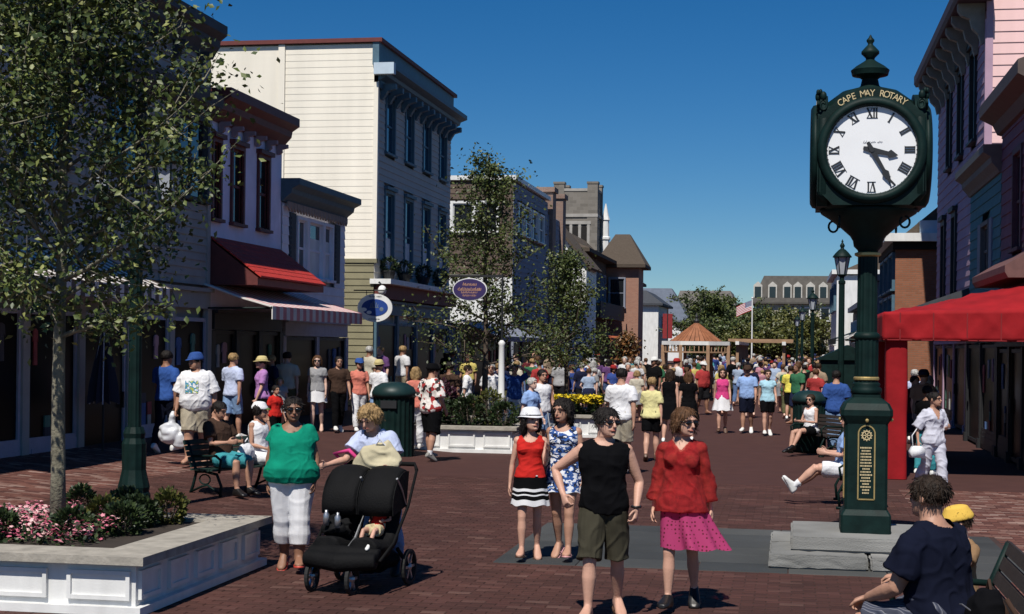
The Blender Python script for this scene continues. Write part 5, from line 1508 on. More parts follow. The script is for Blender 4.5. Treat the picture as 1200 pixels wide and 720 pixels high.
def blooms(name, label, area, n, size, cols, seed, z):
    g = np.random.RandomState(seed); b = MB()
    m = island_ramp(name+'_petals', cols, .6, .05, 60, .1)
    for i in range(n):
        x, y, zz = area(g); s = size*g.uniform(.7, 1.2); a0 = g.uniform(0, 6); tx, ty = g.normal(size=2)*.35
        vs = [(x, y, z+zz+s*.3)]
        for k in range(10):
            rr = s*(1 if k % 2 == 0 else .62); a = a0+2*math.pi*k/10; dx, dy = rr*math.cos(a), rr*math.sin(a); vs.append((x+dx, y+dy, z+zz+dx*tx+dy*ty))
        b.add(vs, [(0, 1+k, 1+(k+1) % 10) for k in range(10)])
    return tag(b.build(name, m, fix=False), label, 'flowers', kind='stuff')
def bed(g):
    while True:
        x, y = g.uniform(-9.1, -6.0), g.uniform(12.45, 14.4)
        if x < -6.25 or y < 13.3: break
    return x, y, .10+.10*abs(math.sin(x*7)*math.cos(y*6))+g.uniform(-.08, .05)
blooms('pink_flowers', 'pink begonias filling the big planter under the tree', bed, 2600, .024, [(0, (.36, .05, .11)), (.4, (.55, .13, .20)), (.75, (.70, .32, .36)), (1, (.78, .55, .52))], 3, .43)
blooms('yellow_flowers', 'mass of yellow blooms in the middle planter', lambda g: (g.uniform(-6.6, -4.6), g.uniform(38.0, 38.9), .32+.2*g.random()), 900, .055, [(0, (.55, .38, .01)), (1, (.75, .60, .03))], 4, .5)
gb = np.random.RandomState(9); P = []
for i in range(5000):
    x, y, z_ = bed(gb); P.append((x, y, .43+z_*gb.random()))
tag(leaves(P, .05, M_box, 'flower_leaves', None, 9, .8, -.2), 'small green leaves under the pink begonias', 'foliage', kind='stuff')
# dark pots on D's shelf
for i, a in enumerate((45.4, 47.4, 49.9, 52.4)):
    t = shrub('window_plant', ['dark potted plant on the white shelf nearest the corner', 'second potted plant on the white window shelf', 'third potted plant on the white window shelf', 'last potted plant along the white window shelf'][i], -12.05, a, 4.42, .26, .45, M_box, 350, .09, 90+i, 'potted plant', 'pots on the window shelf')
    MB().lathe([(.16, -.21), (.22, .02), (.24, .02), (.24, .06), (.2, .06)], n=12).build('pot', M_black, t)

# ================================================================ hanging signs
def oval_sign(name, label, x, y, z, w, h, base, inner, marks):
    t = thing(name, label, 'sign', (x, y, z))
    def ov(rx, rz, y0, y1, n=40): return MB().prism([(rx*math.cos(2*math.pi*i/n), rz*math.sin(2*math.pi*i/n)) for i in range(n)], 'y', y0, y1)
    ov(w/2, h/2, -.03, .03).build('board', base, t)
    marks(t, ov)
    b = MB().tube([(-w*.62, 0, h*.62), (w*.3, 0, h*.62)], .02, 6)
    for s_ in (-1, 1): b.tube([(s_*w*.25, 0, h*.62), (s_*w*.25, 0, h*.42)], .01, 5)
    b.build('hanger', M_black, t)
    return t
M_navy = mat('sign_blue', (.015, .055, .26), .5, .1)
def text_arc(t, s_, rx, rz, a0, a1, size, m, y=-.034, flip=False, straight=None):
    b = MB(); n = len(s_)
    for i, chh in enumerate(s_):
        if chh == ' ': continue
        cu = bpy.data.curves.new('letter', 'FONT'); cu.body = chh; cu.size = size; cu.align_x = 'CENTER'; cu.align_y = 'CENTER'; cu.extrude = .004
        o = bpy.data.objects.new('letter', cu); TMP.collection.objects.link(o); TMP.view_layers[0].update()
        me = o.evaluated_get(TMP.view_layers[0].depsgraph).to_mesh()
        if straight is None:
            a = R(a0+(a1-a0)*i/max(1, n-1)); px, pz = rx*math.cos(a), rz*math.sin(a); rot = -(a-math.pi/2) if not flip else -(a+math.pi/2)
        else: px, pz = straight[0]+(i-(n-1)/2)*size*.72, straight[1]; rot = 0
        Mx = Matrix.Translation((px, y, pz)) @ Matrix.Rotation(rot, 4, 'Y') @ Matrix.Rotation(R(90), 4, 'X')
        b.add([tuple(Mx @ v.co) for v in me.vertices], [tuple(p.vertices) for p in me.polygons])
        TMP.collection.objects.unlink(o); bpy.data.objects.remove(o)
    tag(b.build('lettering', m, t, fix=False), kind='stuff')
def strokes(t, cx_, cz, w, h, m, seed, y=-.037):
    g = random.Random(seed); b = MB(); x = cx_-w/2
    while x < cx_+w/2:
        l = g.uniform(.3, .8)*h; b.bar((x, y, cz-h/2+g.uniform(0, h*.2)), (x+g.uniform(0, h*.3), y, cz-h/2+l+h*.3), h*.16, .004, up=(0, 1, 0)); x += h*g.choice((.35, .42, .5))
    tag(b.build('lettering', m, t, fix=False), kind='stuff')
def marks1(t, ov):
    o = ov(.385, .24, -.042, -.025); o.v = [(v[0]+.0, v[1], v[2]+.01) for v in o.v]; o.build('blue_oval', M_navy, t)
    MB().ell((-.16, -.046, -.13), (.075, .008, .05), 14, 8).build('white_spot', M_white, t)
    MB().ell((-.33, -.044, -.05), (.10, .006, .055), 14, 8).build('white_notch', M_white, t)
    mg_ = mat('sign_grey', (.13, .17, .22), .6, .1)
    b = MB()
    for k in range(5): b.bar((-.12+.05*k, -.045, .02), (-.10+.05*k, -.045, .14+.05*math.sin(k)), .022, .006, up=(0, 1, 0))
    b.bar((-.15, -.045, .01), (.12, -.045, .01), .02, .006, up=(0, 1, 0)); b.ell((.20, -.045, -.04), (.06, .005, .06), 10, 6); b.build('drawing', mg_, t, fix=False)
    strokes(t, -.08, .325, .16, .05, M_num, 2); strokes(t, .12, .325, .14, .05, M_num, 3); strokes(t, -.02, -.315, .32, .045, M_num, 4)
x_, y_ = along(439, 43.6)
oval_sign('oval_sign', 'white oval hanging sign with a blue oval and one white spot', x_, y_, EYE+(405-363)/1800*43.6, 1.02, .80, M_white, M_navy, marks1)
M_purple = mat('sign_purple', (.035, .02, .10), .5, .1)
M_peach = mat('sign_peach', (.55, .30, .17), .6, .1)
def marks2(t, ov):
    ov(.36, .225, -.04, -.02).build('purple_oval', M_purple, t)
    for k, (z_, w_, h_) in enumerate(((.11, .30, .07), (.01, .52, .062), (-.065, .36, .05), (-.13, .30, .05))): strokes(t, 0, z_, w_, h_, M_peach, 20+k, -.042)
    MB().box(-.25, .25, -.044, -.038, -.026, -.018).build('rule', M_peach, t)
x_, y_ = along(550, 33.2)
oval_sign('purple_sign', 'purple oval hanging sign with gold lettering beside the slim tree', x_, y_, EYE+(403-338)/1800*33.2, .76, .49, M_white, M_purple, marks2)
wx_, wy_ = along(588, 33.2)
t = thing('sign_post', 'white turned post in the middle planter holding the purple sign', 'post', (wx_, wy_, .5))
MB().lathe([(.10, 0), (.10, .2), (.07, .25), (.075, .6), (.095, .64), (.07, .68), (.062, 1.75), (.08, 1.8), (.03, 1.86)], n=14).build('post', M_white, t, smooth=True)
MB().tube([(0, 0, 1.8), (0, 0, 3.3)], .022, 8).build('upper_pole', M_black, t)
MB().box(-1.15, 0, -.02, .02, 3.22, 3.27).build('arm', M_black, t)
t = thing('wall_lamp', 'round white lamp on the blue shopfront above the oval sign', 'lamp', (-12.0, 44.5, 3.85))
MB().ell((0, 0, 0), (.13, .13, .15), 14, 10).build('globe', M_white, t, smooth=True); MB().tube([(-.3, .2, .1), (-.1, .05, .25), (0, 0, .15)], .025, 6).build('arm', M_black, t)

# ================================================================ benches, bins, pole, pavilion
M_slat = mat('dark_slat', (.026, .018, .015), .7, .25, 9, .2, 30)
M_gslat = mat('green_slat', (.02, .045, .035), .6, .25, 9, .2, 30)
def bench(x, y, rz, label, L=1.5, ms=None, n=7):
    t = thing('park_bench', label, 'bench', (x, y, 0), R(rz))
    ms = ms or M_slat
    for sx in (-L/2+.08, 0, L/2-.08) if L > 1.6 else (-L/2+.08, L/2-.08):
        b = MB()
        b.tube([(sx, -.28, .02), (sx, -.30, .22), (sx, -.22, .38), (sx, .0, .41), (sx, .18, .40)], .022, 6)
        b.tube([(sx, .30, .02), (sx, .22, .2), (sx, .16, .40), (sx, .24, .62), (sx, .33, .84)], .022, 6)
        b.tube([(sx, -.26, .40), (sx, -.29, .58), (sx, -.2, .64), (sx, .0, .63), (sx, .24, .62)], .02, 6)
        b.tube([(sx, -.26, .12), (sx, -.05, .22), (sx, .05, .2), (sx, .24, .12)], .016, 6)
        b.tube([(sx, .10*math.cos(q), .30+.07*math.sin(q)) for q in np.linspace(0, 6.28, 12)], .012, 5)
        b.box(sx-.04, sx+.04, -.33, -.24, 0, .03); b.box(sx-.04, sx+.04, .25, .35, 0, .03)
        b.build('frame', M_iron, t, smooth=True)
    for k in range(5):
        yy = -.24+k*.092; MB().box(-L/2, L/2, yy, yy+.075, .425, .45).build('seat_slat', ms, t)
    for k in range(5):
        z = .50+k*.078; yy = .185+(z-.45)*.40
        MB().bar((-L/2, yy, z), (L/2, yy, z), .026, .066, up=(0, .37, .93)).build('back_slat', ms, t)
    return t
def bin_(x, y, label, r=.42, h=1.35):
    t = thing('litter_bin', label, 'bin', (x, y, 0))
    b = fluted([(r*.95, 0), (r, .03), (r, h*.78), (r*1.03, h*.80)], 24, .05); b.build('body', M_iron, t)
    MB().lathe([(r*1.06, h*.80), (r*1.08, h*.86), (r*.95, h*.93), (r*.6, h*.985), (.05, h)], n=28).build('domed_lid', mat('lid_green', (.010, .030, .030), .45, .25, 5, spec=.3), t, smooth=True)
    MB().box(-.16, .16, -r*1.06, -r*.9, h*.66, h*.76).build('slot', M_black, t)
    return t
bin_(*ground(461, 533), 'large dark green domed litter bin behind the stroller', .41, 1.5)
bin_(*ground(948, 530), 'green litter bin left of the clock beside the seated woman', .36, 1.35)
# closed patio umbrella in front of shop A
ux, uy = along(122, 26.6)
t = thing('closed_umbrella', 'furled dark blue patio umbrella with white stripes by the shop', 'umbrella', (ux, uy, 0))
MB().tube([(0, 0, 0), (0, 0, 2.55)], .022, 8).build('pole', M_black, t)
b = MB(); n = 16; rows_ = [(.30, 1.15), (.26, 1.5), (.16, 1.95), (.10, 2.2), (.05, 2.45), (.015, 2.52)]; vs = []; fs = []; mi = []
for r_, z in rows_:
    for k in range(n): q = r_*(1 if k % 2 == 0 else .55); vs.append((q*math.cos(2*math.pi*k/n), q*math.sin(2*math.pi*k/n), z+(.06 if k % 2 else 0)*(r_ > .2)))
for i in range(len(rows_)-1):
    for k in range(n): fs.append((i*n+k, i*n+(k+1) % n, (i+1)*n+(k+1) % n, (i+1)*n+k)); mi.append(1 if k % 4 == 3 else 0)
b.add(vs, fs); cv = b.build('canvas', mat('navy_canvas', (.012, .012, .03), .8, .2), t)
for k in range(1, 16, 3):
    a = 2*math.pi*k/16; MB().tube([(r_*.82*math.cos(a), r_*.82*math.sin(a), z) for r_, z in rows_], .012, 5).build('white_stripe', mat('stripe_canvas', (.45, .46, .55), .8, .1), cv)
MB().lathe([(.26, 0), (.26, .08), (.05, .12)], n=16).build('foot', M_black, t)
# pavilion
M_wood = mat('raw_timber', (.36, .22, .13), .8, .2, 6, .2, 20)
M_copper = mat('copper_shingle', (.30, .115, .05), .6, .25, 4, .2, 20)
px, py = along(816, 66)
pv = thing('pavilion', 'octagonal timber pavilion with copper coloured roof amid the crowd', 'pavilion', (px, py, 0))
for k in range(8):
    a0, a1 = 2*math.pi*(k+.5)/8, 2*math.pi*(k+1.5)/8
    b = MB(); r_ = 1.18; apex = Vector((0, 0, 3.35)); e0, e1 = Vector((r_*math.cos(a0), r_*math.sin(a0), 2.50)), Vector((r_*math.cos(a1), r_*math.sin(a1), 2.50))
    for j in range(4):
        p, q = e0.lerp(e1, j/4), e0.lerp(e1, (j+1)/4-.03); up = Vector((0, 0, .03)); ap = apex+Vector((0, 0, .0))
        b.add([p, q, ap, p+up, q+up, ap+up], [(0, 2, 1), (3, 4, 5), (0, 1, 4, 3), (1, 2, 5, 4), (2, 0, 3, 5)])
    b.build('roof_panel', M_copper, pv)
    rp = 1.5
    p0 = (rp*math.cos(a0), rp*math.sin(a0)); MB().box(p0[0]-.07, p0[0]+.07, p0[1]-.07, p0[1]+.07, 0, 2.36).build('post', M_wood, pv)
    p1 = (rp*math.cos(a1), rp*math.sin(a1))
    MB().bar((*p0, 2.44), (*p1, 2.44), .10, .16).build('fascia', M_white, pv)
    b = MB().bar((*p0, 2.06), (*p1, 2.06), .05, .06)
    for j in range(1, 6):
        q = Vector((*p0, 0)).lerp(Vector((*p1, 0)), j/6); b.bar((q.x, q.y, 2.08), (q.x, q.y, 2.36), .035, .035, up=(1, 0, 0))
    b.build('frieze_rail', M_wood, pv)
MB().lathe([(1.45, 2.40), (1.5, 2.46), (1.1, 2.5)], n=8, rot=math.pi/8).build('eave_board', M_wood, pv)
MB().lathe([(.10, 3.3), (.12, 3.4), (.05, 3.5), (.07, 3.58), (.01, 3.75)], n=10).build('finial', M_black, pv)
# long pergola leading back from it
pg = thing('pergola', 'long timber pergola running back from the pavilion', 'pergola', (px+1.7, py, 0))
for k in range(7):
    for xx in (0, 2.0): MB().box(xx-.06, xx+.06, 1.5+k*2.6-.06, 1.5+k*2.6+.06, 0, 2.4).build('post', M_wood, pg)
for xx in (0, 2.0): MB().box(xx-.08, xx+.08, 1.2, 18, 2.4, 2.55).build('beam', M_white, pg)
for k in range(22): MB().box(-.4, 2.4, 1.3+k*.78, 1.37+k*.78, 2.555, 2.66).build('rafter', M_wood, pg)
# flagpole
qx, qy = along(881, 128)
fp = thing('flagpole', 'white flagpole flying a stars and stripes flag', 'flagpole', (qx, qy, 0))
MB().tube([(0, 0, 0), (0, 0, 6.4)], [.07, .05], 8).ell((0, 0, 6.45), (.09, .09, .09), 8, 6).build('pole', M_white, fp)
M_fr, M_fw, M_fb = mat('flag_red', (.45, .03, .04), .8, 0), mat('flag_white', (.75, .75, .75), .8, 0), mat('flag_blue', (.03, .05, .18), .8, 0)
b = MB(); nx = 24; W_, H_ = 1.25, .85
def fl(i, j): u = i/nx; return (-.05-W_*u, .07*math.sin(7*u)*u, 6.25-H_*j/13-.55*u**1.2)
for j in range(13):
    for i in range(nx): b.add([fl(i, j), fl(i+1, j), fl(i+1, j+1), fl(i, j+1)], [(0, 1, 2, 3)], 2 if (j < 7 and i < nx*.4) else j % 2)
fo = b.build('flag', [M_fr, M_fw, M_fb], fp, fix=False); md = fo.modifiers.new('s', 'SOLIDIFY'); md.thickness = .01
b = MB()
for r_ in range(5):
    for c_ in range(6):
        p = fl(.8+c_*1.5, .9+r_*1.3); b.box(p[0]-.02, p[0]+.02, p[1]-.02, p[1]-.012, p[2]-.02, p[2]+.02)
tag(b.build('stars', M_fw, fo), kind='stuff')
# banner and booth among the far shops
t = thing('green_booth', 'dark green wooden booth beneath the striped awning', 'booth', (1.6, 52, 0))
MB().box(-.6, 1.2, -.5, 1.5, 0, 1.9).build('body', M_iron, t); MB().prism([(-.75, 1.9), (1.35, 1.9), (.3, 2.4)], 'y', -.6, 1.6).build('roof', M_iron, t)
x_, y_ = along(782, 112)
t = thing('red_banner', 'dark red banner hanging on a far post', 'banner', (x_, y_, 0))
MB().tube([(0, 0, 0), (0, 0, 5.0)], .05, 6).build('post', M_black, t); MB().box(-.35, .35, -.02, .02, 2.9, 4.7).build('cloth', mat('banner_red', (.25, .02, .025), .8, .2), t)
# ================================================================ the people near the camera
W = lambda n, c, **k: mat(n, c, .92, .14, 5, .3, 240, spec=.10, **k)
C_black, C_navy, C_white = W('cloth_black', (.0035, .0035, .0045)), W('cloth_navy', (.006, .008, .020)), W('cloth_white', (.78, .78, .80))
C_olive, C_khaki, C_red = W('cloth_olive', (.055, .05, .034)), W('cloth_khaki', (.42, .37, .28)), W('cloth_red', (.55, .025, .02))
C_green, C_lblue, C_blue = W('cloth_green', (.005, .24, .15)), W('cloth_pale_blue', (.52, .58, .78)), W('cloth_blue', (.035, .09, .30))
C_yel, C_pinkh, C_cyan = W('cloth_yellow', (.72, .66, .32)), W('cloth_hot_pink', (.62, .06, .22)), W('cloth_pale_cyan', (.38, .62, .74))
C_grey, C_denim, C_coral = W('cloth_grey', (.30, .30, .31)), W('cloth_denim', (.22, .34, .55)), W('cloth_coral', (.62, .20, .15))
C_polo, C_purple, C_brown = W('cloth_sky', (.28, .42, .72)), W('cloth_mauve', (.45, .22, .50)), W('cloth_brown', (.06, .035, .025))
C_dots = ramp_mat('pink_dotted', [(0, (.11, .010, .025)), (.27, (.36, .035, .125))], .85, 30, kind='dots', stretch=(1, 1, 1))
C_hawaii = ramp_mat('flower_print', [(0, (.75, .70, .66)), (.42, (.35, .03, .03)), (.62, (.04, .03, .03)), (.78, (.72, .68, .62))], .85, 16, kind='cells')
C_bluewhite = ramp_mat('blue_leaf_print', [(0, (.76, .78, .82)), (.44, (.03, .09, .30)), (.52, (.01, .015, .04)), (.60, (.76, .78, .82)), (.66, (.05, .14, .40))], .85, 11, 3, stretch=(1, 1, 1.6))
C_plaid = ramp_mat('plaid_cloth', [(0, (.03, .035, .06)), (.42, (.12, .13, .17)), (.5, (.35, .34, .34)), (.57, (.05, .055, .08))], .85, 9, kind='x', interp='LINEAR')
C_print = ramp_mat('shirt_print', [(0, (.78, .78, .80)), (.45, (.05, .25, .40)), (.55, (.40, .45, .12)), (.64, (.78, .78, .80))], .85, 14, 2)
H_dark, H_brown, H_auburn, H_blond, H_grey = [mat(n, c, .6, .55, 16, .5, 90, spec=.22, stretch=(3, 3, .35)) for n, c in (('hair_dark', (.012, .009, .008)), ('hair_brown', (.035, .02, .012)), ('hair_auburn', (.10, .048, .022)), ('hair_blond', (.34, .22, .10)), ('hair_grey', (.45, .44, .42)))]
S_fair, S_tan, S_deep, S_pale = (.58, .33, .24), (.46, .25, .17), (.27, .135, .085), (.66, .43, .34)
L_black, L_brown, L_white = mat('leather_black', (.012, .011, .011), .4, .2), mat('leather_brown', (.10, .05, .03), .5, .2), mat('trainer_white', (.72, .72, .70), .6, .08)
STAND = [((0, .02, -1), (0, .05, -1)), ((0, -.03, -1), (0, .05, -1))]
def WALK(a=.28, s=1):
    f, b = ((0, -a, -1), (0, -a*.35, -1)), ((0, a*.75, -1), (0, a*1.9, -1))
    return [f, b] if s > 0 else [b, f]
def WFEET(s=1):
    f, b = (0, -1, .12), (0, -.86, -.42)
    f1, b1 = [(-.12 if s > 0 else .12)+f[0], f[1], f[2]], [(.12 if s > 0 else -.12)+b[0], b[1], b[2]]
    return [f1, b1] if s > 0 else [b1, f1]
SIT = [((-.12, -1, -.08), (0, -.05, -1)), ((.12, -1, -.08), (0, .05, -1))]
ARMS = [((-.16, .03, -1), (-.06, -.22, -1)), ((.16, .03, -1), (.06, -.22, -1))]
def SWING(a=.35, s=1):
    f, b = (-a, -a*1.3-.15), (a*.9, a*.5)
    l, r = (f, b) if s < 0 else (b, f)
    return [((-.17, l[0], -1), (-.05, l[1], -1)), ((.17, r[0], -1), (.05, r[1], -1))]
def at(u, v, h=0.0):
    x, y = ground(u, v, h); return x, y
def place(fig, label, u, v, rz, skin, vox=.012, **k):
    x, y = at(u, v); return Person(fig, label, (x, y), rz, skin, vox, z=gz(x), **k)

# woman in green
p = place(Fig(1.68, 'f', fat=1.42, thick=1.14, head=(12, 6, 0), arms=[((-.30, .05, -1), (-.02, -.10, -1)), ((.32, -.02, -1), (-.04, -.30, -1))], legs=WALK(.16, -1), feet=WFEET(-1), curl=(30, 40)),
          'woman in green scoop neck top and white capri trousers beside the black stroller', 341, 669, 12, S_deep, .008)
p.trousers(C_white, 1.62, .010, .006, .09, 'capri_trousers', .0018, 5); p.top(C_green, .42, -.035, .017, (.062, .058), .012, sgrow=.02, amp=.0024)
p.sandals(mat('coral_sandal', (.55, .07, .05), .5, .1)); p.hair(H_dark, 'short', 3, .05); p.shades()
# woman with the stroller
p = place(Fig(1.66, 'f', fat=1.15, thick=1.1, lean=(-.05, -.30), head=(-8, 32, 0), arms=[((-.35, -.55, -.75), (-.35, -.85, -.15)), ((.45, -.15, -1), (.05, -1, -.12))], legs=WALK(.2, 1), feet=WFEET(1), curl=(60, 60)),
          'blond woman in pale blue shirt leaning over the handle of the black stroller', 447, 676, -10, S_fair, .008)
p.trousers(C_denim, 1.8, .010, .004, .09); p.top(C_lblue, .6, -.04, .016, (.05, .05), .012, sgrow=.02); p.shoes(L_black); p.hair(H_blond, 'puffy', 7, .07)
# man in the black sleeveless shirt
p = place(Fig(1.75, 'm', fat=1.0, thick=1.0, hd=.97, head=(38, 2, 2), twist=6, arms=[((-.82, .28, -.62), (.34, -.62, -.88)), ((.42, .22, -1), (-.10, -.52, -.85))], legs=[((-.05, -.24, -1), (-.02, -.06, -1)), ((.06, .16, -1), (.02, .42, -1))], feet=[(-.2, -1, .10), (.25, -.95, -.30)], curl=(70, 55), palm=((.5, .6, .2), (-1, .3, 0))),
          'dark haired man in black sleeveless shirt, olive shorts and sunglasses walking at the front', 706, 726, 6, S_fair, .007)
p.trousers(C_olive, .98, .012, .016, .08, 'shorts', .004); p.top(C_black, 0, -.035, .019, (.048, .03), .006, 'sleeveless_shirt', hi=.314, amp=.004)
p.sandals(L_brown); p.hair(H_dark, 'short', 5, .055, .78); p.shades()
f = p.f; b = MB().tube([f.arm[1][2]+np.array([.021*math.cos(t), .021*math.sin(t), .012]) for t in np.linspace(0, 6.28, 14)], .006, 6); p.solid('watch', b, L_black)
# woman in red
M_sheer = mat('sheer_red_knit', (.36, .016, .016), .9, .3, 30, .5, 260)
nt = M_sheer.node_tree; tr_ = nt.nodes.new('ShaderNodeBsdfTransparent'); tr_.inputs[0].default_value = (1, .45, .42, 1); mx_ = nt.nodes.new('ShaderNodeMixShader'); mx_.inputs[0].default_value = .36
nt.links.new(nt.nodes['Principled BSDF'].outputs[0], mx_.inputs[1]); nt.links.new(tr_.outputs[0], mx_.inputs[2]); nt.links.new(mx_.outputs[0], nt.nodes['Material Output'].inputs[0])
p = place(Fig(1.72, 'f', fat=.95, thick=.92, head=(48, 6, 0), lean=(.0, .03), arms=[((-.20, .06, -1), (-.14, -.12, -1)), ((.20, .16, -1), (.14, .08, -1))], legs=WALK(.24, 1), feet=WFEET(1), curl=(45, 30)),
          'auburn haired woman in sheer red top and pink dotted skirt walking at the front', 797, 715, -4, S_fair, .007)
p.top(W('cloth_rose', (.55, .04, .12)), 0, .0, .004, (.05, .07), 0, 'camisole', hi=.292, bust=False)
f = p.f; P = [f.torso(-.02, .316, .013, flare=.012, bx=.96)]+f.bust(.012)
for i in (0, 1): P += [f.armloft(i, 1.72, .007, grow=.014), blob(f.arm[i][0]-np.array([0, 0, .004]), (.037,)*3)]
P.append(loft([ering(f.spine(z)+np.array([0, .004, 0]), np.array([w, 0, 0]), np.array([0, d, 0]), 20, 2.2) for z, w, d in ((.24, .088, .060), (.14, .090, .064), (.06, .112, .084), (.0, .128, .098), (-.05, .136, .106))]))
c_ = f.spine(.318)
p.cloth('sheer_top', P, M_sheer, .005, 10, (1, 1, .3), cut=lambda V: (abs(V[:, 0]-c_[0]) < .055*np.clip(1+(V[:, 2]-c_[2])/.06, 0, 1)) & (V[:, 1] < .03) & (V[:, 2] > c_[2]-.06) | ((abs(V[:, 0]) < .05) & (V[:, 2] > c_[2]-.012)))
p.skirt(C_dots, .035, .265, .004, .062, 7, .20, swing=(.06, .0)); p.shoes(L_black); p.hair(H_auburn, 'bob', 9, .06); p.shades()
# girl in red vest
p = place(Fig(1.53, 'f', hd=1.12, thick=.92, fat=.95, head=(30, -4, 0), arms=[((-.22, .05, -1), (-.10, -.10, -1)), ((.10, -.35, -.9), (.10, -.75, .95))], legs=WALK(.16, 1), feet=WFEET(1)),
          'girl in red vest, white sun hat and banded skirt raising a hand to her chin', 620, 657, 8, S_fair, .008)
p.top(C_red, 0, .012, .015, (.055, .06), .004, 'vest', hi=.306); p.skirt(C_black, .035, .21, .012, .022, 6, .07, 'banded_skirt', bands=(C_white, ((.0, .06), (.45, .53), (.62, .68), (.84, 1)))); p.sandals(L_brown); p.hair(H_dark, 'long', 11, .05, lenz=-.5); p.hat(C_white, .62)
# girl in blue print
p = place(Fig(1.65, 'f', hd=1.05, thick=.96, head=(-22, 4, 0), arms=[((-.2, .05, -1), (-.05, -.15, -1)), ((.2, .05, -1), (.05, -.1, -1))], legs=WALK(.18, -1), feet=WFEET(-1)),
          'girl in blue and white print sundress with long dark hair behind the man', 659, 656, -6, S_tan, .008)
p.top(C_bluewhite, 0, -.02, .010, (.062, .052), 0, 'print_top', hi=.302); p.skirt(C_bluewhite, .05, .17, .012, .02, 6, .08, 'print_skirt'); p.sandals(mat('pink_sandal', (.6, .3, .3), .5, .1)); p.hair(H_dark, 'wavy', 13, .07, lenz=-.35)
# seated man at lower right
bench(1.02, 9.5, -90, 'dark slatted bench at lower right under the seated man in navy', 1.6).scale = (1.2, 1.2, 1.2)
p = Person(Fig(1.84, 'm', fat=1.15, thick=1.2, seat=.63, lean=(.0, -.20), head=(-4, 0, 0), arms=[((-.25, -.40, -.85), (.15, -.95, -.1)), ((.25, -.30, -.9), (-.25, -.9, -.35))], legs=[((-.22, -1, -.05), (0, -.1, -1)), ((.25, -1, -.05), (.05, .05, -1))], curl=(60, 60), palm=((0, 0, -1), (0, 0, -1))),
           'dark haired man in navy t-shirt and plaid shorts seated on the lower right bench', (.95, 9.55), -128, S_tan, .008)
p.trousers(C_plaid, .98, .014, .012, .08, 'plaid_shorts', .004); p.top(C_navy, .72, -.05, .018, (.045, .025), .004, sgrow=.022, amp=.004); p.shoes(L_brown); p.hair(mat('hair_dark_brown', (.022, .013, .008), .6, .55, 16, .5, 90, spec=.22, stretch=(3, 3, .35)), 'short', 15, .06)
# child with the yellow cap
x_, y_ = along(1128, 10.7, 610)
p = Person(Fig(1.11, 'm', hd=1.38, thick=1.0, head=(-30, 12, 0), arms=[((-.35, -.6, -.6), (.3, -.8, .1)), ((.35, -.6, -.6), (-.2, -.8, .1))], legs=STAND), 'small child in a yellow cap leaning on the bench back behind the man in navy', (x_, y_), -60, S_fair, .009)
p.trousers(C_brown, .95); p.top(W('cloth_tan', (.28, .17, .09)), .6, -.03, .014, (.04, .02)); p.shoes(L_black); p.hair(H_brown, 'short', 17); p.cap(W('cloth_mustard', (.75, .48, .09)), C_black)
# backpack at the end of the bench
M_alu0 = mat('zip_metal', (.35, .35, .36), .4, .1, metal=.7)
t = thing('backpack', 'black backpack with loose strap at the near end of the lower right bench', 'backpack', (1.06, 8.72, .55), R(-80))
V, F = fuse([loft([ering(np.array([0, .0+.03*q, z]), np.array([w, 0, 0]), np.array([0, d, 0]), 18, 3.2) for q, z, w, d in ((0, .0, .13, .09), (0, .05, .155, .11), (.3, .22, .15, .10), (.6, .34, .125, .08), (1, .40, .07, .045))])], .012, 2)
link('pack', to_mesh('pack', folds(V, F, .006, 6, 3), F, C_black), t)
V, F = fuse([loft([ering(np.array([0, -.125, z]), np.array([w, 0, 0]), np.array([0, .035, 0]), 14, 3.2) for z, w in ((.04, .09), (.06, .115), (.17, .11), (.19, .08))])], .01, 2); link('front_pocket', to_mesh('front_pocket', V, F, C_navy), t)
for sg in (-1, 1): MB().tube([(sg*.08, .10, .36), (sg*.11, .17, .24), (sg*.10, .15, .10), (sg*.09, .09, .03)], .014, 6).build('strap', C_brown, t, smooth=True)
MB().tube([(-.04, .03, .39), (0, .03, .45), (.04, .03, .39)], .009, 6).build('handle', C_brown, t)
MB().tube([(-.10, -.10, .30), (0, -.115, .315), (.10, -.10, .30)], .004, 5).build('zip', M_alu0, t)
# woman in white
p = place(Fig(1.60, 'f', thick=.95, head=(35, 0, 0), arms=[((-.42, .2, -.85), (-.1, -.35, -1)), ((.28, .05, -1), (-.3, -.9, .2))], legs=WALK(.30, -1), feet=WFEET(-1)),
          'woman in white shirt and loose white trousers walking with a white handbag', 1093, 579, 28, S_tan, .011)
p.trousers(W('cloth_offwhite', (.58, .58, .66)), 1.95, .012, .010, .09, amp=.005); p.top(W('cloth_offwhite', (.6, .6, .68)), 1.0, -.06, .017, (.045, .12), .012, v=True, sgrow=.022, amp=.005); p.shoes(L_black); p.hair(H_dark, 'bun', 19, .05)
f = p.f; x, y, z = (f.arm[0][2]+np.array([-.02, -.02, -.06]))
b = MB(); b.prism([(x-.075, z-.09), (x+.065, z-.10), (x+.075, z-.02), (x+.03, z+.02), (x-.05, z+.02), (x-.085, z-.03)], 'y', y-.03, y+.03); b.tube([(x-.05, y, z+.01), (x-.05, y+.02, z+.12), (x+.02, y+.03, z+.2)], .005, 5)
p.root; o = link('handbag', p._m('handbag', b, C_white, True), None); o.matrix_world = p.root.matrix_basis.copy(); tag(o, 'white handbag hanging from the arm of the woman in white', 'handbag')
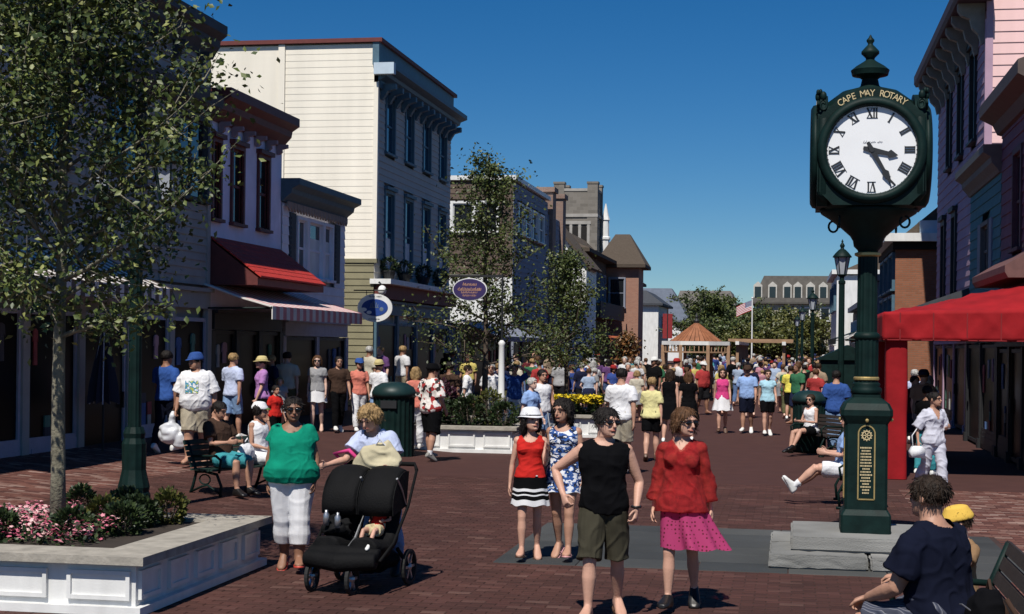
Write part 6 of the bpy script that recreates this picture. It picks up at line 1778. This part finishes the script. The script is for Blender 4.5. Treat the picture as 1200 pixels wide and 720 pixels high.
# man with trainers stretched out behind the clock
x_, y_ = along(996, 22.2, 560)
bench(x_+.12, y_+.1, -90, 'bench behind the clock under the man with outstretched legs', 1.5)
p = Person(Fig(1.78, 'm', fat=1.15, seat=.54, lean=(0, .10), head=(5, 5, 0), arms=[((-.2, -.3, -.9), (.2, -.9, .1)), ((.2, -.3, -.9), (-.2, -.9, .1))], legs=[((-.1, -1, -.12), (-.05, -.85, -.62)), ((.12, -1, .05), (.05, -.80, -.72))], feet=[(-.1, -.55, .85), (.1, -.5, .9)]),
           'man in blue polo seated behind the clock with white trainers stretched out', (x_-.05, y_), -94, S_fair, .012)
p.trousers(C_white, .8, .012, .01, .08, 'shorts'); p.top(C_polo, .7, -.04, .016, (.045, .025), sgrow=.02); p.shoes(L_white); p.socks(C_white, 1.75); p.hair(H_grey, 'short', 21)
# big man in blue seen from behind
p = place(Fig(1.80, 'm', fat=1.2, thick=1.15, arms=ARMS, legs=STAND), 'broad man in dark blue shirt and pale jeans seen from behind, left of the clock', 979, 531, 176, S_tan, .012)
p.trousers(C_denim, 1.9, .010, .003); p.top(W('cloth_royal', (.035, .085, .28)), .75, -.07, .017, (.04, .02), sgrow=.022); p.shoes(L_brown); p.hair(H_dark, 'short', 23)
# seated woman by the green bin
x_, y_ = along(950, 32.4, 500)
bench(x_+.15, y_+.3, -60, 'bench beside the green bin left of the clock', 1.4)
p = Person(Fig(1.62, 'f', seat=.54, head=(15, 0, 0), arms=[((-.2, -.3, -.9), (.3, -.9, .1)), ((.25, -.2, -.9), (-.2, -.9, .1))], legs=[((-.05, -1, -.05), (.12, -.35, -1)), ((.08, -1, .05), (-.05, -.5, -.9))]), 'woman in white top with sunglasses seated beside the green bin', (x_, y_), -48, S_fair, .012)
p.trousers(C_black, .7, .01, .01, .08, 'shorts'); p.top(C_white, 0, -.03, .012, (.05, .05), hi=.305); p.shoes(L_black); p.hair(H_brown, 'short', 25); p.shades()
# man in white t-shirt with bags
p = place(Fig(1.84, 'm', fat=1.30, thick=1.14, head=(-38, 4, 0), arms=[((-.34, .05, -1), (-.12, -.22, -1)), ((.34, .1, -1), (.1, -.2, -1))], legs=WALK(.20, 1), feet=WFEET(1), curl=(75, 40)),
          'man in blue cap and white printed t-shirt carrying white shopping bags', 229, 547, 6, S_tan, .010)
p.trousers(C_khaki, .92, .012, .02, .08, 'shorts', .004); p.top(C_white, .95, -.05, .018, (.042, .022), .006, sgrow=.024, amp=.004); p.sandals(L_brown); p.hair(H_dark, 'short', 27); p.cap(W('cloth_royal', (.035, .085, .28)))
f = p.f
def patch(p, cloth, x0, x1, z0, z1, m, name, n=7, off=.004):
    """a thin print that follows the cloth's front; metres in the figure's own frame"""
    V = np.array([v.co for v in cloth.data.vertices]); vs = []; fs = []
    for j in range(n):
        for i in range(n):
            x, z = x0+(x1-x0)*i/(n-1), z0+(z1-z0)*j/(n-1); d = (V[:, 0]-x)**2+(V[:, 2]-z)**2; k = np.where(d < .03**2)[0]
            vs.append((x, V[k, 1].min()-off, z))
    for j in range(n-1):
        for i in range(n-1): fs.append((j*n+i, j*n+i+1, (j+1)*n+i+1, (j+1)*n+i))
    return link(name, to_mesh(name, vs, fs, m), cloth)
sh_ = [c for c in p.root.children if c.name.startswith('shirt')][0]
patch(p, sh_, -.13, .09, 1.22, 1.42, C_print, 'chest_print')
wr = p.root.matrix_basis @ Vector(f.world(np.array([f.arm[0][2]]))[0])
t = thing('shopping_bag', 'bunch of white plastic shopping bags hanging from the capped man\'s hand', 'bag', (wr.x-.06, wr.y, wr.z-.06))
V, F = fuse([blob((-.05, 0, -.34), (.20, .13, .19)), blob((.10, .03, -.42), (.17, .11, .19)), blob((-.02, 0, -.18), (.07, .05, .12)), limb([(0, 0, .02), (-.02, 0, -.2)], [.02, .06])], .014, 2)
V = V+normals(V, F)*(wave_noise(V, 5, 8, 9, (1, 1, .6))*.014)[:, None]; link('plastic', to_mesh('plastic', V, F, mat('plastic_bag', (.62, .64, .68), .35, .12, 6)), t)
# two on the left bench
bx, by = ground(268, 583)
bx += -.12; by += .70
bench(bx, by, 70, 'green cast iron bench near the big planter with two people on it', 1.6, M_gslat)
def sitter(off, label, sex, h, rz, skin, **k):
    a = R(70); x = bx+off*math.cos(a)+.02*math.sin(a); y = by+off*math.sin(a)-.02*math.cos(a)
    return Person(Fig(h, sex, seat=.54, **k), label, (x, y), rz, skin, .011, z=gz(x)*.8)
p = sitter(.42, 'dark haired woman in white sleeveless top seated at the far end of the green bench', 'f', 1.66, 74, S_tan, fat=1.1, head=(20, 2, 0), arms=[((-.2, -.1, -1), (.2, -.9, -.2)), ((.2, -.1, -1), (-.1, -.9, -.2))], legs=SIT)
p.trousers(C_white, 1.0, .012, .008, .08, 'shorts'); p.top(C_white, 0, -.04, .014, (.05, .05), hi=.306); p.sandals(L_brown); p.hair(H_dark, 'puffy', 29, .05); p.cap(C_white, W('leaf_green', (.10, .22, .06)))
p = sitter(-.38, 'person in dark top and teal shorts slouched at the near end of the green bench', 'm', 1.72, 66, S_tan, lean=(0, .22), head=(10, 18, 0), arms=[((-.2, -.4, -.8), (.4, -.9, .1)), ((.2, -.4, -.8), (-.4, -.9, .1))], legs=SIT)
p.trousers(W('cloth_teal', (.05, .28, .32)), .95, .012, .012, .08, 'shorts'); p.top(C_brown, .7, -.04, .016, (.045, .02), sgrow=.02); p.shoes(L_black); p.hair(H_dark, 'short', 31)
t = thing('tote_bag', 'white tote bag resting on the left green bench', 'bag', (bx+.05, by-.0, .47+gz(bx)*.8), R(70))
V, F = fuse([blob((0, -.08, .12), (.17, .09, .14))], .012, 2); link('bag', to_mesh('bag', folds(V, F, .008, 4, 6), F, C_white), t); MB().tube([(-.09, -.08, .22), (0, -.1, .33), (.09, -.08, .22)], .01, 6).build('strap', C_white, t)
# woman in grey top, white skirt
p = place(Fig(1.68, 'f', thick=1.0, head=(8, 4, 0), arms=ARMS, legs=WALK(.14, 1), feet=WFEET(1)), 'woman in grey t-shirt and short white skirt standing before the shop arch', 371, 506, 6, S_pale, .012)
p.top(C_grey, .45, -.02, .014, (.05, .03)); p.skirt(C_white, .03, .19, .012, .022, 6, .06); p.sandals(L_brown); p.hair(H_auburn, 'long', 33, .05, lenz=-.2); p.shades()
# man in flowered shirt
p = place(Fig(1.82, 'm', fat=1.2, thick=1.1, head=(-10, 5, 0), arms=[((-.25, .05, -1), (.1, -.6, -.8)), ((.25, .1, -1), (-.1, -.75, -.5))], legs=WALK(.12, -1), feet=WFEET(-1)), 'man in red and white flowered shirt and black shorts beside the middle planter', 505, 541, 150, S_tan, .011)
p.trousers(C_black, 1.02, .012, .022, .08, 'shorts'); p.top(C_hawaii, .9, -.06, .018, (.04, .02), .01, sgrow=.024); p.shoes(mat('grey_trainer', (.25, .24, .22), .7, .2)); p.socks(C_white, 1.82); p.hair(H_dark, 'short', 35); p.cap(C_black)
# backs walking away: white t-shirt, yellow top, and the row beyond
def walker(label, u, v, h, sex, rz, skin, topm, botm, style='shorts', hair=H_brown, hs='short', hat=None, sl=.7, sh=L_white, st=1, **k):
    p = place(Fig(h, sex, arms=k.pop('arms', SWING(.22, st)), legs=WALK(k.pop('step', .2), st), feet=WFEET(st), **k), label, u, v, rz, skin, .013)
    if style == 'shorts': p.trousers(botm, .72 if sex == 'f' else .92, .011, .018, .08, 'shorts')
    elif style == 'long': p.trousers(botm, 1.9, .010, .004)
    elif style == 'skirt': p.skirt(botm, .05, .24, .012, .045, 7, .12)
    elif style == 'dress': p.skirt(botm, .10, .30, .012, .045, 7, .12, 'dress_skirt')
    p.top(topm, sl, -.03 if style != 'dress' else .04, .014, (.042, .02), .004, hi=.322 if sl else .304)
    p.shoes(sh); p.hair(hair, hs, int(u) % 50, .055)
    if hat: p.cap(hat)
    return p
walker('man in plain white t-shirt and khaki shorts walking away behind the man in black', 727, 556, 1.84, 'm', 172, S_tan, C_white, C_khaki, thick=1.08, fat=1.1, hair=H_dark)
walker('woman in pale yellow top and black shorts walking away at the centre', 763, 541, 1.63, 'f', 178, S_fair, C_yel, C_black, 'shorts', H_blond, 'short', fat=1.2, sh=L_brown)
walker('woman with long brown hair in black halter dress, left of a pair', 784, 522, 1.72, 'f', 172, S_fair, C_black, C_black, 'dress', H_brown, 'long', sl=0)
walker('woman with light brown hair in black short sleeved dress, right of a pair', 806, 520, 1.66, 'f', 186, S_fair, C_black, C_black, 'dress', H_auburn, 'long', sl=.4, st=-1)
walker('woman in hot pink top and white mini skirt facing the camera', 846, 508, 1.68, 'f', 4, S_fair, C_pinkh, C_white, 'skirt', H_brown, 'long', sl=0, sh=L_brown)
walker('man in sky blue polo and navy shorts facing the camera', 875, 508, 1.76, 'm', -6, S_tan, C_polo, C_navy, hair=H_dark, fat=1.15, hat=C_brown)
walker('woman in pale cyan top and black shorts with white trainers', 899, 511, 1.68, 'f', 10, S_fair, C_cyan, C_black, 'shorts', H_brown, 'pony', sl=.3)
walker('person in bright yellow shirt and black shorts before the green bin', 926, 494, 1.70, 'm', 174, S_tan, W('cloth_lemon', (.78, .68, .12)), C_black)
walker('woman in coral top and white trousers beside the flowered shirt man', 486, 528, 1.70, 'f', 185, S_fair, C_coral, C_white, 'long', H_blond, 'long', sl=0)
walker('elderly person in white shirt and white trousers by the white post', 575, 512, 1.76, 'm', 4, S_fair, C_white, W('cloth_cream', (.6, .55, .45)), 'long', H_grey)
walker('person in bright blue shirt and white trousers shading their eyes', 602, 512, 1.76, 'm', 8, S_fair, C_blue, C_white, 'long', H_brown, arms=[((-.5, -.3, .35), (.85, -.2, .5)), ((.5, -.3, .35), (-.85, -.2, .5))])
walker('woman in mauve top with straw hat by the dark shop door', 306, 520, 1.70, 'f', -60, S_fair, C_purple, C_black, 'shorts', H_brown, 'short').hat(W('straw', (.55, .46, .22)), .7)
walker('person in blue shirt standing in the shade left of the capped man', 194, 531, 1.78, 'm', 170, S_deep, C_blue, C_navy, 'long', H_dark)
walker('person with pale backpack straps and blue shorts behind the capped man', 272, 517, 1.72, 'm', 160, S_tan, C_lblue, C_denim, 'shorts', H_blond)
walker('child in red shirt crossing behind the woman in green', 322, 528, 1.22, 'f', 60, S_tan, C_red, C_black, 'long', H_dark)
walker('person in shade-darkened top near the shop corner by the oval sign', 396, 507, 1.7, 'm', 30, S_tan, C_brown, C_black, 'long', H_dark)  # clothes coloured dark to stand in for the shade along the shops
walker('person in white top with blue cap in front of the olive wall', 420, 508, 1.68, 'f', 30, S_tan, C_coral, C_white, 'long', H_dark, hat=C_blue)
walker('person in white blouse and tan hat behind the domed bin', 443, 512, 1.70, 'f', 170, S_tan, C_white, C_denim, 'long', H_brown).hat(W('straw', (.55, .46, .22)), .6)
walker('person in dark brown shirt behind the middle planter shrubs', 526, 515, 1.76, 'm', 175, S_deep, C_brown, C_black, 'long', H_dark)
walker('person in white and black blouse near the shops by the planter', 547, 508, 1.66, 'f', 100, S_fair, C_white, C_black, 'long', H_brown, sl=.9)
walker('man in white and blue shirt standing in the shade of the red canopy', 1071, 520, 1.76, 'm', 170, S_tan, C_lblue, C_black, 'long', H_grey)
walker('person in dark clothes beneath the red canopy beside the post', 1085, 560, 1.60, 'f', 150, S_deep, C_black, W('cloth_teal', (.05, .28, .32)), 'long', H_dark)
# family resting at the planter corner
walker('elderly white haired woman in pale blue behind the girls', 622, 541, 1.60, 'f', 60, S_pale, C_polo, C_white, 'long', H_grey)
walker('man in sleeveless white shirt holding a child behind the girls', 634, 536, 1.74, 'm', 40, S_tan, C_white, C_denim, 'shorts', H_dark, sl=0)
# ---------------------------------------------------------------- double stroller
sx, sy = ground(418, 690)
t = thing('double_stroller', 'black double stroller with two canopies pushed by the blond woman', 'stroller', (sx, sy, 0), R(-8))
M_str = mat('stroller_black', (.0035, .0035, .004), .8, .3, 6, .25, 60, spec=.2); M_alu = mat('aluminium', (.45, .46, .48), .35, .1, metal=.8); M_tyre = mat('tyre_rubber', (.012, .012, .012), .8, .1)
for (wx, wy, wr_) in ((-.36, -.30, .135), (.12, -.34, .135), (.40, .42, .16), (-.40, .42, .16)):
    w = MB(); n = 24
    for y_ in (-.025, .025):
        pass
    vs = []; fs = []
    for i in range(n):
        a = 2*math.pi*i/n
        for rr, xx in ((wr_, -.018), (wr_, .018), (wr_*.8, .024), (wr_*.8, -.024)): vs.append((xx, rr*math.cos(a), rr*math.sin(a)))
    for i in range(n):
        for j in range(4): fs.append((i*4+j, i*4+(j+1) % 4, ((i+1) % n)*4+(j+1) % 4, ((i+1) % n)*4+j))
    o = w.add(vs, fs).build('wheel', M_tyre, t); o.location = (wx, wy, wr_)
    r_ = MB()
    for i in range(6): a = math.pi*i/3; r_.bar((0, 0, 0), (0, wr_*.82*math.cos(a), wr_*.82*math.sin(a)), .02, .022)
    r_.ell((0, 0, 0), (.035, .035, .035), 10, 6); r_.build('rim', M_alu, o)
    MB().tube([(wx, wy, wr_), (wx*.85, wy*.6, .34)], .02, 8).build('fork', M_str, t)
for sgn in (-1, 1):
    c = .21*sgn
    V, F = fuse([limb([(c, -.30, .40), (c, -.02, .36), (c, .14, .45), (c, .30, .82)], [.17, .19, .19, .16], 14, ref=(0, 0, 1), flat=.55)], .016, 3)
    link('seat', to_mesh('seat', folds(V, F, .006, 4, 5+sgn), F, M_str), t)
    b = MB(); rows_ = 9; n = 12; vs = []; fs = []            # canopy: a hooped hood
    for j in range(rows_):
        e = R(-12+112*j/(rows_-1))
        for k in range(n):
            q = -1+2*k/(n-1); r_ = .34*(1-.10*abs(q)**3); vs.append((c+q*.20, .30-r_*math.cos(e)*1.05, .72+r_*math.sin(e)+.015*math.sin(3*math.pi*j/(rows_-1))))
    for j in range(rows_-1):
        for k in range(n-1): fs.append((j*n+k, j*n+k+1, (j+1)*n+k+1, (j+1)*n+k))
    o = b.add(vs, fs).build('canopy', M_str, t, smooth=True); md = o.modifiers.new('s', 'SOLIDIFY'); md.thickness = .012
    for s2 in (-1, 1):
        b = MB(); b.add([(c+s2*.20, .30, .72)]+[(c+s2*.20, .30-.31*math.cos(R(-12+112*j/8))*1.05, .72+.31*math.sin(R(-12+112*j/8))) for j in range(9)], [(0, j, j+1) for j in range(1, 9)])
        o2 = b.build('hood_side', M_str, o, fix=False); md = o2.modifiers.new('s', 'SOLIDIFY'); md.thickness = .01
    MB().tube([(c+.20, .32, .70), (c+.215, .18, .86), (c+.215, .05, .98)], .012, 6).build('hinge_bar', M_alu, o)
V, F = fuse([limb([(-.40, -.36, .30), (0, -.42, .28), (.40, -.36, .30)], [.07, .085, .07], 12), limb([(-.40, -.28, .34), (0, -.32, .34), (.40, -.28, .34)], [.06, .08, .06], 12)], .014, 3)
link('footrest', to_mesh('footrest', V, F, M_str), t)
V, F = fuse([blob((0, .28, .24), (.36, .20, .13))], .02, 2); link('basket', to_mesh('basket', folds(V, F, .012, 3, 2), F, M_str), t)
for sgn in (-1, 1):
    MB().tube([(sgn*.43, -.34, .30), (sgn*.44, -.05, .42), (sgn*.44, .30, .72), (sgn*.43, .52, 1.02)], .016, 8).build('side_rail', M_str, t, smooth=True)
MB().tube([(-.43, .52, 1.02), (-.38, .58, 1.07), (.38, .58, 1.07), (.43, .52, 1.02)], .02, 8).build('handle', M_str, t, smooth=True)
MB().tube([(0, -.36, .32), (0, -.05, .45), (0, .30, .78), (0, .56, 1.06)], .014, 6).build('centre_rail', M_alu, t)
t.scale = (.86, 1, 1.04)
bpy.context.view_layer.update()
# a child's bare legs under the right-hand hood, things on the other seat
k_ = Person(Fig(.72, 'm', hd=1.35, seat=.1, lean=(0, .75), head=(0, 10, 0), arms=[((-.25, -.3, -1), (.2, -.9, 0)), ((.25, -.3, -1), (-.2, -.9, 0))], legs=[((-.15, -1, .1), (0, -.6, -.8)), ((.15, -1, .1), (0, -.7, -.7))]), 'toddler sitting under the right hood of the black stroller', (0, 0), 0, S_fair, .009)
k_.root.matrix_basis = t.matrix_basis @ Matrix.Translation((.21, .02, .43)); k_.trousers(W('cloth_sand', (.6, .5, .3)), .6, .02, .02, .08, 'shorts'); k_.top(C_red, .6, -.02, .02, (.045, .02)); k_.hair(H_brown, 'short', 3); k_.shoes(L_white)
t2 = thing('diaper_bag', 'black bag with silvery bottles on the left stroller seat', 'bag', t.matrix_basis @ Vector((-.21, -.08, .50)), R(-8))
V, F = fuse([blob((0, .02, .02), (.15, .13, .07)), blob((-.05, .08, .08), (.09, .06, .09)), blob((.07, .06, .06), (.07, .06, .06))], .014, 2); link('bag', to_mesh('bag', folds(V, F, .02, 6, 9), F, M_str), t2)
for q in ((-.05, -.1, .12), (.06, -.09, .1)): MB().lathe([(.028, -.05), (.03, .05), (.015, .07), (.015, .09)], q, 10).build('bottle', M_alu, t2, smooth=True)
t3 = thing('canvas_bag', 'pale canvas bag slung over the stroller handle', 'bag', t.matrix_basis @ Vector((.02, .47, 1.05)), R(-14))
V, F = fuse([limb([(-.26, -.02, -.02), (-.1, -.06, .08), (.08, -.03, .14), (.2, 0, .02)], [.05, .12, .12, .07], 12, flat=.6), blob((0, -.05, .02), (.24, .07, .10))], .012, 2)
link('bag', to_mesh('bag', folds(V, F, .012, 4, 3), F, W('canvas_beige', (.55, .49, .33))), t3); MB().tube([(-.05, -.05, .16), (.05, -.1, .26), (.16, -.03, .12)], .008, 6).build('strap', C_white, t3)
MB().tube([(-.38, .02, .0), (-.5, 0, .1), (-.32, -.03, .14), (-.22, -.02, .05)], .02, 6).build('pink_strap', C_pinkh, t3, smooth=True)
x_, y_ = ground(660, 548)
t = thing('small_pushchair', 'small pushchair with dark hood parked behind the two girls', 'stroller', (x_, y_, 0), R(20))
for wx, wy in ((-.22, -.25), (.22, -.25), (-.22, .3), (.22, .3)):
    o = MB().tube([(-.02, 0, 0), (.02, 0, 0)], .09, 14).build('wheel', M_tyre, t); o.location = (wx, wy, .09)
V, F = fuse([limb([(0, -.25, .4), (0, .0, .36), (0, .1, .45), (0, .2, .8)], [.14, .16, .16, .13], 12, ref=(0, 0, 1), flat=.55)], .016, 2); link('seat', to_mesh('seat', V, F, C_navy), t)
for s_ in (-1, 1): MB().tube([(s_*.22, -.25, .09), (s_*.22, .05, .5), (s_*.22, .45, 1.0)], .014, 6).build('side_rail', M_alu, t)
MB().tube([(-.22, .45, 1.0), (.22, .45, 1.0)], .018, 6).build('handle', M_str, t)
V, F = fuse([blob((0, .05, .86), (.19, .22, .16))], .016, 2); V, F = crop(V, F, V[:, 2] > .80); link('hood', to_mesh('hood', V, F, C_navy), t)
# ---------------------------------------------------------------- the crowd: four figures, re-dressed
def proto(sex, style, rz_, hs, arms, st, h, hat=None, fat=1.0):
    p = Person(Fig(h, sex, arms=arms, fat=fat, legs=WALK(.2, st), feet=WFEET(st)), 'x', (0, 0), 0, S_fair, .021)
    if style == 'shorts': p.trousers(C_black, .8 if sex == 'f' else .95, .012, .018, .08, 'bottoms')
    elif style == 'long': p.trousers(C_black, 1.9, .012, .004, .08, 'bottoms')
    else: p.skirt(C_black, .08, .27, .012, .05, 7, .12, 'bottoms', n=36)
    p.top(C_white, .55 if sex == 'f' else .75, -.03, .015, (.04, .02)); p.hair(H_brown, hs, 3, .06)
    if hat == 'cap': p.cap(C_white)
    if hat == 'hat': p.hat(C_white, .62)
    return p.root, sex, style
PROTO = [proto('m', 'shorts', 0, 'short', SWING(.2, 1), 1, 1.76), proto('f', 'shorts', 0, 'long', SWING(.2, -1), -1, 1.66), proto('f', 'skirt', 0, 'bob', ARMS, 1, 1.65), proto('m', 'long', 0, 'short', [((-.2, 0, -1), (0, -.7, -.6)), ((.2, 0, -1), (.1, -.3, -1))], -1, 1.78), proto('f', 'long', 0, 'pony', SWING(.2, 1), 1, 1.67), proto('m', 'shorts', 0, 'short', [((-.4, .1, -1), (.4, -.6, -.7)), ((.2, 0, -1), (.1, -.3, -1))], -1, 1.74), proto('m', 'shorts', 0, 'short', ARMS, -1, 1.78, 'cap', 1.25), proto('f', 'shorts', 0, 'long', [((-.2, -.1, -1), (.1, -.9, -.2)), ((.2, .1, -1), (.1, -.3, -1))], 1, 1.63, 'hat', 1.2), proto('f', 'skirt', 0, 'short', [((-.25, .05, -1), (-.1, -.1, -1)), ((.5, .1, -.9), (-.5, -.5, -.5))], -1, 1.64, None, 1.3)]
TOPC = [('white', (.75, .75, .76)), ('black', (.006, .006, .007)), ('pale grey', (.45, .45, .46)), ('white', (.75, .75, .76)), ('black', (.012, .012, .014)), ('red', (.50, .03, .03)), ('navy', (.015, .02, .06)), ('pale blue', (.40, .52, .72)), ('grey', (.28, .28, .29)), ('yellow', (.72, .58, .12)), ('pink', (.66, .28, .36)), ('green', (.04, .20, .09)), ('tan', (.42, .30, .19)), ('turquoise', (.05, .36, .40)), ('orange', (.60, .20, .05)), ('purple', (.16, .06, .22)), ('maroon', (.17, .02, .03)), ('cream', (.68, .62, .48)), ('royal blue', (.03, .08, .35))]
BOTC = [('black', (.012, .012, .014)), ('white', (.72, .72, .72)), ('khaki', (.38, .32, .22)), ('denim', (.10, .16, .30)), ('navy', (.015, .02, .05)), ('grey', (.22, .22, .23)), ('olive', (.10, .10, .05))]
HAIRS = [('dark', H_dark), ('brown', H_brown), ('blond', H_blond), ('grey', H_grey), ('auburn', H_auburn)]
HATM = [W('hat_white', (.7, .7, .68)), W('hat_navy', (.02, .03, .08)), W('hat_straw', (.5, .42, .22)), W('hat_red', (.35, .03, .03)), W('hat_black', (.008, .008, .01))]
SK = [mat('crowd_skin_%d' % i, c, .5, .1) for i, c in enumerate((S_fair, S_tan, S_pale, S_deep))]
cr = random.Random(21); seen = set(); ncrowd = [0]
def slot(o, m):
    o.material_slots[0].link = 'OBJECT'; o.material_slots[0].material = m
def crowd(u, d, where, rz=None, hat=None):
    for _ in range(60):
        pi_ = cr.randrange(9); (tn, tc), (bn, bc), (hn, hm) = cr.choice(TOPC), cr.choice(BOTC), cr.choice(HAIRS)
        if (tn, bn, pi_, hn) not in seen: break
    seen.add((tn, bn, pi_, hn))
    src, sex, style = PROTO[pi_]
    x, y = along(u, d, 430); rz = cr.choice((0, 180, 180))+cr.uniform(-50, 50) if rz is None else rz
    o = src.copy(); COL.objects.link(o); o.location = (x, y, gz(x)); o.rotation_euler = (0, 0, R(rz)); kid = cr.random() < .10; s_ = cr.uniform(.62, .78) if kid else cr.uniform(.92, 1.07); o.scale = (s_*cr.uniform(.95, 1.12), s_, s_)
    tm = W('crowd_top_'+tn.replace(' ', '_'), tuple(.8*(c*.85+.15*sum(tc)/3) for c in tc)); bm_ = W('crowd_bottom_'+bn, bc); sk = cr.choice(SK); hatm = None
    for ch in src.children:
        nm = ch.name.split('.')[0]
        c = ch.copy(); COL.objects.link(c); c.parent = o
        for gk in ch.children: gc = gk.copy(); COL.objects.link(gc); gc.parent = c; hatm = hatm or cr.choice(HATM); slot(gc, hatm)
        if nm in ('cap', 'hat'): slot(c, hatm); continue
        slot(c, {'body': sk, 'bottoms': bm_, 'shirt': tm, 'hair': hm}.get(nm, c.material_slots[0].material))
    if 90 < rz % 360 < 270: face = 'walking away'
    else: face = 'facing forward'
    who = {'m': 'boy' if kid else 'man', 'f': 'girl' if kid else 'woman'}[sex]
    pose = ('', '', '', ' with one arm bent', ' with ponytail', ' hand on hip', ' in a cap', ' in sun hat', ' short hair')[pi_]
    if len(where.split()) > 3 and len((tn+bn+pose).split()) > 4: pose = ''
    tag(o, '%s haired %s, %s top, %s %s,%s %s' % (hn, who, tn, bn, {'shorts': 'shorts', 'skirt': 'skirt', 'long': 'trousers'}[style], (pose or ' '+face)+',', where), 'person', 'people in the crowd')
    ncrowd[0] += 1
spots = []
def free(x, y, r=.42):
    if any((x-a)**2+(y-b)**2 < r*r for a, b in spots): return False
    spots.append((x, y)); return True
def batch(n, u0, u1, d0, d1, where, rz=None, pw=1.0):
    k = t_ = 0
    while k < n and t_ < n*30:
        t_ += 1; u = cr.uniform(u0, u1); d = d0+(d1-d0)*cr.random()**pw; x, y = along(u, d, 430)
        if x < -11.6 or x > 3.0 or (-1.9+px < x < 1.9+px and abs(y-py) < 1.9) or (-9 < x < -4 and 31 < y < 43) or not free(x, y): continue
        crowd(u, d, where, rz); k += 1
batch(16, 690, 760, 45, 72, 'near the rusty tree')
batch(20, 745, 880, 47, 63, 'in front of the pavilion')
batch(30, 800, 905, 68, 100, 'beside the long pergola', pw=1.2)
batch(46, 850, 964, 58, 84, 'below the flagpole trees')
batch(75, 830, 968, 84, 165, 'far down the street')
batch(12, 905, 965, 44, 60, 'by the receding lamp row')
batch(20, 600, 720, 44, 62, 'behind the yellow flowers')
batch(3, 395, 480, 42, 47, 'near the domed bin')
batch(6, 520, 620, 44, 56, 'behind the middle planter')
batch(3, 215, 340, 33, 37, 'near the left shops')
batch(4, 1060, 1120, 31, 36, 'under the red canopy')
for src, _, _ in PROTO:
    for ch in list(src.children):
        for gk in list(ch.children): bpy.data.objects.remove(gk)
        bpy.data.objects.remove(ch)
    bpy.data.objects.remove(src)
bpy.data.scenes.remove(TMP)
